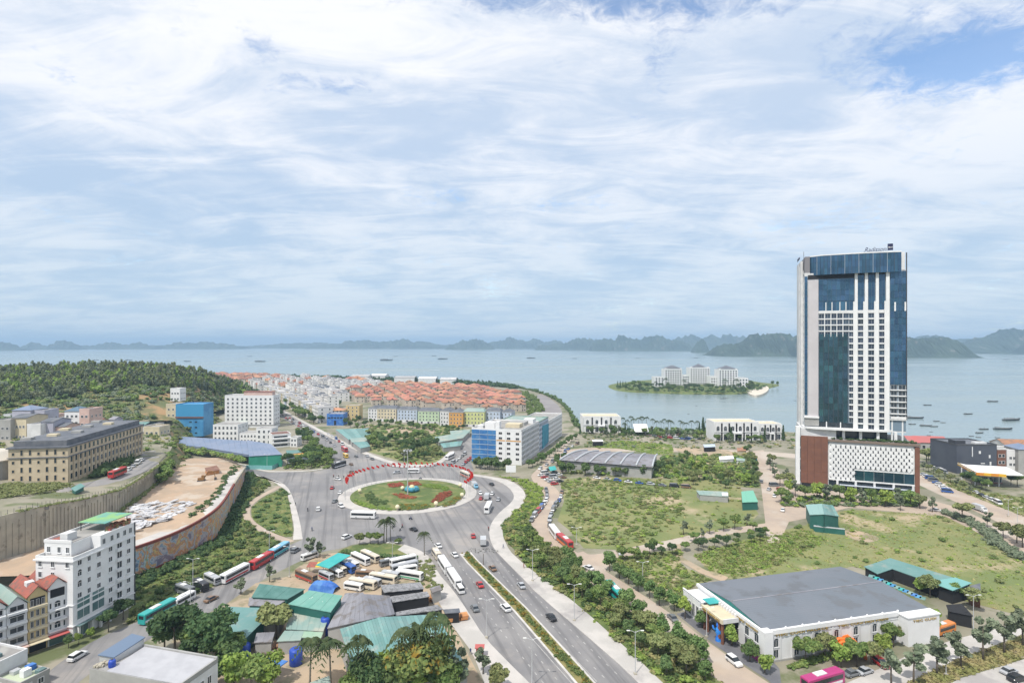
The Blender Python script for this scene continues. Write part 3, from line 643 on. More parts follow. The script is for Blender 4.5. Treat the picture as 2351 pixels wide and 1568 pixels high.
class Bld:
    def __init__(s, name, label, cat, A, B, D, Ht, z0=0.0, group=None):
        A = Vector((A.x, A.y, z0)); B = Vector((B.x, B.y, z0))
        s.A, s.B = A, B; d = B - A; s.L = d.length; s.u = d / s.L; s.n = Vector((-s.u.y, s.u.x, 0)); s.D = D; s.H = Ht; s.z0 = z0
        s.root = thing(name, label, cat, A, math.atan2(d.y, d.x), group)
    def lx(s, px, y=0.0):                             # local x of the front plane point seen in pixel column px
        k = (px - CX) / F; P = s.A + s.n * y
        return (k * P.y - P.x) / (s.u.x - k * s.u.y)
    def lz(s, px, py, y=0.0):
        t = s.lx(px, y); P = s.A + s.n * y + s.u * t
        return H - (py - HY) * P.y / F - s.z0
    def part(s, name, mb, smooth=False, parent=None): return mb.build(name, parent or s.root, smooth)
    def box(s, name, m, x0, x1, y0, y1, z0, z1): return s.part(name, MB().use(m).box(x0, x1, y0, y1, z0, z1))
    def walls(s, m, H=None, name='wall'): return s.box(name, m, 0, s.L, 0, s.D, -0.5, (H or s.H))
    def flat(s, m=None, par=0.9, wm=None):
        mb = MB().use(wm or M_white); h = s.H; t = 0.25; e = 0.05
        for b in ((-e, s.L + e, -e, t), (-e, s.L + e, s.D - t, s.D + e), (-e, t, t, s.D - t), (s.L - t, s.L + e, t, s.D - t)): mb.box(b[0], b[1], b[2], b[3], h - 0.3, h + par)
        s.part('parapet', mb)
        s.box('roof', m or M_flat, t, s.L - t, t, s.D - t, h, h + 0.1)
    def hip(s, m, rise, over=0.5, ridge=None, z=None, name='roof'):
        L, D, z = s.L, s.D, s.H if z is None else z; o = over
        r = (D / 2) if ridge is None else ridge
        if L >= D: a, b = (r, D / 2), (L - r, D / 2)
        else: r = L / 2 if ridge is None else ridge; a, b = (L / 2, r), (L / 2, D - r)
        e = [(-o, -o, z), (L + o, -o, z), (L + o, D + o, z), (-o, D + o, z)]
        R0, R1 = (a[0], a[1], z + rise), (b[0], b[1], z + rise)
        mb = MB().use(m)
        if L >= D: fs = [(e[0], e[1], R1, R0), (e[1], e[2], R1), (e[2], e[3], R0, R1), (e[3], e[0], R0)]
        else: fs = [(e[0], e[1], R0), (e[1], e[2], R1, R0), (e[2], e[3], R1), (e[3], e[0], R0, R1)]
        for f in fs: mb.face(*f)
        mb.face(*e[::-1])
        return s.part(name, mb)
    def gable(s, m, rise, over=0.4, along='x', wm=None):
        L, D, z, o = s.L, s.D, s.H, over
        if along == 'x': q = [[(-o, -o, z), (L + o, -o, z), (L + o, D / 2, z + rise), (-o, D / 2, z + rise)], [(-o, D / 2, z + rise), (L + o, D / 2, z + rise), (L + o, D + o, z), (-o, D + o, z)]]
        else: q = [[(-o, -o, z), (L / 2, -o, z + rise), (L / 2, D + o, z + rise), (-o, D + o, z)], [(L / 2, -o, z + rise), (L + o, -o, z), (L + o, D + o, z), (L / 2, D + o, z + rise)]]
        mb = MB().use(m)
        for f in q: mb.slab([(a, b, c + 0.22) for a, b, c in f], 0.2)
        r = s.part('roof', mb)
        if wm:
            g = MB().use(wm)
            if along == 'y': g.raw([(0, 0, z), (L, 0, z), (L / 2, 0, z + rise), (0, D, z), (L, D, z), (L / 2, D, z + rise)], [(0, 1, 2), (5, 4, 3)])
            else: g.raw([(0, 0, z), (0, D, z), (0, D / 2, z + rise), (L, 0, z), (L, D, z), (L, D / 2, z + rise)], [(2, 1, 0), (3, 4, 5)])
            s.part('gable_wall', g)
        return r
    def at_face(s, face, a, z, off=0.0):
        if face == 'f': return (a, -off, z), 0.0
        if face == 'r': return (s.L + off, a, z), math.pi / 2
        if face == 'l': return (-off, a, z), -math.pi / 2
        return (a, s.D + off, z), math.pi
    def win(s, face, a, z, w, h, style=0, fm=None, gm=None, off=0.0, name='window'):
        l, r = s.at_face(face, a, z, off); return put(name, win_mesh(w, h, style, fm, gm), s.root, l, r)
    def grid(s, face, a0, a1, n, z0, fh, nf, w, h, style=0, fm=None, gm=None, skip=None, off=0.0):
        for j in range(nf):
            for i in range(n):
                if skip and skip(i, j): continue
                s.win(face, a0 + (a1 - a0) * (i + 0.5) / n, z0 + j * fh, w, h, style, fm, gm, off)
    def ledge(s, z, m=None, h=0.25, o=0.22, faces='fr', name='ledge'):
        mb = MB().use(m or M_white2)
        if 'f' in faces: mb.box(-o, s.L + o, -o, -0.002, z, z + h)
        if 'r' in faces: mb.box(s.L + 0.002, s.L + o, 0, s.D, z, z + h)
        if 'l' in faces: mb.box(-o, -0.002, 0, s.D, z, z + h)
        s.part(name, mb)
def text_mesh(txt, size, m, ext=0.08, shear=0.0):
    cu = bpy.data.curves.new('t', 'FONT'); cu.body = txt; cu.size = size; cu.extrude = ext; cu.shear = shear; cu.align_x = 'LEFT'; cu.resolution_u = 2
    o = bpy.data.objects.new('t', cu); COL.objects.link(o)
    dg = bpy.context.evaluated_depsgraph_get(); me = bpy.data.meshes.new_from_object(o.evaluated_get(dg))
    bpy.data.objects.remove(o); me.materials.clear(); me.materials.append(m)
    return me
def sign(parent, name, txt, size, m, loc, rz=0.0, width=None, shear=0.0):
    me = text_mesh(txt, size, m, 0.08, shear); o = put(name, me, parent, loc); o.rotation_euler = (rad(90), 0, rz)
    if width:
        xs = [q.co.x for q in me.vertices]; o.scale = (width / (max(xs) - min(xs)), 1, 1)
    return o

# ---------------------------------------------------------------- the hotel tower
u = Vector((37.8, -15.0, 0)).normalized(); nB = Vector((-u.y, u.x, 0))
A0 = Vector((171.2, 308.2, 0)) - u * 13.2
T = Bld('hotel_tower', 'tall white and blue glass hotel tower on a podium by the bay', 'tower', A0, A0 + u * 53.9, 34.0, 28.0)
T.box('podium', M_white, 0.8, T.L - 0.6, 1.0, 33.0, -0.5, 27.6)
# brown panel wall: four rows of three panels
for j in range(4):
    for i in range(4):
        T.box('panel', M_brown, 0.05 + i * 3.3, 3.3 * (i + 1) - 0.03, 0.2, 0.95, 3.5 + j * 6.45, 3.5 + (j + 1) * 6.45 - 0.06)
T.box('base_wall', M_dark, 0.6, 13.0, 0.5, 0.98, -0.5, 3.4)
mb = MB().use(M_white2)
mb.box(-2.4, -0.3, 0.6, 4.0, 2.5, 34.0); mb.box(-0.3, 0.0, 1.2, 3.0, 3, 28)
T.part('corner_pier', mb)
mb = MB().use(M_dark)
for j in range(4): mb.box(-0.22, 0.04, 0.3, 1.1, 4.5 + j * 6.3, 9.4 + j * 6.3)
T.part('slot_window', mb)
# pierced white screen
sx0, sx1 = 13.6, T.L - 1.2
sz0, sz1 = T.lz(1901, 1100), T.lz(1901, 1016.5)
gz = T.lz(2060, 1087)
cut = T.lx(zp(14, 960, 0)[0])
mb = MB().use(M_white2)
mb.box(sx0, sx1, 0.55, 0.9, sz1 - 0.9, sz1); mb.box(sx0, cut, 0.55, 0.9, sz0, sz0 + 0.6); mb.box(cut, sx1, 0.55, 0.9, gz, gz + 0.5)
mb.box(sx0, sx0 + 0.5, 0.55, 0.9, sz0, sz1); mb.box(sx1 - 0.5, sx1, 0.55, 0.9, gz, sz1)
T.part('screen_frame', mb)
T.box('screen_back', M_white, sx0 + 0.1, sx1 - 0.1, 0.92, 0.98, sz0, sz1 - 0.1)
me_d = MB().use(M_white2)
pitch, rh = (sx1 - sx0) / 17.0, (sz1 - sz0 - 1.0) / 11.0
w2, h2 = pitch * 0.50, rh * 1.0
pts = [(-w2, -h2 * 0.30), (0, -h2), (w2, -h2 * 0.30), (w2, h2 * 0.30), (0, h2), (-w2, h2 * 0.30)]
k = 0.74
me_d.raw([(x * k, -0.22, z * k) for x, z in pts] + [(x, 0.2, z) for x, z in pts], [(0, 1, 2, 3, 4, 5)[::1]] + [(i, i + 6, (i + 1) % 6 + 6, (i + 1) % 6) for i in range(6)])
md_ = me_d.mesh('screen_tile')
me_h = MB().use(mat('screen_slot', (0.05, 0.055, 0.07), rough=0.4)); me_h.box(-pitch * 0.115, pitch * 0.115, -0.30, 0.1, -h2 * 0.36, h2 * 0.36)
mh_ = me_h.mesh('slot')
for j in range(11):
    for i in range(18):
        x = sx0 + (i + (0.5 if j % 2 else 0.0)) * pitch; z = sz1 - 0.95 - (j + 0.5) * rh
        if x < sx0 + pitch * 0.45 or x > sx1 - pitch * 0.45 or (x > cut - 0.6 and z < gz + rh * 0.8): continue
        o = put('screen_tile', md_, T.root, (x, 0.62, z))
        put('slot', mh_, o, (pitch * 0.5 if x < sx1 - pitch else -pitch * 0.5, -0.02, 0))
# glass band, canopy, columns
for i in range(6):
    w = (sx1 - cut) / 6; T.box('glass_panel', M_dglass, cut + i * w + 0.06, cut + (i + 1) * w - 0.06, 0.75, 0.95, 6.9, gz - 0.02)
T.box('beam', M_white2, sx0 + 0.2, sx1 + 0.2, 0.3, 0.99, 6.2, 6.85)
T.box('canopy', mat('canopy_fabric', (0.55, 0.6, 0.68), rough=0.5), sx0 + 5, sx1 - 1, -1.2, 0.3, 3.9, 4.25)
for i in range(5):
    w = (sx1 - sx0 - 4) / 4; x = sx0 + 3.6 + i * w * 0.98
    T.part('column', MB().use(M_white).box(x, x + 1.0, 0.1, 1.05, -0.5, 6.2))
T.box('ground_floor_glass', M_glass, sx0, sx1, 0.96, 0.995, -0.3, 6.15)
T.box('end_pier', M_brown, sx1 + 0.15, sx1 + 2.2, 0.1, 3.5, -0.5, 26.4)
T.box('roof_edge', mat('bronze_edge', (0.20, 0.15, 0.12), rough=0.5), 13.2, T.L + 1.2, -0.35, 1.5, 26.9, 27.9)
T.box('podium_roof', M_flat, 0.9, T.L - 0.7, 1.6, 33.0, 27.62, 27.8)
# podium garden level
T.box('garden_glass', M_glass, 18.0, 42.0, 7.0, 30.0, 27.8, 32.4)
for i in range(4): T.box('garden_column', M_white2, 20.5 + i * 8.0, 21.8 + i * 8.0, 3.5, 4.8, 27.8, 33.0)
T.box('service_wall', M_white, 0.4, 17.5, 3.0, 30.0, 27.8, 33.0)
# shaft
SY = 4.0                                              # the shaft stands 4 m back from the podium face
fx = lambda px: T.lx(px, SY)
fz = lambda py, px=1960: T.lz(px, py, SY)
X0, X1 = fx(1847), fx(2080.5)
ZB, ZT = fz(985), fz(628)
T.box('shaft', M_white, X0, X1, SY + 0.4, SY + 30.0, 33.0, ZT + 1.0)
# skirt: curved white band
sk = [(X0 - 1.0, SY + 0.2), (X0 + 1.0, SY - 2.0), (X0 + 8, SY - 3.2), (X0 + 18, SY - 3.6), (X0 + 30, SY - 2.8), (X1 - 8, SY - 1.0), (X1 - 6.0, SY + 0.4), (X1 - 6, SY + 6), (X0 - 1, SY + 6)]
T.part('skirt', MB().use(M_white2).prism(sk, 33.0, ZB + 0.4))
T.box('terrace_soffit', M_white2, X1 - 7, X1 + 0.4, SY - 0.4, SY + 9, fz(962, 2060), fz(958, 2060) + 0.3)
for xx in (X1 - 6.2, X1 - 1.5): T.part('column', MB().use(M_white2).tube([(xx, SY + 0.6, 27.8), (xx, SY + 0.6, fz(962, 2060))], 0.45, 8))
# left glass strip and plain panel
def pane_wall(name, x0, x1, z0, z1, nx, nz, y, m, gap=0.13, th=0.12):
    w, h = (x1 - x0) / nx, (z1 - z0) / nz
    me = MB().use(m).box(0, w - gap, -th, 0, 0, h - gap).mesh(name)
    for j in range(nz):
        for i in range(nx):
            o = put(name, me, T.root, (x0 + i * w, y, z0 + j * h)); o.rotation_euler = (RND.uniform(-0.008, 0.008), 0, RND.uniform(-0.008, 0.008))
GX = lambda z4x: fx(zp(4, z4x, 0)[0])
pane_wall('pane', X0 + 0.05, GX(366), fz(957), ZT - 0.5, 1, 21, SY + 0.30, M_cglass)
T.box('plain_panel', mat('rosy_panel', (0.52, 0.49, 0.50), (0.48, 0.45, 0.46), 0.1), GX(370), GX(462), SY - 0.5, SY + 0.35, ZB + 3.0, fz(641))
T.box('plant_louvre', M_grey, X0, GX(466), SY - 0.9, SY + 0.3, fz(981), fz(963))
T.box('louvre_band', M_white2, X0 - 0.3, GX(466), SY - 1.6, SY + 0.3, fz(963), fz(959))
T.box('glass_back', mat('mullion_blue', (0.16, 0.22, 0.28), rough=0.4), GX(464), X1 - 0.05, SY + 0.32, SY + 0.38, ZB, ZT)
# big dark curtain wall, lower left, its mullions and fins
pane_wall('pane', GX(468), GX(733), ZB + 3.2, fz(766), 6, 14, SY + 0.02, M_dglass)
for i in range(7):
    x = lerp(GX(468), GX(733), i / 6); T.box('mullion', M_steel, x - 0.06, x + 0.06, SY - 0.3, SY - 0.11, ZB + 3.2, fz(766))
pane_wall('pane', GX(468), GX(790), ZB, ZB + 3.1, 4, 1, SY + 0.1, M_glass)
for z4x in (536, 665): T.box('fin', M_white2, GX(z4x) - 0.25, GX(z4x) + 0.25, SY - 0.5, SY - 0.05, ZB, ZB + 3.4)
# upper block of blue glass
pane_wall('pane', GX(466), fx(1961), fz(690), fz(639), 8, 4, SY + 0.0, M_cglass)
pane_wall('pane', GX(466), fx(1961), fz(713), fz(690.5), 8, 1, SY + 0.2, M_cglass)
for px in (1896, 1910, 1928, 1942): T.box('fin', M_white2, fx(px) - 0.2, fx(px) + 0.2, SY - 0.4, SY + 0.05, fz(713), fz(693))
T.box('recess', M_dark, GX(366), X1 - 9, SY + 0.1, SY + 0.3, fz(638), ZT)
# pillars
PIL = [(1962, 1968.5), (1985, 1992), (2010, 2017), (2033.5, 2041.5)]
for a, b in PIL:
    T.part('pillar', MB().use(M_white2).box(fx(a), fx(b), SY - 0.9, SY + 0.34, ZB - 0.6, fz(628)))
    T.part('pillar_flare', MB().use(M_white2).box(fx(a) - 0.7, fx(a) - 0.004, SY - 0.75, SY + 0.34, ZB - 0.6, fz(693)))
pane_wall('pane', fx(1970), fx(1984), fz(713), fz(632), 2, 5, SY + 0.1, M_cglass)
pane_wall('pane', fx(1994), fx(2009), fz(713), fz(632), 2, 5, SY + 0.1, M_cglass)
pane_wall('pane', fx(2018.5), fx(2032.5), fz(713), fz(632), 2, 5, SY + 0.1, M_cglass)
# white floor bands and the room windows between the pillars
zb0 = fz(716.5); nfl = 19; fh = (zb0 - (ZB + 0.2)) / nfl
colz = [(fx(1949), fx(1961.5)), (fx(1969.5), fx(1984.5)), (fx(1993), fx(2009.5)), (fx(2018), fx(2033))]
M_room = mat('room_glass', (0.05, 0.07, 0.10), (0.03, 0.045, 0.07), 0.3, rough=0.1, metal=0.2, rnd=0.35, spec=0.6)
for ci, (a, b) in enumerate(colz):
    for j in range(nfl):
        z = ZB + 0.2 + j * fh
        if ci == 0 and j == 0: continue
        put('window', win_mesh(b - a - 0.1, fh - 0.72, 1, M_alu, M_room), T.root, ((a + b) / 2, SY + 0.18, z + 0.02))
        T.box('spandrel', M_white2, a - 0.02, b + 0.02, SY - 0.35, SY + 0.33, z + fh - 0.68, z + fh - 0.06)
for i, px in enumerate((1880, 1894, 1908.5, 1922, 1936)):
    a, b = fx(px), fx(px + 12.6)
    for j in range(4):
        z = zb0 - (j + 1) * fh
        put('window', win_mesh(b - a, fh - 0.6, 1, M_alu, M_room), T.root, ((a + b) / 2, SY + 0.18, z + 0.02))
        if i == 0: T.box('spandrel', M_white2, fx(1879), fx(1949), SY - 0.3, SY + 0.33, z + fh - 0.56, z + fh - 0.06)
    if i: T.box('fin', M_white2, fx(px) - 0.35, fx(px) - 0.05, SY - 0.35, SY + 0.3, zb0 - 4 * fh, zb0 - 0.08)
T.box('spandrel', M_white2, fx(1879), fx(2034), SY - 0.4, SY + 0.33, zb0, zb0 + 0.9)
# right bay
pane_wall('pane', fx(2044), X1, fz(880), fz(626), 4, 17, SY - 0.1, M_cglass)
for px in (2054.5, 2078): T.box('fin', M_white2, fx(px) - 0.35, fx(px) + 0.35, SY - 0.6, SY - 0.25, fz(716), fz(696))
for j in range(6):
    z = fz(960) + j * (fz(880) - fz(960)) / 6.0
    for a, b in ((2045, 2060), (2063, 2079.5)):
        put('window', win_mesh(fx(b) - fx(a), (fz(880) - fz(960)) / 6.0 - 0.7, 1, M_white2, M_glass), T.root, ((fx(a) + fx(b)) / 2, SY + 0.2, z + 0.3))
    T.box('balcony_slab', M_white2, fx(2042.5), X1 + 0.1, SY - 0.5, SY + 0.34, z - 0.1, z + 0.28)
T.box('corner_mullion', M_steel, X1 + 0.0, X1 + 0.35, SY - 0.4, SY + 0.6, fz(960), fz(586))
# side face: white piers with slot windows
for j in range(26):
    z = 36 + j * fh
    if z > 122: break
    l, r = (X0 - 0.0, SY + 6.0, z), -math.pi / 2
    put('window', win_mesh(2.2, fh - 1.4, 0, M_white2, M_glass), T.root, l, r)
    put('window', win_mesh(2.2, fh - 1.4, 0, M_white2, M_glass), T.root, (l[0], SY + 16.0, z), r)
T.box('side_pier', M_white, X0 - 1.2, X0 - 0.02, SY + 8.2, SY + 13, 33, fz(590))
T.box('side_pier', M_white, X0 - 1.2, X0 - 0.02, SY + 18.5, SY + 30, 33, fz(590))
# crown of curved blue glass
C0, C1 = fx(1860), fx(2068)
zc0, zc1 = fz(629), fz(585)
def crown_y(t): return SY - 0.6 - 2.2 * math.cos((t - 0.55) * 2.6) * (1 if t < 0.92 else 0.9) + 3.6 * max(0, 0.12 - t) * 6
nC = 26
cv = [(lerp(C0, C1, k / nC), crown_y(k / nC)) for k in range(nC + 1)]
T.part('crown_core', MB().use(M_dark).prism(cv + [(C1, SY + 26), (C0, SY + 26)], zc0 + 0.2, zc1 - 0.3))
for k in range(nC):
    a, b = Vector((cv[k][0], cv[k][1], 0)), Vector((cv[k + 1][0], cv[k + 1][1], 0)); d = (b - a); L_ = d.length
    for j in range(3):
        h = (zc1 - zc0) / 3
        o = put('pane', MB().use(M_cglass).box(0.05, L_ - 0.05, -0.15, -0.02, 0, h - 0.08).mesh('pane'), T.root, (a.x, a.y, zc0 + j * h)); o.rotation_euler = (RND.uniform(-0.01, 0.01), 0, math.atan2(d.y, d.x) + RND.uniform(-0.012, 0.012))
    if k % 2 == 0: T.part('mullion', MB().use(M_alu if k % 4 else M_steel).box(a.x - 0.06, a.x + 0.06, a.y - 0.35, a.y - 0.16, zc0, zc1 + 0.2))
T.part('crown_coping', MB().use(M_white2).prism([(x, y - 0.3) for x, y in cv] + [(C1, SY + 26.3), (C0, SY + 26.3)], zc1, zc1 + 0.6))
T.box('machine_room', mat('grey_louvre', (0.20, 0.19, 0.20), rough=0.8), X0 + 0.3, C0 - 0.1, SY + 0.5, SY + 20, zc0 + 1.5, zc1 + 0.2)
T.box('machine_room_base', M_white, X0, C0 - 0.06, SY + 0.2, SY + 20, zc0 - 1.5, zc0 + 1.5)
T.box('corner_post', M_white2, C1 + 0.3, X1 - 0.5, SY + 0.4, SY + 8, zc0, fz(584))
M_sign = mat('navy_sign', (0.012, 0.015, 0.06), rough=0.5)
sx = fx(1983)
o = sign(T.root, 'rooftop_sign', 'Radisson', 3.4, M_sign, (sx, SY - 1.0, zc1 + 1.0), 0, fx(2033) - sx, 0.35)
o = put('sign_box', MB().use(M_sign).box(0, fx(2049) - fx(2037), -0.3, 0.3, 0, 3.4).mesh('sign_box'), T.root, (fx(2037), SY - 1.0, zc1 + 1.3))
sign(o, 'sign_letters', 'BLU', 1.25, M_white2, (0.22, -0.36, 1.1), 0, (fx(2049) - fx(2037)) - 0.5)
mb = MB().use(M_steel)
for k in range(8): mb.tube([(sx + k * 1.5, SY - 0.8, zc1 + 0.5), (sx + k * 1.5, SY - 0.8, zc1 + 1.6)], 0.06, 4)
T.part('sign_frame', mb)
sg = sign(T.root, 'side_sign', 'Radisson', 2.6, M_sign, (X0 - 1.3, SY + 26, zc1 + 0.6), rad(-90), 14.0, 0.35)
mb = MB().use(M_steel)
mb.tube([(X0 + 1, SY + 14, zc1), (X0 + 1, SY + 14, zc1 + 5)], 0.12, 5)
T.part('mast', mb)

# ---------------------------------------------------------------- the banquet hall
hz0 = 11.0; hs_ = 0.69
hA, hD_, hC = at(1602, 1340, hz0 * hs_), at(1757, 1452, hz0 * hs_), at(2113, 1388, hz0 * hs_)
# front runs from the far left corner to the near corner; the long side runs away to the right
fr = (hD_ - hA); fr.z = 0; sd = (hC - hD_); sd.z = 0
un = fr.normalized(); per = Vector((-un.y, un.x, 0))
HL = fr.length; HD = abs(sd.dot(per))
HB = Bld('banquet_hall', 'white banquet hall under one huge grey roof with gold lettering', 'hall', Vector((hA.x, hA.y, 0)), Vector((hD_.x, hD_.y, 0)), HD, hz0)
HB.root.scale = (1, 1, hs_); HB.walls(M_white2, hz0 - 0.3)
L_, D_ = HB.L, HB.D
mb = MB().use(M_hall)
zr = 12.9
for f in ([(-0.3, 0.6, hz0), (L_ / 2, 0.6, zr), (L_ / 2, D_ + 0.5, zr), (-0.3, D_ + 0.5, hz0)], [(L_ / 2, 0.6, zr), (L_ - 0.4, 0.6, hz0), (L_ - 0.4, D_ + 0.5, hz0), (L_ / 2, D_ + 0.5, zr)]): mb.slab(f, 0.25)
HB.part('roof', mb)
HB.part('ridge_cap', MB().use(M_slate2).box(L_ / 2 - 0.2, L_ / 2 + 0.2, 0.6, D_ + 0.5, zr + 0.004, zr + 0.09))
HB.part('gable_wall', MB().use(mat('hall_gable_sheet', (0.03, 0.2, 0.18), rough=0.6)).raw([(0.3, 0.7, hz0 - 0.3), (L_ - 0.5, 0.7, hz0 - 0.3), (L_ / 2, 0.7, zr - 0.2)], [(0, 1, 2)]))
# parapets with stubs
mb = MB().use(M_white2)
mb.box(L_ - 0.3, L_ + 0.35, 0.4, D_ * 0.80, hz0 - 0.9, hz0 + 0.7); mb.box(-0.2, L_ + 0.35, -0.35, 0.35, hz0 - 0.9, hz0 + 0.2)
HB.part('parapet', mb)
for i in range(9):
    HB.part('finial', MB().use(M_white2).lathe([(0.25, hz0 + 0.7), (0.32, hz0 + 1.0), (0.1, hz0 + 1.35)], 6, (L_ + 0.02, 1 + D_ * 0.78 * i / 8)))
HB.box('plinth', M_grey, L_ - 0.2, L_ + 0.3, 0.4, D_ * 0.8, -0.3, 0.7)
HB.box('corner_tower', M_white2, L_ - 1.6, L_ + 0.7, -0.7, 1.8, -0.3, hz0 + 0.5)
# long side: pilasters and tall windows
nb = 6
for i in range(nb):
    y = D_ * 0.06 + i * D_ * 0.118
    for z, h, st in ((1.2, 3.2, 1), (5.2, 2.6, 3)): HB.win('r', y, z, 1.5, h, st, M_white, M_glass)
    for dy in (-1.25, 1.25): HB.box('pilaster', M_white, L_ + 0.003, L_ + 0.22, y + dy - 0.28, y + dy + 0.28, 0.7, hz0 - 1.0)
HB.win('r', D_ * 0.06 + 6 * D_ * 0.118, 0.6, 2.4, 3.0, 1)
HB.ledge(hz0 - 2.2, M_white2, 0.2, 0.14, 'r')
sign(HB.root, 'gold_lettering', 'TIEC CUOI PALACE', 1.25, M_bronze, (L_ + 0.3, D_ * 0.05, hz0 - 1.75), rad(90), D_ * 0.31)
sign(HB.root, 'gold_lettering', 'TIEC CUOI HOI NGHI', 1.25, M_bronze, (L_ + 0.3, D_ * 0.42, hz0 - 1.75), rad(90), D_ * 0.31)
# side wing at the far end of the long side
HB.box("wing", M_white2, L_ + 0.01, L_ + 3.0, D_ * 0.80, D_ + 0.2, -0.3, hz0 - 0.2)
HB.box('wing_parapet', M_white2, L_ + 0.0, L_ + 3.2, D_ * 0.80 - 0.2, D_ + 0.4, hz0 - 0.2, hz0 + 0.25)
sign(HB.root, 'gold_lettering', 'TIEC CUOI', 1.2, M_bronze, (L_ + 3.05, D_ * 0.83, hz0 - 1.9), rad(90), D_ * 0.15)
# entrance front: windows, porch on brown columns, left pavilion
for x in (L_ - 3.2, L_ - 7.0, L_ - 11.2):
    for z, h, st in ((1.0, 3.4, 1), (5.2, 2.8, 3)): HB.win('f', x, z, 1.7, h, st, M_white, M_glass)
sign(HB.root, 'gold_lettering', 'TIEC CUOI', 1.2, M_bronze, (L_ - 11.5, -0.42, hz0 - 1.7), 0, 9.0)
px0, px1 = L_ * 0.36, L_ * 0.66
HB.box('porch_roof', M_cream, px0, px1, -5.2, -0.36, hz0 - 2.0, hz0 - 1.4)
HB.box('porch_fascia', mat('fascia_cream', (0.62, 0.55, 0.40)), px0 - 0.3, px1 + 0.3, -5.6, -5.2, hz0 - 2.9, hz0 - 1.2)
HB.box('porch_side', M_white, px1 - 0.02, px1 + 0.3, -5.198, -0.3, hz0 - 2.9, hz0 - 1.2)
sign(HB.root, 'gold_lettering', 'TIEC CUOI PALACE', 1.2, M_bronze, (px0 + 0.4, -5.72, hz0 - 2.6), 0, px1 - px0 - 1.0)
for x in (px0 + 0.4, px0 + 1.8, px1 - 1.8, px1 - 0.4): HB.part('column', MB().use(M_brown).tube([(x, -4.9, -0.2), (x, -4.9, hz0 - 2.9)], 0.42, 10))
HB.box('entrance', M_dark, px0 + 0.5, px1 - 0.5, -0.3, -0.02, 0, hz0 - 3.2)
for i in range(7): HB.box('balustrade', M_white2, px0 + 1 + i * (px1 - px0 - 2) / 6, px0 + 1.5 + i * (px1 - px0 - 2) / 6, -1.0, -0.5, hz0 - 1.39, hz0 - 0.2)
HB.box('left_pavilion', M_white2, -0.4, px0 - 2.5, -4.6, -0.02, -0.3, hz0 - 2.4)
mb = MB().use(M_white2)
for k in range(10): mb.box(-0.5 + k * (px0 - 2.4) / 10, -0.2 + k * (px0 - 2.4) / 10, -4.7, -4.4, hz0 - 2.4, hz0 - 1.4)
mb.box(-0.6, px0 - 2.3, -4.8, -4.3, hz0 - 1.4, hz0 - 1.2)
HB.part('railing', mb)
for k in range(4): HB.win('f', 1.2 + k * (px0 - 4.5) / 3.2, 1.0, 1.3, 5.6, 1, M_white, M_glass, 4.6)
HB.box('canopy_sheet', M_tealb, px0 - 2.2, px0 + 1.2, -4.0, -0.1, hz0 - 0.6, hz0 - 0.4)
HB.box('purple_banner', mat('purple_banner', (0.35, 0.05, 0.22)), L_ - 7.5, L_ - 0.5, -1.4, -0.9, -0.2, 1.6)
HB.box('purple_hedge_kerb', M_grey, L_ - 16, L_ - 8, -1.3, -0.9, -0.2, 0.6)
# ---------------------------------------------------------------- sheds with sheet roofs, given by the corners of their roof panels
def shed(name, label, cat, panels, m, wm=None, base=0.0, inset=0.4, wall=True, seams=0, th=0.18, group=None, wtop=0.25):
    """panels: lists of (x, y, z) world corners; every panel is a sheet of its own"""
    allp = [Vector(p) for f in panels for p in f]
    c = sum(allp, Vector()) / len(allp); org = Vector((c.x, c.y, base))
    d = Vector(panels[0][1]) - Vector(panels[0][0]); rz = math.atan2(d.y, d.x)
    R_ = Matrix.Rotation(-rz, 4, 'Z')
    root = thing(name, label, cat, org, rz, group)
    loc = [[R_ @ (Vector(p) - org) for p in f] for f in panels]
    for k, f in enumerate(loc):
        mm = m[k % len(m)] if isinstance(m, list) else m
        if seams and len(f) == 4:                     # strips of sheet, each its own piece
            for i in range(seams):
                t0, t1 = i / seams + 0.0015, (i + 1) / seams - 0.0015
                q = [f[0].lerp(f[1], t0), f[0].lerp(f[1], t1), f[3].lerp(f[2], t1), f[3].lerp(f[2], t0)]
                dz = 0.03 * (i % 2); MB().use(mm).slab([(a.x, a.y, a.z + dz) for a in q], th).build('roof_sheet', root)
        else: MB().use(mm).slab(f, th).build('roof', root)
    if wall:
        for f in loc:
            cc = sum(f, Vector()) / len(f)
            mb = MB().use(wm or M_grey); n = len(f)
            q = [a.lerp(cc, min(0.2, inset / max(1.0, (a - cc).length))) for a in f]
            ar = sum(q[i].x * q[(i + 1) % n].y - q[(i + 1) % n].x * q[i].y for i in range(n))
            if ar < 0: q = q[::-1]
            for i in range(n):
                a, b = q[i], q[(i + 1) % n]
                mb.face((a.x, a.y, -0.3), (b.x, b.y, -0.3), (b.x, b.y, b.z - wtop), (a.x, a.y, a.z - wtop))
            mb.build('wall', root)
    return root
def pn(k, *f):                                        # x, y, z triples in a zone
    return [za(k, f[i], f[i + 1], f[i + 2]) for i in range(0, len(f), 3)]
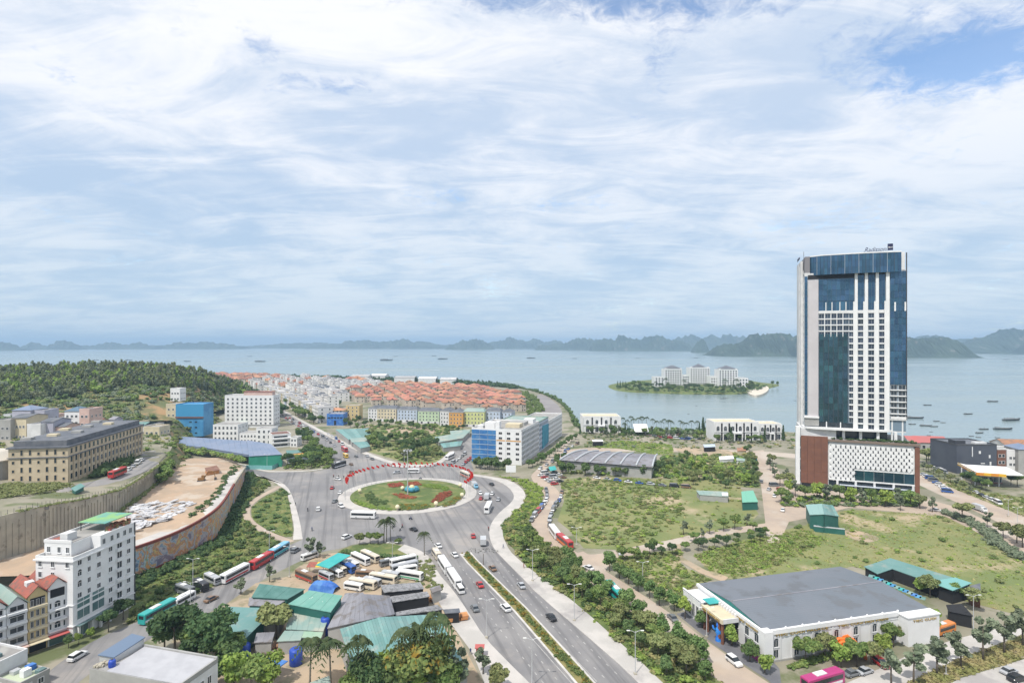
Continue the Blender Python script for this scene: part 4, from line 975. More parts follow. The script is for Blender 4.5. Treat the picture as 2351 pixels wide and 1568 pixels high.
# market and shops, centre foreground
shed('teal_shed', 'large teal gabled shed behind the palm trees', 'shed', [pn(6, 735, 1090, 6, 1085, 988, 9, 1243, 1480, 9, 858, 1480, 6), pn(6, 1085, 988, 9, 1580, 962, 6, 1862, 1450, 6, 1243, 1480, 9)], M_teal, M_grey, seams=14)
shed('grey_shed', 'mauve grey gabled shed beside the timber sheds', 'shed', [pn(6, 780, 778, 5.5, 940, 772, 8.5, 1003, 1005, 8.5, 622, 1087, 5.5), pn(6, 940, 785, 8.5, 1172, 800, 5.5, 1218, 962, 5.5, 1003, 1005, 8.5)], M_slate2, M_grey, seams=8)
shed('green_shed', 'green sheet shed with spotted roof and dark green eave wall', 'shed', [pn(6, 465, 752, 8.5, 758, 800, 8.5, 655, 945, 7, 280, 873, 7)], mat('spotted_green_sheet', (0.12, 0.30, 0.25), (0.16, 0.33, 0.28), 0.2, rough=0.6, c3=(0.5, 0.55, 0.5), scale3=0.9, lo3=0.66, hi3=0.72), M_tealw, seams=8)
shed('lean_to', 'weathered grey green lean-to roof below the green shed', 'shed', [pn(6, 285, 915, 4.8, 640, 985, 4.8, 590, 1112, 4, 262, 1092, 4)], M_teal2, M_grey, seams=7)
shed('green_shed', 'dark green panelled shed by the street tree', 'shed', [pn(6, 30, 695, 6.5, 430, 742, 6.5, 275, 832, 5.5, -40, 812, 5.5)], mat('dark_green_sheet', (0.06, 0.16, 0.14), (0.09, 0.2, 0.18), 0.3, rough=0.6), M_tealw, seams=6)
shed('grey_shed', 'low grey roof strip between two green sheds', 'shed', [pn(6, -60, 815, 5, 262, 840, 5, 180, 892, 4.4, -70, 885, 4.4)], M_slate2, M_tealw, seams=6)
shed('teal_shed', 'broad teal workshop roof next to the dark leafy tree', 'shed', [pn(5, 1985, 895, 5, 2350, 910, 5, 2320, 1010, 4.6, 2080, 1240, 4.2, 1790, 1090, 4.2)], M_teal, M_tealw)
shed('teal_shed', 'faded teal roof left of the olive tree in the yard', 'shed', [pn(6, -10, 905, 5, 262, 908, 5, 205, 1015, 4.4, -70, 1005, 4.4)], M_teal, M_grey, seams=6)
shed('grey_shed', 'small grey roof below the olive tree in the yard', 'shed', [pn(6, 5, 1125, 4, 165, 1118, 4, 140, 1205, 3.6, -20, 1210, 3.6)], M_slate2, M_grey, seams=4)
shed('teal_shed', 'small teal and cream patched roof behind the leftmost palm', 'shed', [pn(6, 250, 1105, 4, 420, 1110, 4, 390, 1190, 3.6, 180, 1200, 3.6)], M_teal2, M_grey, seams=4)
shed('green_shed', 'narrow pale green roof above the blue tank', 'shed', [pn(6, 420, 1110, 4.2, 590, 1120, 4.2, 570, 1170, 3.8, 400, 1165, 3.8)], mat('pale_green_sheet', (0.25, 0.38, 0.28), (0.3, 0.4, 0.3), 0.2), M_grey, seams=4)
shed('blue_canopy', 'faded blue tarpaulin canopy beside a pile of timber', 'canopy', [pn(6, 80, 1330, 3.2, 280, 1370, 3.2, 200, 1430, 2.8, -20, 1410, 2.8)], M_tarp, wall=False)
shed('long_shed', 'long asbestos roofed timber shed facing the bus park', 'shed', [pn(6, 1090, 708, 4, 1440, 682, 4, 1475, 738, 4.8, 1120, 772, 4.8)], M_asb, M_dark, seams=10)
shed('long_shed', 'middle asbestos roofed timber shed of the row', 'shed', [pn(6, 1170, 808, 4, 1500, 762, 4, 1525, 806, 4.6, 1195, 858, 4.6)], M_asb, M_dark, seams=9)
shed('long_shed', 'asbestos roofed timber shed nearest the big teal roof', 'shed', [pn(6, 1215, 945, 4, 1590, 880, 4, 1640, 920, 4.6, 1225, 975, 4.6)], M_asb, M_dark, seams=10)
shed('kiosk', 'grey roofed kiosk above a small tree on the pavement edge', 'kiosk', [pn(6, 1520, 735, 4, 1610, 705, 4, 1630, 745, 3.6, 1545, 775, 3.6)], M_slate2, M_grey)
shed('kiosk', 'small open kiosk with grey roof on the pavement', 'kiosk', [pn(6, 1640, 920, 3.6, 1780, 910, 3.6, 1790, 945, 3.2, 1655, 955, 3.2)], M_slate, M_dark)
shed('teal_canopy', 'bright teal canopy at the edge of the bus park', 'canopy', [pn(6, 720, 425, 4.6, 830, 445, 4.6, 640, 560, 4.2, 525, 530, 4.2)], M_tealb, wall=False)
def blocks(name, label, cat, pts, sizes, m, group=None, part='board'):
    root = thing(name, label, cat, pts[0], 0, group)
    for q, (a, b, c, rz, z) in zip(pts, sizes):
        o = MB().use(m).box(-a / 2, a / 2, -b / 2, b / 2, 0, c).build(part, root); o.location = q - pts[0] + Vector((0, 0, z)); o.rotation_euler = (0, 0, rz)
    return root
for lab, zx, zy, n in (('orange sawn timber stack between two long sheds', 1390, 865, 7), ('short orange timber stack left of the long one', 1220, 895, 2), ('orange timber pile in front of the small kiosk', 1725, 1020, 5)):
    q0 = za(6, zx, zy); d = (za(6, zx + 50, zy - 8) - q0).normalized(); pts, sz = [], []
    for k in range(n * 3):
        pts.append(q0 + d * ((k % n) - n / 2) * 2.1 + Vector((RND.uniform(-.3, .3), RND.uniform(-.5, .5), 0))); sz.append((2.0, 2.6, 0.5, math.atan2(d.y, d.x) + RND.uniform(-.1, .1), 0.5 * (k // n)))
    blocks('timber_stack', lab, 'timber', pts, sz, M_wood)
M_tank = mat('blue_plastic', (0.02, 0.06, 0.36), (0.03, 0.08, 0.4), 0.5, rough=0.4)
def tank(label, q, r, h, m=None):
    root = thing('water_tank', label, 'tank', q)
    MB().use(m or M_tank).lathe([(r * 0.9, 0), (r, 0.15), (r, h - 0.3), (r * 0.8, h - 0.05), (r * 0.3, h)], 14).build('body', root, True)
    MB().use(M_steel).lathe([(r * 0.3, h + 0.002), (r * 0.3, h + 0.12), (0.02, h + 0.15)], 10).build('lid', root)
tank('upright blue water tank beside the grey gabled shed', za(6, 610, 1160, 0), 1.3, 5.4)
tank('large blue water tank behind the leftmost palm', za(6, 350, 1400, 0), 1.6, 4.0)
tank('round blue water tank by the dark leafy tree', za(5, 2140, 1330, 0), 1.5, 3.2)
shed('corrugated_stall', 'low grey stall behind the three palms', 'stall', [pn(6, 470, 1560, 3, 640, 1500, 3, 660, 1600, 2.8, 480, 1660, 2.8)], M_teal2, M_grey)
# junk piles in the yard
rub = thing('scrap_pile', 'rusty brown scrap heap between canopy and sheds', 'scrap', za(6, 100, 1290))
for k in range(40):
    o = MB().use(mat('scrap%d' % (k % 4), [(0.22, 0.13, 0.09), (0.30, 0.26, 0.22), (0.16, 0.12, 0.10), (0.35, 0.2, 0.12)][k % 4])).box(-0.8, 0.8, -0.4, 0.4, 0, 0.5).build('scrap_piece', rub)
    q = za(6, RND.uniform(0, 250), RND.uniform(1245, 1320)) - za(6, 100, 1290); o.location = q + Vector((0, 0, RND.uniform(0, 1.2))); o.rotation_euler = (RND.uniform(-.5, .5), RND.uniform(-.5, .5), RND.uniform(0, 3)); o.scale = (RND.uniform(.6, 2), RND.uniform(.6, 2), RND.uniform(.5, 1.6))
# right-hand sheds
shed('green_shed', 'green gabled shed alone on the grass beside the side road', 'shed', [pn(8, 330, 5, 6, 470, -5, 8, 492, 88, 8, 365, 92, 6), pn(8, 470, -5, 8, 570, 10, 6, 622, 105, 6, 492, 88, 8)], [mat('sunlit_slope_sheet', (0.25, 0.40, 0.37), rough=0.5), M_teal], M_tealw, seams=4)  # left slope has a paler sheet colour, standing for sun from that side
shed('site_fence', 'dark sheet fence in front of the lone green shed', 'fence', [pn(8, 400, 182, 2.4, 670, 212, 2.4, 675, 220, 2.4, 400, 192, 2.4)], M_alu, M_tealw, inset=0.02)
shed('teal_roof', 'long L-shaped teal roof behind the banquet hall', 'shed', [pn(8, 840, 545, 4, 1070, 470, 5, 1780, 690, 5, 1640, 760, 4, 1090, 565, 4, 960, 610, 4)], M_teal, M_dark)
shed('teal_roof', 'short paler teal roof at the end of the long one', 'shed', [pn(8, 1500, 660, 5.3, 1640, 640, 5.3, 1785, 688, 5.3, 1620, 755, 4.6, 1470, 700, 4.6)], mat('pale_teal_sheet', (0.16, 0.36, 0.34), rough=0.5), M_dark, inset=1.2)
for i in range(13):
    t = i / 12; q = [za(8, lerp(885, 1330, t) + a, lerp(612, 805, t) + b, 3.4) for a, b in ((0, 0), (55, 12), (45, 34), (-8, 22))]
    shed('service_canopy', '%s small teal service canopy from the left along the hall back wall' % ORL[i], 'canopy', [q], [M_teal, M_tealb, M_bluew][i % 3] if i != 10 else M_tarp, wall=False, group='canopies behind the hall', th=0.12)
shed('dark_shed', 'black sheet shed with open front under the trees right of the hall', 'shed', [pn(8, 1560, 880, 4, 1700, 870, 4, 1800, 980, 3.6, 1580, 935, 3.6)], M_dark, M_dark)
shed('brick_store', 'open store with dark walls at the far end of the teal roof', 'store', [pn(8, 1740, 720, 4.4, 1860, 690, 4.4, 1865, 800, 4, 1770, 770, 4)], M_slate, M_brown)
shed('teal_lean_to', 'long faded teal roof on the edge of the shrub field', 'shed', [pn(3, 1690, 1440, 3.4, 1980, 1452, 3.4, 1990, 1500, 3, 1720, 1480, 3)], M_teal2, M_grey, seams=5)
shed('green_shed', 'light green shed at the corner of the shrub field and dirt road', 'shed', [pn(3, 2105, 1450, 4.5, 2215, 1440, 4.5, 2260, 1545, 4, 2115, 1550, 4)], mat('mint_sheet', (0.16, 0.42, 0.30), rough=0.5), M_tealw, seams=3)
shed('white_cabin', 'small white sheet cabin beside the faded teal roof', 'cabin', [pn(3, 1925, 1460, 3.6, 1985, 1462, 3.6, 1985, 1490, 3.4, 1930, 1488, 3.4)], M_white2, M_white)
# grey shed with raised curved ribs
cs = [at(*zp(3, *q), 8) for q in ((440, 1150), (1288, 1215), (1335, 1098), (690, 1058))]
root = thing('ribbed_hall', 'low dark grey roofed hall with six pale raised ribs', 'hall', (cs[0].x, cs[0].y, 0), 0)
o0 = Vector((cs[0].x, cs[0].y, 0)); ns = 6
def rp(s, t):
    q = cs[0].lerp(cs[1], s).lerp(cs[3].lerp(cs[2], s), t) - o0; q.z = 6.2 + 2.6 * math.sin(math.pi * (0.12 + 0.8 * t)); return q
for i in range(ns):
    for j in range(5): MB().use(M_slate2).slab([rp(i / ns, j / 5), rp((i + 1) / ns, j / 5), rp((i + 1) / ns, (j + 1) / 5), rp(i / ns, (j + 1) / 5)], 0.2).build('roof_panel', root)
for i in range(ns + 1):
    mb = MB().use(M_alu); mb.tube([rp(i / ns, j / 10) + Vector((0, 0, 0.35)) for j in range(11)], 0.55, 6); mb.build('rib', root)
q = [rp(0.01, 0.03), rp(0.99, 0.03), rp(0.99, 0.97), rp(0.01, 0.97)]
MB().use(M_grey).prism([(a.x, a.y) for a in q], -0.3, 6.3).build('wall', root)
# market roofs at the west road
shed('market_hall', 'long blue grey market roof west of the roundabout', 'market', [[at(338, 998, 9), at(452, 1004, 10), at(462, 1026, 8), at(345, 1013, 7)], [at(452, 1004, 10), at(566, 1012, 10), at(572, 1044, 7.5), at(462, 1026, 8)]], M_bluesheet, M_bluesheet, base=6.5, seams=8)
mk = shed('market_hall', 'blue grey market hall with teal and green end walls at the west road', 'market', [[at(566, 1010, 10.5), at(622, 1019, 10), at(648, 1043, 8), at(572, 1047, 7.8)]], M_bluesheet, mat('green_sheet_wall', (0.03, 0.24, 0.16), (0.04, 0.28, 0.19), 0.2), seams=7)
mb = MB().use(mat('teal_stripe_wall', (0.18, 0.42, 0.42))); n_ = [at(565, 1077), at(625, 1078), at(650, 1066)]
fen = thing('sheet_fence', 'pale teal sheet fence in front of the green market wall', 'fence', n_[0])
for i in range(2):
    a, b = n_[i] - n_[0], n_[i + 1] - n_[0]; k = 8
    for j in range(k):
        c, d = a.lerp(b, j / k + .003), a.lerp(b, (j + 1) / k - .003); MB().use(mat('teal_stripe_wall', (0.18, 0.42, 0.42))).raw([(c.x, c.y, 0), (d.x, d.y, 0), (d.x, d.y, 2.6), (c.x, c.y, 2.6), (c.x, c.y + .1, 0), (d.x, d.y + .1, 0), (d.x, d.y + .1, 2.6), (c.x, c.y + .1, 2.6)], [(0, 1, 2, 3), (5, 4, 7, 6), (3, 2, 6, 7), (1, 5, 6, 2), (4, 0, 3, 7)]).build('sheet', fen)
shed('orange_shop', 'low shop with orange front eave and teal roof by the west pavement', 'shop', [pn(12, 1010, 1100, 6, 1220, 1095, 6, 1250, 1125, 5.4, 1030, 1150, 5.4), pn(12, 1030, 1152, 5.2, 1320, 1118, 5.2, 1320, 1150, 4.2, 1035, 1190, 4.2)], [M_teal, M_orange], M_pblue)
# teal sheds in the park
for i, (lab, f) in enumerate((('broad teal shed at the back of the park', (2, 730, 880, 4.5, 1040, 870, 4.5, 1060, 950, 4, 850, 975, 4)), ('teal shed in front of the broad one in the park', (2, 860, 965, 4.3, 1090, 945, 4.3, 1000, 990, 3.8, 880, 1000, 3.8)),
        ('light teal shed beside the boulevard pavement', (2, 890, 1000, 4, 1020, 990, 4, 1050, 1035, 3.6, 960, 1055, 3.6)), ('long teal shed at the right edge of the park', (2, 1640, 950, 4.2, 1960, 900, 4.2, 1900, 960, 3.8, 1680, 1000, 3.8)),
        ('teal stall roof next to the north road', (2, 1690, 1010, 3.8, 1900, 985, 3.8, 1880, 1030, 3.4, 1720, 1050, 3.4)), ('green roof in front of the lime shophouses', (2, 1780, 895, 4, 1970, 880, 4, 1960, 915, 3.6, 1790, 930, 3.6)))):
    shed('teal_shed', lab, 'shed', [pn(*[f[0]] + list(f[1:]))], M_teal if i % 2 == 0 else M_teal2, M_grey, seams=5)
# ---------------------------------------------------------------- lower left: white hotel, narrow houses, near roofs
wb = Bld('white_hotel', 'seven storey white corner hotel at the lower left street', 'hotel', Vector((-129.2, 154.3, 0)), Vector((-118.0, 152.9, 0)), 21.0, 21.6)
wb.walls(M_white2); wb.flat(M_flat, 0.9, M_white2)
Lw, Dw = wb.L, wb.D
wb.box('top_storey', M_white2, 0.02, Lw - 3.0, 2.5, Dw - 0.3, 21.7, 25.2)
wb.box('top_storey', M_white2, Lw - 3.0, Lw - 0.02, Dw * 0.42, Dw - 0.02, 21.7, 25.4)
wb.box('top_roof', M_flat, 0.2, Lw - 3.2, 2.7, Dw - 0.6, 25.21, 25.35)
mb = MB().use(M_white2); mb.box(-0.1, Lw - 2.9, 2.4, 2.7, 25.2, 26.0); mb.box(-0.1, 0.2, 2.7, Dw, 25.2, 26.0); wb.part('parapet', mb)
wb.box('roof_terrace', mat('roof_greening', (0.22, 0.40, 0.16), (0.13, 0.32, 0.28), 0.3), 1.5, Lw - 1.0, Dw * 0.55, Dw + 0.6, 27.8, 28.0)
for xx in (2.0, Lw - 1.5):
    for yy in (Dw * 0.57, Dw * 0.95): wb.box('post', M_steel, xx - .08, xx + .08, yy - .08, yy + .08, 25.36, 27.8)
wb.box('red_terrace_floor', M_red, 0.4, 3.6, 3.0, 6.5, 25.36, 25.46)
wb.box('stair_room', M_white, 3.9, 6.2, 3.4, 6.4, 25.36, 27.4)
mb = MB().use(mat('terrace_flowers', (0.40, 0.10, 0.08), (0.12, 0.16, 0.06), 1.2))
for k in range(30): mb.box(*[v for c, s in ((RND.uniform(Lw - 2.8, Lw - 0.4), .35), (RND.uniform(Dw * .6, Dw - .5), .35)) for v in (c - s, c + s)], 25.42, 25.42 + RND.uniform(.5, 1.3))
tag(wb.part('planting', mb), kind='stuff')
wb.ledge(3.8, M_white2, 0.3, 0.35, 'fr'); wb.ledge(9.4, M_white2, 0.25, 0.25, 'fr'); wb.ledge(21.2, M_white2, 0.4, 0.45, 'fr')
for j in range(7):
    z = 4.6 + j * 2.95
    if j in (5,):
        for xx in (1.4, 5.2, 9.6): wb.win('f', xx, z + 0.2, 1.15, 1.7, 2)
    elif j == 6: 
        pass
    elif j >= 4:
        for xx in (1.4, 5.2): wb.win('f', xx, z + 0.2, 1.15, 1.7, 2)
for xx in (1.4, 4.6, 7.2): wb.win('f', xx, 22.5, 1.1, 1.7, 2, off=-2.5)
for j in range(6):
    z = 4.6 + j * 2.95
    for k, yy in enumerate((2.0, 5.0, 8.2, 12.2, 15.4, 18.8)):
        if j < 2 and k < 3:
            continue
        st = 3 if (k == 0 and j in (3, 4)) else 2
        if k == 4: wb.win('r', yy, z - 0.1, 1.9, 2.4, 1)
        else: wb.win('r', yy, z + 0.3, 1.4 if k != 1 else 1.1, 1.5 if st == 2 else 1.3, st)
        if k == 4: wb.box('balcony', M_white2, Lw + 0.004, Lw + 0.8, yy - 1.3, yy + 1.3, z - 0.5, z + 0.35)
for k, yy in enumerate((9.6, 12.4, 14.6, 17.0, 19.2)): wb.win('r', yy + 0.3, 22.6, 1.2, 1.7, 1)
for yy, w in ((3.2, 4.2), (8.0, 4.2)):
    wb.win('r', yy, 5.0, w, 2.6, 1, None, M_gglass); wb.win('r', yy, 8.0, w, 2.6, 1, None, M_gglass)
wb.box('glass_awning', M_gglass, Lw + 0.05, Lw + 1.6, 0.5, 11.5, 3.75, 3.9)
for yy in (1.0, 5.2, 8.0, 11.2): wb.box('column', M_white2, Lw + 0.5, Lw + 1.1, yy - 0.3, yy + 0.3, -0.3, 3.74)
wb.win('r', 9.5, 0.2, 2.6, 3.0, 1, M_steel, M_dark, name='door'); wb.win('r', 3.0, 0.2, 3.6, 2.8, 1, None, M_gglass)
wb.win('r', 15.5, 0.2, 5.0, 2.8, 1)
wb.box('side_fin', M_steel, Lw - 0.1, Lw + 0.2, Dw + 0.002, Dw + 0.3, 0, 25.4)
# narrow townhouses
tA, tB = Vector((-129.5, 139.5, 0)), Vector((-120.0, 153.4, 0)); tu = (tB - tA).normalized(); tl = (tB - tA).length
for k, (nm, lab, wm, h, roof) in enumerate((('townhouse', 'leftmost white townhouse with balcony rows at the left edge', M_white2, 14.0, 'red'), ('townhouse', 'white townhouse with faded green gable roof', M_white, 13.2, 'green'),
        ('townhouse', 'yellow fronted narrow townhouse under red tiles', M_yellow, 14.4, 'red'), ('townhouse', 'white townhouse with arched windows next to the white hotel', M_white2, 15.2, 'red'))):
    a, b = tA + tu * (tl * k / 4 + 0.05), tA + tu * (tl * (k + 1) / 4 - 0.05)
    t = Bld(nm, lab, 'townhouse', a, b, 13.0, h)
    t.walls(wm)
    t.gable(M_red if roof == 'red' else M_teal2, 2.4, 0.4, 'y', wm)
    t.box('terrace_opening', M_dark, 0.5, t.L - 0.5, -0.05, -0.01, h - 2.6, h - 0.4)
    for j in range(4 if k != 3 else 3):
        z = 3.4 + j * 2.75 + (0.6 if k == 3 else 0)
        if k == 3:
            t.win('f', t.L / 2, z + 0.3, 1.5, 1.2, 3); t.win('f', 0.55, z + 0.3, 0.45, 1.5, 0); t.win('f', t.L - 0.55, z + 0.3, 0.45, 1.5, 0)
        elif k == 2:
            for q in (0.9, t.L / 2, t.L - 0.9): t.win('f', q, z + 0.3, 0.7, 1.6, 1, M_white)
        else: t.win('f', t.L / 2, z + 0.3, t.L - 1.1, 1.5, 1, M_white2)
        t.box('balcony', M_white2 if k != 2 else M_cream, 0.1, t.L - 0.1, -0.9, -0.004, z - 0.35, z + (0.25 if k != 3 else -0.1))
    t.box('awning', [M_pink, M_pink, M_cream, M_redsheet][k], -0.1, t.L + 0.1, -2.2, -0.006, 2.7, 2.85)
    t.box('shop_front', M_dark if k != 3 else M_gglass, 0.3, t.L - 0.3, -0.06, -0.008, 0.1, 2.6)
    if k in (0, 2): t.box('dormer', M_white, 0.9, 2.6, 4.0, 6.0, h + 0.6, h + 2.6)
# near roofs at the bottom edge
gh = Bld('grey_house', 'grey house with pale flat roof at the bottom edge', 'house', Vector((-89.0, 119.8, 0)), Vector((-66.0, 113.6, 0)), 9.4, 11.6)
gh.walls(M_grey)
mb = MB().use(M_grey); mb.box(-0.1, gh.L + .1, gh.D - .3, gh.D + .1, 11.3, 12.5); mb.box(gh.L - .3, gh.L + .1, 0, gh.D - .3, 11.3, 12.2); gh.part('parapet', mb)
gh.part('roof', MB().use(mat('pale_sheet_roof', (0.42, 0.42, 0.44), (0.37, 0.37, 0.39), 0.3, rough=0.6)).slab([(4.5, 0.1, 11.7), (gh.L - 0.35, 0.1, 11.9), (gh.L - 0.35, gh.D - 0.35, 12.2), (4.5, gh.D - 0.35, 12.2)], 0.2))
gh.box('roof', M_flat, 0.1, 4.45, 0.1, gh.D - 0.35, 11.6, 11.7)
gh.box('side_wall', M_white, gh.L + .003, gh.L + .12, 0.1, gh.D, 0, 11.2)
for yy in (3.0, 5.0, 7.0): gh.win('r', yy, 8.0, 1.2, 1.8, 1, off=0.12)
shed('solar_awning', 'curved blue panel awning on the pale grey flat roof', 'awning', [[Vector((-89.2, 122.5, 13.0)), Vector((-85, 121.5, 13.0)), Vector((-82.5, 128, 14.0)), Vector((-86.5, 129.5, 14.0))]], mat('blue_panel', (0.12, 0.17, 0.25), rough=0.3), M_alu, base=11.7, inset=0.3)
tank('small blue barrel beside the awning on the grey roof', Vector((-84.5, 120.2, 11.72)), 0.7, 1.5)
rb = thing('rubble_heap', 'heap of pale rubble at the corner of the grey roof', 'rubble', (-87.2, 120.6, 11.7))
for k in range(22):
    o = MB().use(M_conc).box(-.3, .3, -.25, .25, 0, .35).build('rubble_piece', rb); o.location = (RND.uniform(-1, 1.2), RND.uniform(-.8, .8), RND.uniform(0, .3)); o.rotation_euler = (0, 0, RND.uniform(0, 3))
for (nm, lab, a, b, d, h, m, rm) in (('corner_house', 'low house with cream slab roof in the bottom left corner', (-139, 131.5), (-127.0, 128.2), 9, 8.2, M_cream, mat('cream_slab', (0.55, 0.52, 0.38))),
        ('flat_house', 'flat roofed white house with blue skylights at the lower left', (-128.5, 127.0), (-114.5, 122.8), 9, 9.0, M_white, M_flat),
        ('flat_house', 'low house with a pale green roof slab beside the street', (-113.8, 125.4), (-106.5, 123.0), 6, 6.0, M_grey, mat('pale_green_slab', (0.45, 0.50, 0.36)))):
    t = Bld(nm, lab, 'house', Vector((*a, 0)), Vector((*b, 0)), d, h); t.walls(m); t.flat(rm, 0.6, m)
    for k in range(4): t.box('roof_unit', [M_alu, M_tarp, M_white2, M_gglass][k], 1 + k * t.L / 4.6, 2.4 + k * t.L / 4.6, 2 + (k % 2) * 2, 3.6 + (k % 2) * 2, h + 0.12, h + 0.9 + 0.4 * (k % 3))
    t.grid('f', 0.6, t.L - 0.6, 3, 1.2, 3.0, 2, 1.3, 1.4, 1); t.grid('r', 0.6, t.D - 0.6, 2, 1.2, 3.0, 2, 1.3, 1.4, 1)
# ---------------------------------------------------------------- upper terrace: long beige block and houses around
bz = gat(156, 1108).z - 0.3
bb = Bld('beige_block', 'long beige four storey block with slate roof on the upper terrace', 'building', at(19, 1112.5, bz), at(156, 1107.5, bz), 68.0, 15.2, bz)
q = at(271, 1049, bz); bd = (Vector((q.x, q.y, bz)) - bb.B)
bb.walls(M_beigew); 
bb.box('roof', M_slate, -0.5, bb.L + 0.5, -0.5, 68.4, 15.2, 15.6)
mb = MB().use(M_slate); mb.box(1.2, bb.L - 1.2, 1.2, 66.8, 15.601, 18.0); bb.part('mansard', mb)
for k in range(7): bb.box('roof_light', M_cream if k % 2 else M_grey, 2 + (k % 3) * 5, 6 + (k % 3) * 5, 4 + k * 9, 7 + k * 9, 18.0, 19.0)
bb.ledge(10.9, M_slate, 0.35, 0.4, 'fr'); bb.ledge(15.0, M_slate, 0.3, 0.7, 'fr')
for j in range(4):
    for k in range(7): bb.win('f', 1.8 + k * (bb.L - 3.4) / 6, 1.1 + j * 3.65, 1.1, 2.4 if k % 3 else 1.4, 0, M_beigew)
    for k in range(19): bb.win('r', 2.5 + k * 3.45, 1.1 + j * 3.65, 1.7, 2.5, 0, M_beigew)
for k in range(20): bb.box('pier', M_beigew, bb.L + .004, bb.L + .35, 0.5 + k * 3.45, 1.1 + k * 3.45, 0, 10.8)
rd = thing('round_hall', 'pale round roofed building cut by the left edge', 'building', at(-45, 1105, bz))
MB().use(M_grey).lathe([(14.2, -0.4), (14.2, 9.5)], 40).build('wall', rd)
MB().use(mat('cream_roof', (0.58, 0.52, 0.44), (0.5, 0.46, 0.4), 0.1)).lathe([(14.8, 9.5), (14.8, 10), (9, 12.8), (0.2, 13.6)], 40).build('roof', rd)
M_mauve = paint('mauve_grey_paint', (0.42, 0.42, 0.50))
for (nm, lab, x0, x1, yb, yt, z0, d, m, rf, nx, nf) in (
        ('white_house', 'white four storey house with blue grey turret roof on the terrace', 148, 182, 992, 935, 21, 12, M_white2, 'hip', 3, 3),
        ('brick_house', 'half finished brick sided house right of the turret house', 182, 205, 1000, 941, 21, 12, M_pink, 'flat', 2, 3),
        ('mauve_house', 'mauve grey house with pitched roofs at the left of the terrace', 28, 70, 985, 933, 23, 14, M_mauve, 'hip', 4, 2),
        ('mauve_house', 'smaller mauve house right of the pitched one', 70, 102, 988, 944, 23, 12, M_mauve, 'flat', 3, 2),
        ('grey_row', 'grey flat roofed house at the left edge behind the round building', -12, 24, 1012, 966, 23, 18, M_grey, 'flat', 3, 2),
        ('grey_row', 'cream grey house with slate gable behind the beige block', 25, 60, 1010, 960, 23, 16, M_cream, 'slate', 4, 2),
        ('grey_row', 'pale flat house in the row before the mauve houses', 62, 93, 1015, 976, 22.5, 14, M_white, 'flat', 3, 1),
        ('grey_row', 'mauve house with slate gable before the mauve pair', 94, 122, 1013, 969, 22.5, 14, M_mauve, 'slate', 3, 1),
        ('grey_row', 'low pink house left of the turret house', 123, 148, 1016, 980, 22.5, 12, M_pink, 'slate', 2, 1),
        ('hill_house', 'small white house alone on the wooded hillside', 391, 413, 920, 893, 26, 10, M_white2, 'flat', 3, 2),
        ('hill_shelter', 'low bluish shelter half hidden in the hill trees', 236, 270, 893, 884, 34, 8, M_mauve, 'hip', 2, 1),
        ('low_house', 'long low white house with green roof edge below the hill', 272, 330, 992, 977, 19, 12, M_white, 'teal', 5, 1),
        ('low_house', 'low cream house with red dots of roof below the hill', 330, 366, 1000, 982, 17, 12, M_cream, 'flat', 3, 1),
        ('cream_house', 'narrow cream building against the blue clad building', 381, 404, 985, 929, 6, 14, M_cream, 'flat', 2, 4)):
    if nm not in ('cream_house', 'hill_house'): z0 = gat((x0 + x1) / 2, yb).z - 0.3
    A_, B_ = at(x0, yb, z0), at(x1, yb, z0); hh = (yb - yt) * A_.y / F
    t = Bld(nm, lab, 'house', A_, B_, d, hh, z0); t.walls(m)
    if rf == 'hip': t.H = hh - 2.5; t.hip(M_bluesheet if m is not M_white2 else mat('turret_roof', (0.1, 0.16, 0.22)), 2.6)
    elif rf == 'flat': t.flat(M_flat, 0.7, m)
    elif rf == 'teal': t.gable(M_teal, 1.5, 0.5, 'x')
    else: t.gable(M_slate, 1.6, 0.5, 'x', m)
    if rf == 'hip':
        for c in [c for c in t.root.children if c.name.startswith('wall')]: bpy.data.objects.remove(c)
        t.walls(m, t.H)
    fh_ = (t.H - 0.8) / max(1, nf)
    t.grid('f', 0.5, t.L - 0.5, nx, 0.9, fh_, nf, min(1.6, t.L / nx * 0.55), min(1.7, fh_ * 0.55), 1); t.grid('r', 0.6, t.D - .6, 3, 0.9, fh_, nf, 1.3, min(1.6, fh_ * .5), 1)
for i, (x, y, w, h, rf) in enumerate(sorted(((8, 972, 16, 6, 0), (40, 966, 14, 5, 1), (112, 972, 18, 6, 0), (128, 985, 14, 7, 0), (212, 985, 16, 5, 1), (232, 992, 14, 6, 0), (250, 980, 12, 5, 1), (262, 998, 16, 5, 0), (290, 1000, 14, 5, 1), (312, 990, 12, 6, 0), (345, 992, 14, 5, 0), (30, 1002, 18, 6, 1), (100, 1000, 16, 7, 0)))):
    z_ = gat(x + w / 2, y).z - .3; A_, B_ = at(x, y, z_), at(x + w, y, z_); m_ = [M_white, M_cream, M_grey, M_mauve, M_pink][i % 5]
    t = Bld('small_house', 'small %s house, %s from the left at the hill foot behind the beige block' % (['white', 'cream', 'grey', 'mauve', 'pink'][i % 5], ORL[i]), 'house', A_, B_, 9, h, z_, 'small houses at the hill foot'); t.walls(m_)
    t.flat(M_flat, .6, m_) if not rf else t.gable([M_red, M_teal2, M_slate2][i % 3], 1.8, .5, 'x', m_)
    t.grid('f', .3, t.L - .3, 2, .8, 2.9, max(1, int(h / 3)), 1.2, 1.4, 1)
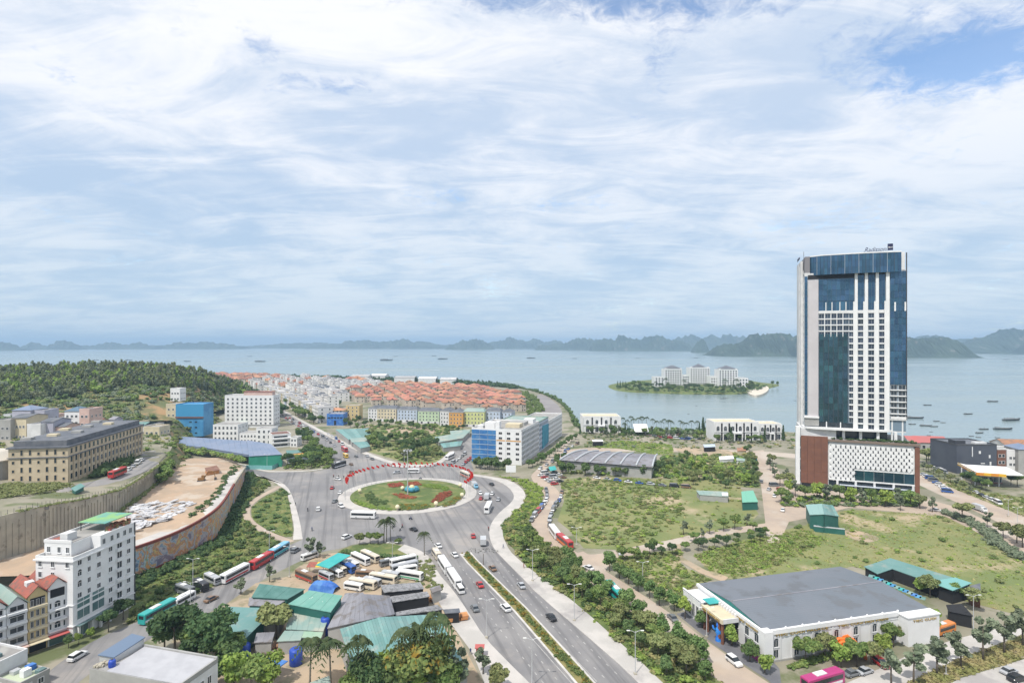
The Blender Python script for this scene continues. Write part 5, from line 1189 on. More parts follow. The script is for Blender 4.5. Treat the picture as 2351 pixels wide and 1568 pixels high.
# blue clad building
t = Bld('blue_building', 'blue clad building with a brown band below the hill', 'building', at(404, 1000, 3), at(467, 1000, 3), 16, 77 * F / 212 * 72 / F, 3)
t.H = (1000 - 930) * t.A.y / F; t.walls(M_bluew); t.flat(M_bluew, 0.8, M_bluew)
t.box('upper_cladding', mat('bright_blue_sheet', (0.06, 0.28, 0.50), rough=0.4), -0.15, t.L + .15, -0.15, -0.01, t.H * 0.62, t.H + 0.85)
t.box('brown_band', M_brown, -0.3, t.L + .2, -0.8, -0.16, t.H * 0.58, t.H * 0.62)
for j, i in ((0, 2), (1, 2), (2, 2), (1, 3), (0, 3), (2, 3)): t.win('f', 3 + i * t.L / 5, 1.5 + j * t.H * 0.18, 2.2, 1.5, 1, M_bluew)
# ---------------------------------------------------------------- white slab hotel and the low white houses in front
t = Bld('white_slab_hotel', 'eight storey white slab hotel with square dark windows', 'hotel', at(516, 982), at(627.5, 982), 15, (982 - 909) * 538 / F)
t.walls(M_white2); t.flat(M_flat, 0.7, M_white2)
t.grid('f', 0.9, t.L - 0.7, 10, 3.2, (t.H - 3.4) / 7, 7, 1.9, 2.0, 2)
t.grid('r', 1.5, t.D - 1, 3, 3.2, (t.H - 3.4) / 7, 7, 1.5, 2.0, 1)
t.box('rooftop_rooms', M_pink, t.L * 0.36, t.L * 0.95, 3, 10, t.H + 0.1, t.H + 3.6)
t.box('rooftop_roof', M_red, t.L * 0.35, t.L * 0.96, 2.6, 10.4, t.H + 3.6, t.H + 3.85)
t.box('entrance_canopy', M_green, t.L * 0.30, t.L * 0.46, -5, -0.02, 3.2, 5.6)
t.ledge(2.7, M_grey, 0.4, 0.6, 'fr')
for (lab, x0, x1, yb, yt, d, nx, nf) in (('white three storey house left of the slab hotel entrance', 489, 546, 1012, 976, 18, 6, 3), ('low white house with many small windows before the slab hotel', 550, 590, 1017, 996, 14, 5, 2),
        ('tall white house end between two low white houses', 588, 624, 1020, 985, 12, 3, 3), ('white house with stepped balconies beside the trees', 625, 668, 1028, 999, 14, 1, 3), ('small white annex right of the stepped balconies', 666, 682, 1026, 1006, 10, 2, 2)):
    A_, B_ = at(x0, yb), at(x1, yb - (4 if nx == 1 else 0)); t = Bld('white_house', lab, 'house', A_, B_, d, (yb - yt) * A_.y / F); t.walls(M_white2); t.flat(M_flat if nx != 1 else M_brown, 0.5, M_white2)
    fh_ = t.H / nf
    if nx == 1:
        for j in range(nf): t.win('f', t.L * 0.45, j * fh_ + 0.8, t.L * 0.75, fh_ * 0.5, 1); t.box('balcony', M_white2, 0.2, t.L - .2, -1.6, -.01, j * fh_ - .2, j * fh_ + .75)
    else: t.grid('f', 0.4, t.L - .4, nx, 0.8, fh_, nf, min(1.7, t.L / nx * .5), fh_ * 0.55, 1)
    t.grid('r', .5, t.D - .5, 3, .8, fh_, nf, 1.3, fh_ * .5, 1)
# ---------------------------------------------------------------- blue and white apartment block
A_, B_ = at(1083, 1060.5), at(1196.4, 1068)
ab = Bld('apartment_block', 'seven storey corner block half wrapped in blue film', 'apartment block', A_, B_, 46.0, 22.4)
ab.walls(M_white2); ab.flat(M_flat, 0.8, M_white2)
M_film = mat('blue_film', (0.035, 0.14, 0.36), (0.06, 0.22, 0.46), 0.12, rough=0.35, c3=(0.10, 0.22, 0.40), scale3=0.4)
bx = ab.lx(zp(10, 752, 0)[0])
fh_ = 22.0 / 6.6
for j in range(7):
    z = 22.2 - (j + 1) * fh_
    for i in range(3): ab.box('film_sheet', M_film, 0.1 + i * bx / 3, (i + 1) * bx / 3 - 0.12, -0.22, -0.02, max(0.2, z + 0.5), z + fh_ - 0.15)
    ab.box('slab_edge', mat('pale_blue_edge', (0.35, 0.48, 0.62)), 0, bx, -0.4, -0.23, z + 0.1, z + 0.42)
    if z > 0.4:
        for k, px in enumerate((830, 975, 1130)):
            xx = ab.lx(zp(10, px, 0)[0]); ab.win('f', xx, z + 0.7, 2.5, 1.7, 1, M_white2, M_dark)
            if k == 1: ab.box('pier', M_white2, xx - 2.4, xx - 1.9, -0.3, -0.004, z, z + fh_ - .02)
        if j == 1: ab.box('ochre_band', M_orange, bx + 0.4, ab.L - 0.2, -0.12, -0.006, z - 0.3, z + 0.4)
        for k in range(14): ab.win('r', 1.6 + k * 3.3, z + 0.5, 1.9, 2.1, 0, M_white2, M_room)
        ab.box('slab_edge', M_white2, ab.L + .006, ab.L + .5, 0, ab.D, z - 0.02, z + 0.22)
for k in range(15): ab.box('pier', M_white2, ab.L + .005, ab.L + .35, max(0, k * 3.3 - .25), k * 3.3 + .25, 0, 22)
for i, (a, b, c, d, h, m) in enumerate(((8, 15, 4, 11, 4.2, M_white2), (16, 19, 2, 6, 5.2, M_white2), (3, 7, 3, 8, 2.2, M_white), (20, 30, 12, 20, 2.6, M_cream), (18, 30, 24, 34, 2.2, M_grey), (26, 33, 36, 44, 3, M_white2))): ab.box('roof_room', m, a, b, c, d, 22.51, 22.4 + h)
q = ab.B + ab.n * 46.1
ab2 = Bld('apartment_block', 'teal and blue wrapped middle section of the apartment row', 'apartment block', q - ab.u * 30, q, 30.0, 21.8)
ab2.walls(M_pblue); ab2.flat(M_teal2, 0.8, M_teal2)
for j in range(6):
    for k in range(8): ab2.win('r', 1.8 + k * 3.7, 1.0 + j * 3.45, 2.0, 2.2, 0, M_pblue, M_room)
for k in range(5):
    ab2.box('net_sheet', mat('teal_net', (0.03, 0.22, 0.34), (0.05, 0.30, 0.42), 0.15, rough=0.6), ab2.L + .12, ab2.L + .3, 10 + k * 4.0, 13.9 + k * 4.0, 1.0 + k * 0.5, 18.0 - k * 0.2)
q = ab2.B + ab2.n * 30.2
ab3 = Bld('apartment_block', 'far white section of the apartment row beside the sea', 'apartment block', q - ab.u * 24, q, 50.0, 18.5)
ab3.walls(M_white2); ab3.flat(M_flat, 0.8, M_white2)
for j in range(5):
    for k in range(14): ab3.win('r', 1.8 + k * 3.45, 1.0 + j * 3.5, 1.9, 2.2, 0, M_white2, M_room)
# ---------------------------------------------------------------- pastel shophouses
PB = [(1030, 1112, 800, 668, M_white, 'small white shophouse pair at the left end of the pastel row', None), (1114, 1288, 806, 668, M_cream, 'cream shophouse block with slate roof in the pastel row', None), (1298, 1478, 815, 678, M_pblue, 'pale blue white shophouse block in the pastel row', None),
      (1488, 1680, 830, 690, M_green, 'pale green shophouse block in the pastel row', None), (1690, 1772, 850, 690, M_white, 'white shophouse block left of the orange one', None), (1774, 1900, 860, 700, M_orange, 'orange and white shophouse block in the pastel row', None),
      (1904, 2096, 858, 695, M_lime, 'lime yellow shophouse block in the pastel row', None), (2108, 2240, 850, 690, M_pblue, 'white and blue shophouse block right of the lime one', None), (2242, 2345, 846, 700, M_pblue, 'blue shophouse block at the right end of the pastel row', None)]
for (x0, x1, yb, yt, m, lab, _) in PB:
    a, b = zp(2, x0, yb), zp(2, x1, yb + 4); A_ = at(*a); B_ = at(*b)
    hh = (a[1] - zp(2, 0, yt)[1]) * A_.y / F
    t = Bld('shophouse_block', lab, 'shophouses', A_, B_, 14, hh - 2.2); t.walls(m)
    t.box('lower_band', M_white if m not in (M_orange,) else M_orange, -.05, t.L + .05, -.12, -.004, 0, 2.6)
    t.hip(M_slate if m is not M_lime else M_teal2, 2.6, 0.4, 2.0)
    n = max(3, int(t.L / 3.3)); t.grid('f', .4, t.L - .4, n, 3.2, (t.H - 3.2) / 3, 3, 1.25, 1.9, 0, M_white2); t.grid('f', .4, t.L - .4, max(2, n // 2), .4, 3, 1, 2.2, 2.0, 0, M_white2, M_dark, off=.12)
    t.ledge(t.H - 0.4, M_white2, .35, .3, 'fr'); t.grid('r', 1, 13, 3, 3.2, (t.H - 3.2) / 3, 3, 1.2, 1.8, 0)
for (nm, lab, x0, x1, yb, yt, m, rf) in (('blue_shed', 'bright blue sheet building beside the boulevard trees', 650, 802, 845, 745, M_tarp, 'flat'), ('cream_house', 'cream corner house with hip roof behind the blue sheet building', 592, 800, 815, 690, M_cream, 'hip'), ('cream_house', 'tall cream house right of the blue sheet building', 826, 948, 800, 668, M_yellow, 'flat'),
        ('grey_villa', 'grey villa with brown hip roof among the white houses', 620, 742, 560, 490, M_grey, 'hip')):
    a, b = zp(2, x0, yb), zp(2, x1, yb); A_ = at(*a); B_ = at(*b); hh = (a[1] - zp(2, 0, yt)[1]) * A_.y / F
    t = Bld(nm, lab, 'building', A_, B_, 14, hh - (2 if rf == 'hip' else 0)); t.walls(m)
    t.hip(M_terra if nm != 'grey_villa' else M_slate, 2.2) if rf == 'hip' else t.flat(M_flat, .6, m)
    if nm != 'blue_shed': t.grid('f', .5, t.L - .5, max(3, int(t.L / 3.6)), 1.2, t.H / 4, 4, 1.3, 1.8, 0, M_white2)
    else: t.win('f', t.L * .5, 0.3, 2.4, 4.5, 0, M_tarp, M_dark, name='door'); t.grid('f', .5, t.L - .5, 5, t.H * .62, 1, 1, 2.6, 1.6, 0, M_tarp)
# ---------------------------------------------------------------- the town: white terrace houses and villas
def house_proto(kind, w, d, h, wm, rm):
    wall = MB().use(wm); wall.box(-w / 2, w / 2, -d / 2, d / 2, -0.3, h)
    wall.use(M_glass)
    nf = max(1, int(h / 3.4)); nx = max(2, int(w / 3))
    for j in range(nf):
        for i in range(nx):
            x = -w / 2 + w * (i + .5) / nx
            wall.box(x - .6, x + .6, -d / 2 - .05, -d / 2 - .01, .9 + j * h / nf, 2.5 + j * h / nf)
        for i in range(2): y = -d / 2 + d * (i + .5) / 2; wall.box(-w / 2 - .05, -w / 2 - .01, y - .6, y + .6, .9 + j * h / nf, 2.5 + j * h / nf); wall.box(w / 2 + .01, w / 2 + .05, y - .6, y + .6, .9 + j * h / nf, 2.5 + j * h / nf)
    r = MB().use(rm)
    if kind == 'villa':
        o = .6; e = [(-w / 2 - o, -d / 2 - o, h), (w / 2 + o, -d / 2 - o, h), (w / 2 + o, d / 2 + o, h), (-w / 2 - o, d / 2 + o, h)]; a, b = (-w * .14, 0, h + 2.9), (w * .14, 0, h + 2.9)
        for f in ((e[0], e[1], b, a), (e[1], e[2], b), (e[2], e[3], a, b), (e[3], e[0], a), e[::-1]): r.face(*f)
        o = .4; q = [(-w * .25, -d / 2 - 1.6, h - .4), (w * .1, -d / 2 - 1.6, h - .4), (-w * .075, -d / 2 - 1.6, h + 1.9), (-w * .075, 0, h + 1.9), (-w * .25, 0, h - .4), (w * .1, 0, h - .4)]
        r.face(q[0], q[2], q[3], q[4]); r.face(q[2], q[1], q[5], q[3])
        wall.use(wm).box(-w * .22, w * .07, -d / 2 - 1.3, -d / 2, -.3, h - .45)
    else:
        r.box(-w / 2 - .1, w / 2 + .1, -d / 2 - .1, d / 2 + .1, h, h + .25)
        wall.use(wm).box(-w * .3, w * .2, -d * .05, d * .35, h + .25, h + 2.6)
        r.box(-w * .32, w * .22, -d * .07, d * .37, h + 2.6, h + 2.8)
    return wall.mesh('wall'), r.mesh('roof')
M_vw = mat('villa_wall', (0.56, 0.50, 0.42), (0.5, 0.43, 0.36), .3, rnd=0.15)
M_tw = mat('terrace_wall', (0.70, 0.69, 0.67), (0.64, 0.62, 0.60), .3, rnd=0.12)
M_troof = mat('terrace_roof', (0.44, 0.43, 0.42), (0.33, 0.32, 0.32), .2, rnd=0.35)
VIL = [house_proto('villa', w, d, h, M_vw, M_terra) for w, d, h in ((11, 11, 7.2), (12.5, 11, 8.4), (10.5, 12, 8), (13, 12, 9.2))]
TER = [house_proto('terrace', w, d, h, wm, rm) for w, d, h, wm, rm in ((17, 15, 13, M_tw, M_troof), (16, 14, 16, M_tw, M_troof), (18, 15, 12, M_tw, M_slate), (17, 14, 14.5, M_tw, M_flat), (13.4, 14, 14.5, M_cream, M_troof), (13.4, 15, 13.5, M_pblue, M_troof), (13.4, 15, 15.5, M_tw, M_troof))]
def drop(name, label, cat, group, proto, loc, rz):
    t = thing(name, label, cat, loc, rz, group); put('wall', proto[0], t); put('roof', proto[1], t); return t
def field_grid(poly, ang, px, py, jit):
    xs = [p.x for p in poly]; ys = [p.y for p in poly]; c, s = math.cos(ang), math.sin(ang)
    cx0, cy0 = sum(xs) / len(xs), sum(ys) / len(ys); out = []
    for i in range(-60, 61):
        for j in range(-60, 61):
            x, y = i * px + RND.uniform(-jit, jit), j * py + RND.uniform(-jit, jit); X, Y = cx0 + x * c - y * s, cy0 + x * s + y * c
            if inside(poly, np.array([X]), np.array([Y]))[0]: out.append((X, Y))
    return out
vp = [at(*q) for q in ((862, 897), (880, 886), (1000, 889), (1100, 895), (1185, 912), (1203, 936), (1200, 950), (1100, 947), (950, 938), (840, 930), (800, 916))]
for X, Y in field_grid(vp, 0.35, 18.5, 21, 2.0): drop('villa', 'orange hip roofed villa in the dense estate behind the pastel row', 'villa', 'villas of the estate', RND.choice(VIL), (X, Y, 0), 0.35 + RND.choice((0, 1.571, 3.142)))
vp2 = [at(*q) for q in ((480, 872), (500, 866), (640, 868), (650, 876), (560, 882), (500, 880))]
for X, Y in field_grid(vp2, 0.1, 26, 34, 3): t = drop('villa', 'far red roofed villa on the shore behind the hill', 'villa', 'far villas on the shore', RND.choice(VIL), (X, Y, 0), RND.choice((0, 1.571))); t.scale = (1.5, 1.4, 1.2)
bl0, bl1 = at(618, 908), at(752, 972); bd = (bl1 - bl0).normalized(); bn = Vector((-bd.y, bd.x, 0)); ba = math.atan2(bd.y, bd.x)
cnt = int((bl1 - bl0).length / 14.0)
for i in range(cnt):
    q = bl0 + bd * (i + .5) * 14.0; drop('terrace_house', 'white terrace house in the long row facing the boulevard', 'terrace house', 'row facing the boulevard', TER[[6, 6, 4, 6, 5, 6, 4, 6][i % 8]], (q.x, q.y, 0), ba)
wp = [at(*q) for q in ((535, 895), (560, 888), (640, 876), (760, 878), (860, 882), (875, 890), (858, 900), (795, 918), (758, 945), (700, 925), (630, 898), (590, 905))]
for X, Y in field_grid(wp, ba, 20, 36, 1.2):
    q = Vector((X, Y, 0)); s = (q - bl0).dot(bd); o = (q - bl0).dot(bn)
    if -40 < s < (bl1 - bl0).length + 10 and -14 < o < 14: continue
    if o < -10: continue
    if RND.random() < .34:
        t = drop('orange_roof_house', 'orange roofed house among the white houses of the quarter', 'house', 'orange roofed houses of the quarter', RND.choice(VIL), (X, Y, 0), ba + RND.choice((0, 1.571))); t.scale = (1.25, 1.15, RND.uniform(1.1, 1.5)); continue
    drop('terrace_house', 'white flat roofed house in the quarter behind the boulevard row', 'terrace house', 'white houses of the quarter', RND.choice(TER[:4]), (X, Y, 0), ba + RND.choice((0, 3.142)))
for i, (x, y, w) in enumerate(((805, 874, 40), (850, 872, 34), (905, 878, 46), (960, 880, 40), (1010, 882, 36))):
    A_ = at(x, y); B_ = at(x + w, y); t = Bld('warehouse', '%s white roofed warehouse from the left near the shore trees' % ORL[i], 'warehouse', A_, B_, 40, 9, group='shore warehouses'); t.walls(M_white); t.gable(M_white2 if i % 2 else M_troof, 3, .5, 'x', M_white)
# ---------------------------------------------------------------- sea front pavilions and resort
for (nm, lab, x0, x1, yb, yt, d) in (('sea_pavilion', 'white arched pavilion on the sea front left of the palms', 1338, 1424, 993, 955, 20), ('sea_pavilion', 'long white arched pavilion on the sea front near the tower', 1640, 1742, 1012, 968, 20), ('sea_pavilion', 'white gabled pavilion end wing beside the tower', 1744, 1794, 1010, 972, 16)):
    A_, B_ = at(x0, yb), at(x1, yb); t = Bld(nm, lab, 'pavilion', A_, B_, d, (yb - yt) * A_.y / F - 1.0); t.walls(M_white2); t.flat(M_cream, 1.0, M_white2)
    n = 4 if x1 - x0 < 90 else 6
    for i in range(n):
        xx = t.L * (i + .5) / n; t.win('f', xx, t.H * .55, 2.6, t.H * .2, 3); t.win('f', xx, .4, 3.0, t.H * .36, 1)
        for dx in (-.5, .5): t.box('pilaster', M_white2, xx + dx * t.L / n - .5 if 0 < xx + dx * t.L / n - .5 else .02, xx + dx * t.L / n + .5, -.4, -.004, 0, t.H - .2)
    t.box('porch', M_white2, t.L * .4, t.L * .6, -3.5, -.41, t.H * .42, t.H * .5)
    for s in (.41, .585): t.box('column', M_white2, t.L * s, t.L * s + .6, -3.4, -2.8, 0, t.H * .42)
    t.ledge(t.H * .48, M_white, .3, .45, 'fr')
st = thing('stage_canopy', 'white curved stage canopy in the sea front square', 'canopy', za(3, 1180, 935))
n = 8; V = [(x, -4 + 10 * k / n, 9 * math.sin(math.pi * (.12 + .5 * k / n)) + .3) for x in (-6, 6) for k in range(n + 1)]
mb = MB().use(M_white2); mb.raw(V + [(a, b, c - .4) for a, b, c in V], [(k, k + 1, n + 2 + k, n + 1 + k) for k in range(n)] + [(2 * n + 2 + k, 3 * n + 3 + k, 3 * n + 4 + k, 2 * n + 3 + k) for k in range(n)])
mb.build('shell', st)
for x in (-5, 5): MB().use(M_alu).tube([(x, 2, 0), (x, 2, 8)], .25, 6).build('post', st)
for (nm, lab, f, m_, w_) in (('white_cabin', 'long white tin cabin on the scrub ground left of the dirt road', (1900, 1130, 3.4, 2030, 1120, 3.4, 2040, 1150, 3, 1905, 1160, 3), M_white2, M_white), ('white_cabin', 'short white tin cabin next to the dirt road', (2060, 1140, 3.2, 2140, 1150, 3.2, 2140, 1172, 3, 2060, 1165, 3), M_teal2, M_white), ('orange_hut', 'orange roofed hut near the sea front crossing', (2065, 1050, 3.6, 2140, 1045, 3.6, 2150, 1075, 3.2, 2070, 1080, 3.2), M_terra, M_cream), ('blue_canopy', 'blue white canopy beside the sea front road', (1755, 1020, 4, 1860, 1015, 4, 1870, 1040, 3.6, 1765, 1045, 3.6), M_pblue, M_dark), ('white_canopy', 'white swept canopy at the corner of the apartment street', (735, 975, 5, 830, 975, 5, 840, 990, 4, 740, 992, 4), M_white2, M_dark)):
    shed(nm, lab, 'shed', [pn(3, *f)], m_, w_)
# resort on the island
rz0 = 3.4
for (lab, x0, x1, yb, yt, rf) in (('left wing of the white island resort with a grey hip roof', 1526, 1566, 886, 841, 1), ('central white block of the island resort with small dome roof', 1584, 1630, 883, 838, 2), ('right wing of the white island resort with a wide hip roof', 1650, 1694, 887, 842, 1), ('lower link building left of the resort centre', 1567, 1583, 886, 862, 0), ('lower link building right of the resort centre', 1631, 1649, 886, 865, 0), ('low left terrace pavilion of the island resort', 1503, 1525, 888, 866, 0), ('low right terrace pavilion of the island resort', 1696, 1718, 889, 868, 0)):
    A_, B_ = at(x0, yb, rz0), at(x1, yb, rz0); hh = (yb - yt) * A_.y / F; t = Bld('resort_block', lab, 'resort', A_, B_, 22, hh - (6 if rf else 0.5), rz0); t.walls(M_white2)
    n = max(3, int(t.L / 4.4)); nf = max(2, int(t.H / 4)); t.grid('f', .6, t.L - .6, n, 1.4, (t.H - 1) / nf, nf, 2.7, 2.7, 0, M_white2)
    t.flat(M_flat, .9, M_white2)
    if rf:
        w = t.L * (.8 if rf == 1 else .5); x = (t.L - w) / 2; t.box('attic', M_white2, x, x + w, 2, 16, t.H + .11, t.H + 2.6)
        e = [(x - 1, 1, t.H + 2.6), (x + w + 1, 1, t.H + 2.6), (x + w + 1, 17, t.H + 2.6), (x - 1, 17, t.H + 2.6)]; a = (x + w / 2, 9, t.H + 8.0)
        mb = MB().use(M_slate)
        for i in range(4): mb.face(e[i], e[(i + 1) % 4], a)
        mb.face(*e[::-1]); t.part('roof', mb)
        for s in (0.08, .92): t.box('corner_turret', M_white2, t.L * s - 1.6, t.L * s + 1.6, .5, 4, t.H + .91, t.H + 2.9)
# ---------------------------------------------------------------- far right group
t = Bld('dark_building', 'dark grey windowless building behind the yellow edged canopy', 'building', at(*zp(13, 1060, 900)), at(*zp(13, 1830, 900)), 22, 17.5)
t.walls(mat('charcoal_cladding', (0.065, 0.072, 0.095), (0.08, 0.088, 0.11), .12, rough=.6)); t.flat(M_slate, .7, M_steel)
for i, (a, b, c, d) in enumerate(((.55, .60, .70, .80), (.80, .84, .55, .66), (.82, .86, .3, .42), (.6, .7, .35, .38), (.38, .4, .6, .95))): t.box('white_mark', M_white2, t.L * a, t.L * b, -.12, -.004, t.H * c, t.H * d)
t.box('roof_unit', M_white, t.L * .55, t.L * .85, 3, 6, t.H + .12, t.H + 1.4); t.box('roof_unit', M_steel, t.L * .1, t.L * .35, 4, 10, t.H + .12, t.H + 2.2)
t2 = Bld('brown_building', 'narrow brown building attached to the dark grey one', 'building', at(*zp(13, 1840, 900)), at(*zp(13, 2005, 900)), 18, 15); t2.walls(M_brown); t2.flat(M_flat, .6, M_white); t2.grid('f', .5, t2.L - .5, 2, 2, 4, 3, 1.8, 2, 0)
cp = [za(13, *q) for q in ((1075, 690, 8), (1240, 722, 8.4), (2000, 762, 8.4), (2345, 925, 8), (2000, 915, 8), (1430, 880, 7.6))]
org = Vector((cp[0].x, cp[0].y, 0)); rt = thing('petrol_canopy', 'white canopy with yellow and orange edge below the dark building', 'canopy', org)
MB().use(M_white2).slab([p - org for p in cp], .5).build('roof', rt)
for i, (k0, k1) in enumerate(((0, 5), (5, 4))):
    a, b = cp[k0] - org, cp[k1] - org; d = (b - a); nrm = Vector((-d.y, d.x, 0)).normalized() * (-.3)
    for j in range(4):
        c, e = a.lerp(b, j / 4 + .002), a.lerp(b, (j + 1) / 4 - .002)
        MB().use(mat('canopy_yellow', (0.72, 0.42, 0.04)) if j % 2 == i else mat('canopy_orange', (0.66, 0.26, 0.03))).prism([(c.x, c.y - .06), (e.x, e.y - .06), (e.x, e.y - .45), (c.x, c.y - .45)], c.z - 1.3, c.z + .3).build('fascia_panel', rt)
for f in ((1180, 800), (1440, 890), (1700, 910), (1900, 910)): q = za(13, f[0], f[1], 7) - org; MB().use(M_white).tube([(q.x, q.y + 1, 0), (q.x, q.y + 1, 7.4)], .3, 8).build('post', rt)
q0 = za(13, 1440, 1060); q1 = za(13, 1930, 1090)
t = Bld('shop', 'low pale shop under the yellow edged canopy', 'shop', q0, q1, 12, 4.6); t.walls(M_white); t.flat(M_flat, .3, M_white); t.grid('f', .5, t.L - .5, 6, .5, 1, 1, 2.2, 2.8, 1)
t.box('red_band', M_redsheet, -.1, t.L + .1, -.3, -.01, .1, .5)
t = Bld('white_house', 'white house with four small windows at the right edge', 'house', at(*zp(13, 2022, 870)), at(*zp(13, 2238, 880)), 14, 13.5); t.walls(M_white2); t.flat(M_flat, .7, M_white2); t.grid('f', 1, t.L - 1, 2, 4, 4, 2, 1.5, 1.8, 1)
t = Bld('grey_house', 'grey rendered house cut by the right edge', 'house', at(*zp(13, 2245, 900)), at(*zp(13, 2600, 915)), 14, 15); t.walls(M_grey); t.hip(M_bluesheet, 2.5)
for (nm, lab, f, h) in (('red_roof_hall', 'long pink red roofed hall on the shore right of the tower', (350, 370, 930, 385), 5.0), ('red_roof_hall', 'orange red roofed hall on the shore at the right edge', (2010, 470, 2700, 490), 6.0), ('red_roof_hall', 'short red gabled hall touching the tower podium', (160, 370, 350, 378), 5.0)):
    A_, B_ = at(*zp(13, f[0], f[1] + 60)), at(*zp(13, f[2], f[3] + 60)); t = Bld(nm, lab, 'hall', A_, B_, 18, h); t.walls(M_grey); t.gable(M_redsheet if nm and '2010' not in str(f[0]) else M_terra, 3.6, .6, 'x', M_white); t.grid('f', .5, t.L - .5, max(3, int(t.L / 5)), .5, 3, 1, 2.4, 2.6, 0, M_white, M_dark)
# ================================================================ WALLS OF THE TERRACES
mm = bpy.data.materials.new('painted_mural'); mm.use_nodes = True; N = NT(mm.node_tree); p = N.n['Principled BSDF']
pos = N.node('ShaderNodeNewGeometry').outputs['Position']
nz_ = N.node('ShaderNodeTexNoise'); N.put(nz_.inputs['Vector'], pos); nz_.inputs['Scale'].default_value = 0.25
wv = N.vmath('ADD', pos, N.vmath('MULTIPLY', nz_.outputs['Color'], (5, 5, 5)))
cr = N.node('ShaderNodeValToRGB'); e = cr.color_ramp; e.interpolation = 'LINEAR'
stops = [(0.08, (0.10, 0.16, 0.26)), (0.18, (0.46, 0.48, 0.52)), (0.27, (0.10, 0.28, 0.44)), (0.35, (0.55, 0.50, 0.40)), (0.42, (0.60, 0.22, 0.07)), (0.49, (0.26, 0.22, 0.18)), (0.55, (0.62, 0.52, 0.20)), (0.61, (0.48, 0.13, 0.07)), (0.68, (0.16, 0.34, 0.42)), (0.75, (0.58, 0.58, 0.58)), (0.84, (0.10, 0.32, 0.26)), (0.92, (0.62, 0.30, 0.10))]
while len(e.elements) > 1: e.elements.remove(e.elements[-1])
e.elements[0].position = stops[0][0]; e.elements[0].color = c4(stops[0][1])
for s_, c_ in stops[1:]: x = e.elements.new(s_); x.color = c4(c_)
N.put(cr.inputs[0], N.math('ADD', 0.5, N.math('MULTIPLY', N.math('SUBTRACT', N.noise(wv, 0.14, 6, 0.55, 0.6), 0.5), 3.4)))
c2_ = N.mix(N.ramp(N.noise(pos, 0.045, 3, 0.5), 0.45, 0.60), cr.outputs[0], N.mix(0.30, cr.outputs[0], c4((0.55, 0.20, 0.07))))
N.put(p.inputs['Base Color'], c2_); p.inputs['Roughness'].default_value = 0.6
M_mred = mat('mural_red_band', (0.22, 0.05, 0.035), (0.16, 0.05, 0.04), 0.3)
mu = thing('mural_wall', 'long curved retaining wall covered with a colourful painted mural', 'wall', (WBs[20].x, WBs[20].y, 0))
org = mu.location.copy()
def wall_seg(root, name, a, b, za0, zb0, za1, zb1, th, m, org):
    d = Vector((b.x - a.x, b.y - a.y, 0)).normalized(); nn = Vector((-d.y, d.x, 0)) * th
    q = [a, b, b + nn, a + nn]; z0s = (za0, zb0, zb0, za0); z1s = (za1, zb1, zb1, za1)
    mb = MB().use(m)
    mb.raw([(p_.x - org.x, p_.y - org.y, z - org.z) for p_, z in zip(q, z0s)] + [(p_.x - org.x, p_.y - org.y, z - org.z) for p_, z in zip(q, z1s)], [(0, 3, 2, 1), (4, 5, 6, 7), (0, 1, 5, 4), (1, 2, 6, 5), (2, 3, 7, 6), (3, 0, 4, 7)])
    return mb.build(name, root)
ml = resample(WBs, 56)
for i in range(55):
    a, b = ml[i], ml[i + 1]
    wall_seg(mu, 'mural_panel', a, b, 0.9, 0.9, a.z - 0.5, b.z - 0.5, 0.6, mm, org)
    d = (b - a); d.z = 0; d.normalize(); nn = Vector((d.y, -d.x, 0)) * 0.15
    wall_seg(mu, 'base_band', a + nn, b + nn, -0.3, -0.3, 0.9, 0.9, 0.8, M_mred, org)
    wall_seg(mu, 'coping', a + nn, b + nn, a.z - 0.5, b.z - 0.5, a.z + 0.45, b.z + 0.45, 0.8, M_mred if i < 34 else M_conc, org)
rw = thing('retaining_wall', 'tall stained beige concrete retaining wall above the sandy terrace', 'wall', tuple(UW[3][0]))
org = rw.location.copy()
ua, ub_ = resample([a for a, b in UW], 90), resample([b for a, b in UW], 90)
for i in range(89):
    a, b = ua[i], ua[i + 1]
    wall_seg(rw, 'concrete_panel', a, b, 9.6, 9.6, ub_[i].z + 0.3, ub_[i + 1].z + 0.3, 0.7, M_conc, org)
    d = (b - a).normalized(); nn = Vector((d.y, -d.x, 0)) * 0.3; c = a + nn
    MB().use(M_conc).box(-.1, .1, -.02, .32, 0, ub_[i].z - RND.uniform(9.9, 12.5)).build('rib', rw, loc=(c.x - org.x, c.y - org.y, -0.9), rz=math.atan2(d.y, d.x))
    if i % 1 == 0:
        MB().use(M_steel).tube([(0, 0, 0), (0, 0, 1.5)], 0.07, 4).build('post', rw, loc=(a.x - org.x, a.y - org.y + .4, ub_[i].z + 0.3 - org.z))
# pale broken slabs on the lower terrace
sl = thing('slab_heap', 'spread of broken white slabs on the sandy terrace', 'rubble', za(9, 500, 750, 10.6))
M_slab = mat('white_slab', (0.58, 0.58, 0.60), (0.44, 0.44, 0.46), 0.3, c3=(0.36, 0.33, 0.30), scale3=0.6)
po = PX(9, 120, 780, 220, 640, 600, 600, 960, 610, 820, 720, 560, 850, 330, 900, 200, 960)
ppol = [Vector((x, y, 0)) for x, y in po]; k = 0
for x, y in scatter(ppol, 150):
    q = at(x, y, 10.6) - sl.location; o = MB().use(M_slab).box(-1.5, 1.5, -.9, .9, 0, .3).build('slab', sl)
    o.location = q + Vector((0, 0, RND.uniform(-.1, .7))); o.rotation_euler = (RND.uniform(-.2, .2), RND.uniform(-.2, .2), RND.uniform(0, 3)); o.scale = (RND.uniform(.5, 1.5), RND.uniform(.5, 1.6), 1)
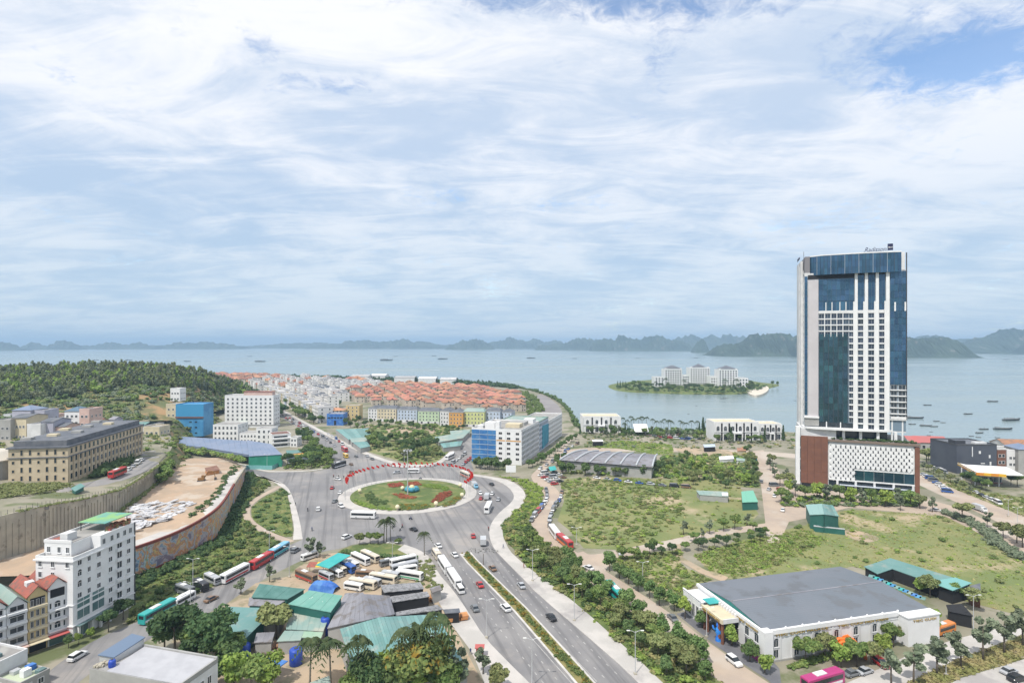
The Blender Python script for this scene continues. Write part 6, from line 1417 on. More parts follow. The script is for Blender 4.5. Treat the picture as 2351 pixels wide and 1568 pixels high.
# excavator and site shelter
M_mach = mat('machine_yellow', (0.30, 0.16, 0.05), (0.2, 0.11, 0.05), 0.8, rough=0.6)
ex = thing('excavator', 'brown and yellow excavator standing on the sandy terrace', 'excavator', za(1, 1850, 1360, 9.8), rad(20))
for s in (-1.1, 1.1): MB().use(M_steel).prism([(-1.8, s - .3), (1.8, s - .3), (1.8, s + .3), (-1.8, s + .3)], 0, .9).build('track', ex)
MB().use(M_mach).box(-1.6, 1.5, -1.2, 1.2, .95, 2.0).build('body', ex)
cb_ = MB().use(M_mach).box(.1, 1.4, -1.15, -.1, 2.0, 3.3).build('cab', ex); MB().use(M_glass).box(1.401, 1.44, -1.05, -.2, 2.2, 3.1).build('windscreen', cb_)
MB().use(M_mach).tube([(1.2, .4, 1.8), (3.4, .4, 5.2), (5.6, .4, 4.6)], [.35, .3, .25], 6).build('boom', ex)
MB().use(M_mach).tube([(5.6, .4, 4.8), (6.2, .4, 1.6)], [.25, .18], 6).build('arm', ex)
MB().use(M_steel).box(5.8, 6.9, -.1, .9, .4, 1.6).build('bucket', ex)
shed('site_shelter', 'small dark brown roofed shelter on the sandy terrace', 'shelter', [[za(1, 1880, 1235, 12.5), za(1, 1990, 1210, 12.5), za(1, 2020, 1250, 12), za(1, 1900, 1275, 12)]], mat('rust_roof', (0.18, 0.09, 0.06), (0.25, 0.14, 0.1), .5), M_wood, base=9.0)
shed('teal_tent', 'small teal tent beside the upper road', 'tent', [[za(1, 650, 1420, 23), za(1, 740, 1375, 23.6), za(1, 780, 1400, 23), za(1, 690, 1450, 22.4)]], M_teal, M_tealw, base=21.5)
# ================================================================ PLANTS
def leafmat(name, a, b, sc=0.9, rnd=0.18, c3=None, t=0.32): return mat(name, a, b, sc, rough=0.75, rnd=rnd, trans=t, spec=0.25, lo=0.35, hi=0.65, c3=c3, scale3=0.35)
ML = {'street': leafmat('leaf_street', (0.107, 0.193, 0.060), (0.205, 0.293, 0.107)), 'bush': leafmat('leaf_bush', (0.117, 0.193, 0.054), (0.244, 0.312, 0.098)),
      'olive': leafmat('leaf_olive', (0.182, 0.224, 0.085), (0.303, 0.322, 0.137)), 'lime': leafmat('leaf_lime', (0.213, 0.321, 0.063), (0.371, 0.468, 0.117)),
      'dark': leafmat('leaf_dark', (0.055, 0.111, 0.046), (0.117, 0.176, 0.068)), 'grey': leafmat('leaf_grey', (0.160, 0.203, 0.128), (0.273, 0.312, 0.205)),
      'palm': leafmat('leaf_palm', (0.045, 0.075, 0.03), (0.11, 0.14, 0.06)) if True else leafmat('leaf_palm', (0.079, 0.123, 0.049), (0.160, 0.200, 0.080)), 'flower': leafmat('leaf_flower', (0.128, 0.193, 0.063), (0.234, 0.273, 0.088), c3=(0.32, 0.20, 0.03)),
      'pine': leafmat('leaf_pine', (0.15, 0.18, 0.09), (0.25, 0.265, 0.15), 0.05) if True else leafmat('leaf_pine', (0.088, 0.126, 0.060), (0.168, 0.200, 0.099), 0.08), 'grass': leafmat('grass_blade', (0.182, 0.245, 0.063), (0.332, 0.371, 0.127), 0.06, c3=(0.24, 0.21, 0.10)),
      'red': leafmat('leaf_red', (0.342, 0.107, 0.063), (0.468, 0.176, 0.098)), 'hedge': leafmat('leaf_hedge', (0.096, 0.160, 0.060), (0.166, 0.234, 0.088)), 'dry': leafmat('dry_grass', (0.470, 0.406, 0.193), (0.312, 0.332, 0.117), 0.2)}
M_bark = mat('bark', (0.16, 0.13, 0.10), (0.10, 0.085, 0.07), 1.5, rough=0.95)
M_barkp = mat('palm_bark', (0.24, 0.21, 0.17), (0.17, 0.15, 0.12), 1.5, rough=0.95)
def leaves(lobes, per, size, seed, up=0.35):
    r = np.random.RandomState(seed); V = []
    for (cx, cy, cz, rx, ry, rz) in lobes:
        n = per; d = r.normal(size=(n, 3)); d /= np.linalg.norm(d, axis=1)[:, None]
        rad_ = r.uniform(0.72, 1.05, (n, 1)); P = d * rad_ * np.array([rx, ry, rz]) + np.array([cx, cy, cz])
        nn = d + r.normal(scale=0.75, size=(n, 3)) + np.array([0, 0, up]); nn /= np.linalg.norm(nn, axis=1)[:, None]
        t = np.cross(nn, r.normal(size=(n, 3))); t /= np.linalg.norm(t, axis=1)[:, None]; b = np.cross(nn, t)
        s = size * r.uniform(0.55, 1.25, (n, 1)); w = s * r.uniform(.5, .9, (n, 1))
        V.append(np.stack([P - t * s, P - b * w, P + t * s, P + b * w], 1).reshape(-1, 3))
    V = np.concatenate(V); return V, np.arange(len(V)).reshape(-1, 4)
def crown(kind, h, seed):
    r = np.random.RandomState(seed); lob = []
    if kind == 'round':
        R_ = h * 0.34; cz = h - R_ * 0.95
        for k in range(11):
            a = r.uniform(0, 6.28); q = r.uniform(.25, .62) * R_; z = cz + r.uniform(-.55, .55) * R_; s = r.uniform(.42, .62) * R_; lob.append((q * math.cos(a), q * math.sin(a), z, s, s, s * .85))
    elif kind == 'spread':
        R_ = h * 0.42; cz = h - R_ * .62
        for k in range(14):
            a = r.uniform(0, 6.28); q = r.uniform(.2, .85) * R_; z = cz + r.uniform(-.35, .45) * R_ * (1.2 - q / R_); s = r.uniform(.30, .48) * R_; lob.append((q * math.cos(a), q * math.sin(a), z, s, s, s * .7))
    elif kind == 'sparse':
        R_ = h * 0.30; cz = h * .70
        for k in range(9):
            a = r.uniform(0, 6.28); q = r.uniform(.2, .85) * R_; z = cz + r.uniform(-.8, .9) * R_; s = r.uniform(.26, .42) * R_; lob.append((q * math.cos(a), q * math.sin(a), z, s, s, s * .7))
    elif kind == 'cone':
        for k in range(9):
            t = k / 8; s = h * .12 * (1.15 - t); lob.append((r.uniform(-.2, .2) * s, r.uniform(-.2, .2) * s, h * (.16 + .8 * t), s, s, h * .09))
    elif kind == 'bush':
        for k in range(7):
            a = r.uniform(0, 6.28); q = r.uniform(0, .5) * h; s = r.uniform(.3, .5) * h; lob.append((q * math.cos(a), q * math.sin(a), s * .8 + r.uniform(0, .25) * h, s, s, s * .8))
    return lob
def core(lobes, k=0.62, n=6):
    V, Q = [], []
    for (cx, cy, cz, rx, ry, rz) in lobes:
        i0 = len(V)
        for j in range(4):
            ph = math.pi * (j + .5) / 4 - math.pi / 2
            for i in range(n): th = 6.283 * i / n; V.append((cx + rx * k * math.cos(ph) * math.cos(th), cy + ry * k * math.cos(ph) * math.sin(th), cz + rz * k * math.sin(ph)))
        for j in range(3):
            for i in range(n): Q.append((i0 + j * n + i, i0 + j * n + (i + 1) % n, i0 + (j + 1) * n + (i + 1) % n, i0 + (j + 1) * n + i))
    return np.array(V), np.array(Q)
def tree_proto(kind, leaf, h, seed, per=95, size=None):
    lob = crown(kind, h, seed); size = size or h * 0.058
    if kind == 'sparse': size *= 1.0
    V, Q = leaves(lob, per, size, seed); CV, CQ = core(lob, 0.66 if kind not in ('sparse',) else 0.45)
    me = np_mesh('crown', np.concatenate([V, CV]), np.concatenate([Q, CQ + len(V)]), [ML[leaf]])
    mb = MB().use(M_bark); z1 = h * (.55 if kind != 'bush' else .3); r0 = h * .022
    mb.tube([(0, 0, -.3), (.02 * h * .3, 0, z1 * .5), (0, .01 * h, z1), (0, 0, h * .82)], [r0 * 1.3, r0, r0 * .8, r0 * .25], 6)
    rr = random.Random(seed)
    for k in range(5):
        a = rr.uniform(0, 6.28); l = lob[k % len(lob)]; mb.tube([(0, 0, z1 * rr.uniform(.75, 1.0)), (l[0] * .55, l[1] * .55, l[2] * .5 + z1 * .5), (l[0] * .95, l[1] * .95, l[2])], [r0 * .55, r0 * .4, r0 * .15], 5)
    return mb.mesh('trunk', True), me, h
def palm_proto(h, seed, nf=16):
    r = random.Random(seed); lean = r.uniform(-.5, .5); mb = MB().use(M_barkp)
    pts = [(lean * t * t, .2 * t, h * t) for t in (0, .3, .6, .85, 1)]; mb.tube([(0, 0, -.4)] + pts[1:], [.26, .2, .17, .16, .14], 7)
    tm = mb.mesh('trunk', True); V, Q = [], []
    tx, ty, tz = pts[-1]
    for k in range(nf):
        a = 6.283 * k / nf + r.uniform(-.15, .15); el = r.uniform(.0, 1.35); L = r.uniform(3.9, 4.9) * h / 11
        ca, sa = math.cos(a), math.sin(a); prev = None; ns = 9
        for s in range(ns + 1):
            t = s / ns; out_ = L * (t * math.cos(el) + .12 * t * t); up = L * (t * math.sin(el) - (.95 + .35 * math.cos(el)) * t * t)
            c = np.array([tx + ca * out_, ty + sa * out_, tz + up]); w = L * .21 * math.sin(math.pi * min(1, .12 + t * .9)) ** .8
            for sd in (-1, 1):
                d = np.array([-sa * sd, ca * sd, -.75]); d /= np.linalg.norm(d)
                tip = c + d * w * 1.4 + np.array([ca, sa, 0]) * w * .5; g = np.array([ca, sa, 0]) * L * .055
                i0 = len(V); V += [tuple(c - g), tuple(c + g), tuple(tip + g * .3), tuple(tip - g * .3)]; Q.append((i0, i0 + 1, i0 + 2, i0 + 3))
    return tm, np_mesh('fronds', np.array(V), np.array(Q), [ML['palm']]), h
PT = {'round': [tree_proto('round', 'street', 6.0, s) for s in (1, 2, 3, 4)], 'spread': [tree_proto('spread', 'bush', 7.0, s, 100) for s in (11, 12, 13)], 'dark': [tree_proto('spread', 'dark', 9.0, s, 130, .36) for s in (21, 22)],
      'sparse': [tree_proto('sparse', 'grey', 8.0, s, 70) for s in (31, 32, 33)], 'lime': [tree_proto('round', 'lime', 6.0, s) for s in (41, 42)], 'cone': [tree_proto('cone', 'dark', 9.0, s, 55, .4) for s in (51, 52)],
      'olive': [tree_proto('spread', 'olive', 7.0, s, 100) for s in (61, 62)], 'flower': [tree_proto('spread', 'flower', 9.0, 71, 140, .36)], 'shrub': [tree_proto('bush', 'bush', 2.2, s, 60, .22) for s in (81, 82, 83)], 'mast': [tree_proto('round', 'hedge', 7.0, s) for s in (91, 92)]}
PALM = [palm_proto(11.0, s) for s in (1, 2, 3)]
def tree(kind, q, h, label, group=None, name=None, cat='tree'):
    p_ = RND.choice(PALM if kind == 'palm' else PT[kind]); k = h / p_[2]
    t = thing(name or {'palm': 'palm_tree', 'shrub': 'shrub', 'cone': 'cypress_tree', 'round': 'round_tree', 'spread': 'spreading_tree', 'dark': 'dark_tree', 'sparse': 'thin_tree', 'lime': 'light_green_tree', 'olive': 'olive_green_tree', 'flower': 'flowering_tree'}.get(kind, 'leafy_tree'), label, cat if kind != 'shrub' else 'shrub', q, RND.uniform(0, 6.28), group)
    put('trunk', p_[0], t); put('fronds' if kind == 'palm' else 'crown', p_[1], t)
    wv_ = RND.uniform(.9, 1.12); t.scale = (k * wv_, k * wv_, k * RND.uniform(.93, 1.08))
    return t
def tree_row(kind, k, flat, h, fmt, group, z=0.0):
    n = len(flat) // 2
    if 'from the left' in fmt or 'from the tower' in fmt: flat = [c for q in sorted(zip(flat[::2], flat[1::2])) for c in q]
    for i in range(n):
        kk = kind if isinstance(kind, str) else kind[i % len(kind)]
        tree(kk, za(k, flat[2 * i], flat[2 * i + 1], z), h * RND.uniform(.88, 1.14), fmt % ORL[i], group)
tree_row('round', 7, (855, 590, 940, 650, 1020, 700, 1105, 760, 1205, 822, 1290, 890, 1420, 935), 6.2, 'round crowned tree, %s from the junction along the right kerb of the service road', 'right kerb trees of the service road')
tree_row('round', 7, (435, 512, 520, 562, 575, 608, 665, 742, 760, 768, 832, 806, 1000, 918, 1110, 1014, 1215, 1112, 1320, 1174, 1470, 1270, 1540, 1320, 1640, 1405, 1690, 1548), 6.2, 'round crowned tree, %s from the far end along the left kerb of the service road', 'left kerb trees of the service road')
tree_row(['lime', 'round'], 7, (1515, 1005, 1665, 1080, 1925, 1240, 2085, 1380, 2215, 1480), 5.6, 'light green tree, %s from the left on the dark forecourt of the hall', 'forecourt trees of the hall')
tree_row('sparse', 8, (1080, 1575, 1275, 1570, 1480, 1492, 1690, 1432, 1885, 1366, 2070, 1306, 2232, 1250), 9.6, 'tall thin crowned tree, %s from the left along the road at the lower right', 'thin trees at the lower right')
tree_row(['spread', 'olive', 'lime'], 8, (330, 1395, 500, 1370, 640, 1430, 780, 1420, 900, 1400, 1010, 1330, 1100, 1250, 1190, 1200, 1330, 1180, 1440, 1140, 1330, 790, 1420, 820, 1660, 850, 1800, 930), 6.0, 'bushy tree, %s from the left around the right side of the hall', 'bushy trees beside the hall')
tree_row(['sparse', 'olive'], 8, (1440, 70, 1700, 150, 1920, 205, 2060, 300, 2180, 340, 1160, 60, 2230, 380, 1330, 40), 8.0, 'loose tree, %s from the left along the field edge road at right', 'field edge trees at the right')
tree_row(['olive', 'lime', 'spread', 'olive'], 13, (480, 700, 600, 690, 720, 720, 820, 760, 900, 700, 980, 640, 520, 640), 9.5, 'yellowish green tree, %s from the tower in the clump before the red roofs', 'clump before the red roofs')
tree_row(['spread', 'dark'], 13, (1240, 1090, 1340, 1120, 1430, 1170, 1540, 1200, 1620, 1230, 2100, 1130, 2220, 1140), 6.5, 'dark leafy tree, %s from the left in front of the shop under the canopy', 'trees before the canopy shop')
tree_row(['sparse', 'olive'], 13, (420, 830, 520, 870, 620, 910, 720, 960, 830, 1020, 940, 1080, 1060, 1150, 1180, 1220, 1320, 1290), 5.0, 'small median tree, %s from the tower along the sea front road', 'median trees of the sea front road')
tree_row(['spread', 'lime', 'sparse'], 4, (120, 1560, 190, 1480, 250, 1500, 340, 1540, 450, 1520, 540, 1545, 660, 1540, 760, 1560, 860, 1580, 950, 1570, 1080, 1590, 1210, 1560, 1310, 1590), 8.4, 'leafy tree, %s from the left in front of the tower podium', 'trees before the tower')
tree_row(['sparse', 'olive'], 4, (20, 1260, 60, 1330, 110, 1400, 170, 1330, 200, 1400, 40, 1200), 7.0, 'thin tree, %s from the left beside the dirt road near the tower', 'trees left of the tower')
tree_row('mast', 10, (400, 1010, 480, 1030, 560, 1040, 640, 1045, 720, 1050, 800, 1045, 880, 1050, 960, 1050, 450, 980, 600, 1000, 740, 1005), 7.0, 'green tree, %s from the left in the clump before the blue block', 'clump before the blue block')
tree_row(['mast', 'round'], 10, (1330, 1010, 1400, 990, 1480, 960, 1550, 925, 1620, 880, 1700, 830, 1770, 780, 1840, 720, 1900, 670, 1960, 630, 2020, 590, 2080, 550, 2150, 510), 6.0, 'street tree, %s from the near corner along the apartment row', 'trees along the apartment row')
def clump(lab, group, kinds, k, poly, n, h, dm=4.0):
    for i, (x, y) in enumerate(sorted(scatter(WP(k, *poly), n, dm), key=lambda q: q[1])):
        tree(RND.choice(kinds), Vector((x, y, 0)), h * RND.uniform(.75, 1.25), ('' if i >= 40 else 'nearest ' if i == 0 else ORL[i] + ' nearest ') + lab, group)
clump('leafy tree in the grove of the park inside the road fork', 'grove of the road fork park', ['spread', 'dark', 'mast', 'olive'], 2, (1000, 960, 1080, 900, 1150, 990, 1500, 960, 1650, 990, 1700, 1090, 1640, 1190, 1350, 1190, 1250, 1130, 1130, 1080, 1040, 1060), 52, 7.5, 5)
clump('leafy tree in the grove west of the boulevard', 'grove west of the boulevard', ['spread', 'dark', 'mast'], 12, (1130, 900, 1250, 890, 1330, 950, 1400, 1100, 1560, 1150, 1620, 1260, 1560, 1330, 1100, 1350, 1000, 1330, 1180, 1250, 1340, 1140, 1200, 1040), 40, 7.5, 5)
clump('street tree lining the right side of the boulevard to the town', 'boulevard trees', ['spread', 'mast'], 12, (1010, 530, 1060, 530, 1250, 640, 1480, 730, 1480, 770, 1380, 770, 1150, 670, 1030, 580), 26, 9, 6)
clump('tree between the slab hotel and the boulevard', 'trees beside the slab hotel', ['dark', 'spread'], 12, (860, 640, 870, 560, 960, 600, 1000, 640, 960, 720, 880, 740), 11, 11, 6)
clump('tree in the belt in front of the ribbed hall', 'belt before the ribbed hall', ['dark', 'spread', 'mast'], 3, (400, 1200, 460, 1180, 620, 1230, 900, 1260, 1400, 1260, 1420, 1330, 1000, 1320, 620, 1310, 470, 1300), 34, 7.0, 5)
clump('tree on the scrub ground between dirt road and ribbed hall', 'trees of the scrub ground', ['spread', 'olive', 'mast', 'lime'], 3, (1420, 1230, 1500, 1150, 1700, 1150, 1750, 1230, 2200, 1330, 2240, 1410, 1900, 1430, 1500, 1400), 36, 6.0, 5)
clump('leafy tree in the planting strip beside the boulevard pavement', 'planting strip trees', ['spread', 'olive', 'mast'], 7, (60, 400, 160, 300, 300, 420, 420, 540, 560, 680, 700, 800, 880, 960, 1010, 1000, 1500, 1400, 1600, 1540, 1400, 1540, 1000, 1200, 560, 820, 260, 600), 66, 5.4, 4)
clump('tree behind the teal park sheds before the pastel row', 'trees before the pastel row', ['spread', 'mast', 'dark'], 2, (800, 850, 950, 820, 1100, 830, 1300, 860, 1500, 865, 1700, 890, 1900, 890, 1900, 920, 1500, 900, 1100, 880, 900, 880), 28, 6.5, 6)
ESTATE = WP(2, 860, 520, 1300, 470, 1900, 520, 2250, 600, 2300, 650, 1700, 640, 1100, 600)
clump('tree on the hedge line across the field left of the hall', 'field hedge trees', ['spread', 'dark', 'sparse'], 7, (960, 500, 1100, 440, 1300, 400, 1420, 400, 1420, 450, 1250, 480, 1050, 520), 12, 4.2, 4)
clump('tree on the hedge line behind the dirt path', 'far field hedge trees', ['spread', 'dark'], 7, (1500, 390, 1700, 360, 1950, 330, 2243, 270, 2243, 320, 1950, 370, 1700, 410, 1500, 430), 22, 4.2, 4)
clump('tree beside the side road in front of the bare earth', 'side road trees', ['spread', 'sparse'], 7, (1490, 260, 1600, 300, 1780, 240, 2000, 190, 2150, 180, 2180, 230, 1900, 270, 1600, 340), 11, 5.5, 6)
for i, (k, x, y, z, h, kd, lab) in enumerate((
        (5, 1530, 1330, 0, 13, 'dark', 'big dark tree left of the teal workshop roof'), (5, 1900, 1420, 0, 13, 'dark', 'big dark tree in front of the teal workshop roof'), (5, 1720, 1500, 0, 10, 'dark', 'dark tree beside the grey house roof'), (5, 2050, 1640, 0, 9, 'lime', 'bright green tree at the bottom near the grey house'), (5, 2200, 1660, 0, 9, 'spread', 'bushy tree at the bottom left of the palms'),
        (5, 1440, 1290, 0, 8, 'mast', 'leafy tree at the left end of the big dark clump'), (5, 1640, 1310, 0, 9, 'mast', 'leafy tree in the middle of the big dark clump'), (5, 1760, 1400, 0, 9.5, 'spread', 'spreading tree in the near middle of the dark clump'), (5, 1990, 1480, 0, 10, 'mast', 'leafy tree at the right end of the big dark clump'), (5, 1620, 1230, 0, 7.5, 'spread', 'spreading tree at the back of the dark clump'), (5, 1880, 1620, 0, 9, 'mast', 'leafy tree at the bottom beside the grey house wall'), (5, 2060, 1380, 0, 7, 'spread', 'bush like tree beside the round blue tank'),
        (6, 880, 1790, 0, 8, 'spread', 'spreading tree at the bottom between the third palm and the teal shed'), (6, 1200, 1790, 0, 11, 'mast', 'leafy tree at the bottom below the teal shed ridge'), (6, 1490, 1740, 0, 13, 'mast', 'leafy tree behind the yellow flowering tree'), (6, 1670, 1760, 0, 10, 'spread', 'spreading tree at the bottom right of the teal shed'), 
        (6, 180, 1180, 0, 10, 'olive', 'round olive tree rising between the green sheds'), (6, 985, 1770, 0, 11, 'dark', 'dark green tree at the bottom before the teal shed'), (6, 1110, 1760, 0, 11, 'lime', 'light green tree before the teal shed ridge'), (6, 1290, 1770, 0, 12.5, 'mast', 'tall dark tree before the teal shed'), (6, 1430, 1760, 0, 16, 'flower', 'yellow flowering tree before the teal shed'), (6, 1560, 1770, 0, 12, 'mast', 'dark tree right of the flowering tree'), (6, 1770, 1700, 0, 11, 'sparse', 'thin tree at the corner of the teal shed'), (6, 1380, 1790, 0, 9, 'lime', 'low light green tree at the bottom edge'),
        (6, 1990, 1490, 0, 6.5, 'sparse', 'young tree beside the red booth on the pavement'), (6, 2120, 1680, 0, 7, 'olive', 'olive tree at the bottom on the pavement'), (6, 120, 1640, 0, 9, 'lime', 'bright tree at the bottom below the tarpaulin'),
        (6, 120, 680, 0, 6, 'sparse', 'young tree on the pavement of the street by the dark green shed'), (5, 2110, 790, 0, 5.5, 'sparse', 'young street tree across from the coaches'), (6, 470, 480, 0, 8, 'sparse', 'feathery tree left of the teal canopy'), (6, 560, 470, 0, 6, 'sparse', 'smaller feathery tree beside the teal canopy'),
        (5, 950, 1120, 0, 6, 'dark', 'dark tree at the hotel entrance'), (5, 1080, 1010, 0, 6.5, 'dark', 'dark tree at the far corner of the white hotel'), (5, 690, 1230, 0, 3.2, 'lime', 'small tree in front of the white hotel corner'), (5, 790, 1180, 0, 3.2, 'lime', 'second small tree in front of the white hotel'), (5, 600, 1260, 0, 3.6, 'mast', 'potted tree before the arched townhouse'),
        (6, 1590, 820, 0, 4.5, 'olive', 'bushy tree beside the grey kiosk'), (6, 1000, 345, 0, 5, 'spread', 'bushy tree on the green island tip'), (6, 910, 360, 0, 5, 'olive', 'olive bush tree at the left of the green island'), (6, 1070, 350, 0, 4.6, 'spread', 'bushy tree right on the green island'), (6, 1240, 345, 0, 2.2, 'shrub', 'small round shrub on the green island kerb'))):
    tree(kd, za(k, x, y, z), h, lab)
for i, (x, y) in enumerate(((1145, 330), (1178, 325), (1475, 450), (1120, 335))): tree('palm', za(6, x, y), 9 if i != 2 else 8.5, ['slender palm at the green island, left of a pair', 'slender palm at the green island, right of a pair', 'lone slender palm on the boulevard pavement corner', 'third slender palm behind the green island pair'][i])
for i, (x, y, h) in enumerate(((470, 1645, 12), (655, 1650, 11.5), (882, 1750, 14), (1560, 1750, 17), (1340, 1750, 15.5))): tree('palm', za(6, x, y), h, ['leftmost tall palm before the sheds', 'second tall palm from the left before the sheds', 'third tall palm before the teal shed', 'tall palm rising over the teal shed at the right', 'palm half hidden behind the flowering tree'][i])
for i, (x, y) in enumerate(sorted(((1020, 850), (1095, 845), (1120, 860), (1160, 850), (1195, 855), (1235, 860), (1295, 870), (1330, 875), (1370, 870), (1395, 865), (1435, 880), (1460, 885), (1545, 880), (1570, 885), (1600, 890), (1650, 895), (1700, 880), (1060, 870), (1030, 900), (1790, 870)))):
    tree('palm', za(3, x, y + 8), RND.uniform(7, 9.5), '%s palm from the left along the sea front' % ORL[i], 'sea front palms')
for i, (x, y, h) in enumerate(sorted(((1755, 920, 15), (1830, 935, 13), (1720, 930, 10), (1965, 980, 12), (2010, 990, 12), (2320, 1000, 11), (625, 930, 10), (860, 930, 9), (1040, 930, 9), (1075, 935, 8)))): tree('cone', za(3, x, y), h, '%s dark cypress from the left around the white sea front pavilions' % ORL[i], 'cypresses at the pavilions')
tree('cone', za(4, 140, 985), 12, 'dark cypress between the pavilion wing and the tower')
clump('small tree in the sea front square', 'sea front square trees', ['mast', 'spread', 'sparse'], 3, (640, 900, 1000, 890, 1600, 930, 1840, 930, 2300, 1010, 2000, 1030, 1400, 985, 700, 950), 56, 6.5, 5)
clump('tree beside the dirt road from the sea front', 'dirt road trees', ['spread', 'mast', 'olive'], 3, (2130, 1080, 2190, 1080, 2260, 1300, 2290, 1420, 2200, 1420, 2160, 1250), 12, 6, 5)
# island planting
for i in range(70):
    x, y = scatter([at(*q, 3) for q in ((1405, 890), (1440, 884), (1500, 884), (1525, 889), (1600, 890), (1700, 889), (1725, 884), (1735, 894), (1700, 900), (1600, 898), (1480, 897))], 1)[0]
    tree(RND.choice(['dark', 'palm', 'spread', 'mast']), Vector((x, y, 1.6)), RND.uniform(6, 12), 'dark tree on the resort island', 'trees of the resort island')
for i, (x, y, h) in enumerate(((1528, 893, 18), (1570, 893, 15), (1690, 893, 17), (1664, 893, 16), (1716, 888, 12), (1774, 886, 9), (1785, 886, 9), (1418, 890, 11), (1424, 890, 12), (1430, 890, 11), (1436, 889, 10))): tree('palm' if i < 5 else 'mast' if i < 7 else 'cone', at(x, y, 1.0), h, 'tall tree standing out on the resort island, %s' % ['at the left wing', 'right of the left wing', 'at the right wing', 'left of the right wing', 'at the right end of the buildings', 'left of two beyond the beach', 'right of two beyond the beach', 'first cypress at the left tip', 'second cypress at the left tip', 'third cypress at the left tip', 'fourth cypress at the left tip'][i] if True else '%s' % ORL[i], 'tall trees of the resort island')
# ---- undergrowth and cover that nobody could count
def tmpl(kind, leaf_n, seed, size):
    if kind == 'bush': lob = crown('bush', 1.0, seed)
    elif kind == 'pine': lob = [(.06 * math.sin(k * 2.1 + seed), .06 * math.cos(k * 1.7), .22 + .17 * k, .27 - .035 * k, .27 - .035 * k, .16) for k in range(5)]
    else: lob = [(0, 0, .25, .5, .5, .25)]
    V, Q = leaves(lob, leaf_n, size, seed)
    if kind == 'tuft': V[:, 2] = np.abs(V[:, 2])
    if kind != 'tuft':
        CV, CQ = core(lob, .7, 5); Q = np.concatenate([Q, CQ + len(V)]); V = np.concatenate([V, CV])
    return V, Q
TB = [tmpl('bush', 9, s, .17) for s in (1, 2, 3, 4)]; TP = [tmpl('pine', 12, s, .11) for s in (5, 6, 7)]; TT = [tmpl('tuft', 9, s, .30) for s in (8, 9, 10)]
def stuff(name, label, cat, pts, smin, smax, T_, m, hz=1.0):
    VV, QQ, MI, off = [], [], [], 0; ms_ = m if isinstance(m, list) else [m]
    for (x, y, z) in pts:
        V, Q = T_[NPR.randint(len(T_))]; s = NPR.uniform(smin, smax); a = NPR.uniform(0, 6.28); c, sn = math.cos(a), math.sin(a); k = hz * NPR.uniform(.75, 1.25)
        W_ = np.empty_like(V); W_[:, 0] = (V[:, 0] * c - V[:, 1] * sn) * s + x; W_[:, 1] = (V[:, 0] * sn + V[:, 1] * c) * s + y; W_[:, 2] = V[:, 2] * s * k + z
        VV.append(W_); QQ.append(Q + off); off += len(V); MI.append(np.full(len(Q), NPR.randint(len(ms_))))
    o = put(name, np_mesh(name, np.concatenate(VV), np.concatenate(QQ), [ML[a] for a in ms_], np.concatenate(MI))); return tag(o, label, cat, None, 'stuff')
P3 = lambda poly, n, z=0.0: [(x, y, z) for x, y in scatter(poly, n)]
hp, hs = [], []
HCS = hill_cols(300)
for c in range(6400):
    cl = HCS[NPR.randint(300)]; t = NPR.uniform(0.02, 1.12)
    q = hill_point(cl, t)
    dn = math.sin(q.x * .031 + 1.0) * math.sin(q.y * .027) + .6 * math.sin(q.x * .011 + q.y * .017)
    if t < .45 + .12 * math.sin(q.x * .05):
        if dn < -.9 or NPR.rand() < (.12 if dn > -.45 else .6): continue
        hs.append(tuple(q))
    else: hp.append(tuple(q))
stuff('hill_wood', 'wood of slender grey green trees covering the hilltop', 'wood', hp, 4.5, 11.0, TP + TP + TB[:1], ['pine', 'pine', 'grey', 'olive', 'lime'], .95)
stuff('hill_scrub', 'dark scrub on the lower slope of the hill', 'scrub', hs, 1.6, 5.5, TB, ['hedge', 'olive', 'bush', 'grey'], .9)
stuff('shore_wood', 'belt of dark shore trees along the coast behind the town', 'wood', [(q.x, q.y, 0) for q in [at(x, np.interp(x, [640, 850, 1000, 1100, 1190], [864.5, 869.5, 876.5, 881.5, 890]) + NPR.uniform(0, 3.2)) for x in NPR.uniform(640, 1190, 620)]], 5, 10.5, TB + TP, 'dark', .8)
stuff('shore_wood', 'bushy belt between the villas and the coast road', 'scrub', P3([at(*q) for q in ((1188, 900), (1215, 905), (1240, 925), (1248, 945), (1238, 955), (1212, 955), (1205, 935))], 150), 3, 6, TB, 'bush')
stuff('shore_wood', 'line of trees on the outer edge of the coast road', 'scrub', [(q.x - 3, q.y - 6, 0) for q in resample(coast[28:54], 70)], 3, 6, TB, 'hedge')
stuff('estate_greenery', 'garden trees between the roofs of the villa estate', 'greenery', P3(ESTATE, 170), 4, 9, TB, ['dark', 'hedge', 'bush'], 1.0)
stuff('terrace_weeds', 'weeds and bushes over the upper terrace ground', 'weeds', [(x, y, terr(x, y) - .1) for x, y in scatter([at(*q, 21) for q in ((-60, 1100), (0, 1000), (150, 982), (300, 975), (385, 990), (395, 1015), (330, 1035), (270, 1040), (180, 1060), (-30, 1112))], 520)], .9, 3.4, TB + TT, ['olive', 'bush', 'hedge', 'dry'], .8)
stuff('island_shrubs', 'dark shrubs covering the resort island', 'shrubs', [(x, y, 1.8) for x, y in scatter([at(*q, 1) for q in ((1402, 890), (1450, 883), (1510, 879), (1720, 880), (1760, 886), (1735, 900), (1690, 903), (1600, 903), (1480, 900))], 330)], 2.5, 7, TB, ['dark', 'hedge', 'bush'], .8)
stuff('bank_bushes', 'bushes on the bank between upper terrace and market', 'hedge', [tuple(a_.lerp(b_, t)) for a_, b_ in zip(resample([a_ for a_, b_ in BANK], 120), resample([b_ for a_, b_ in BANK], 120)) for t in (NPR.rand(),)], 2.0, 4.5, TB, ['bush', 'hedge', 'olive'], .9)
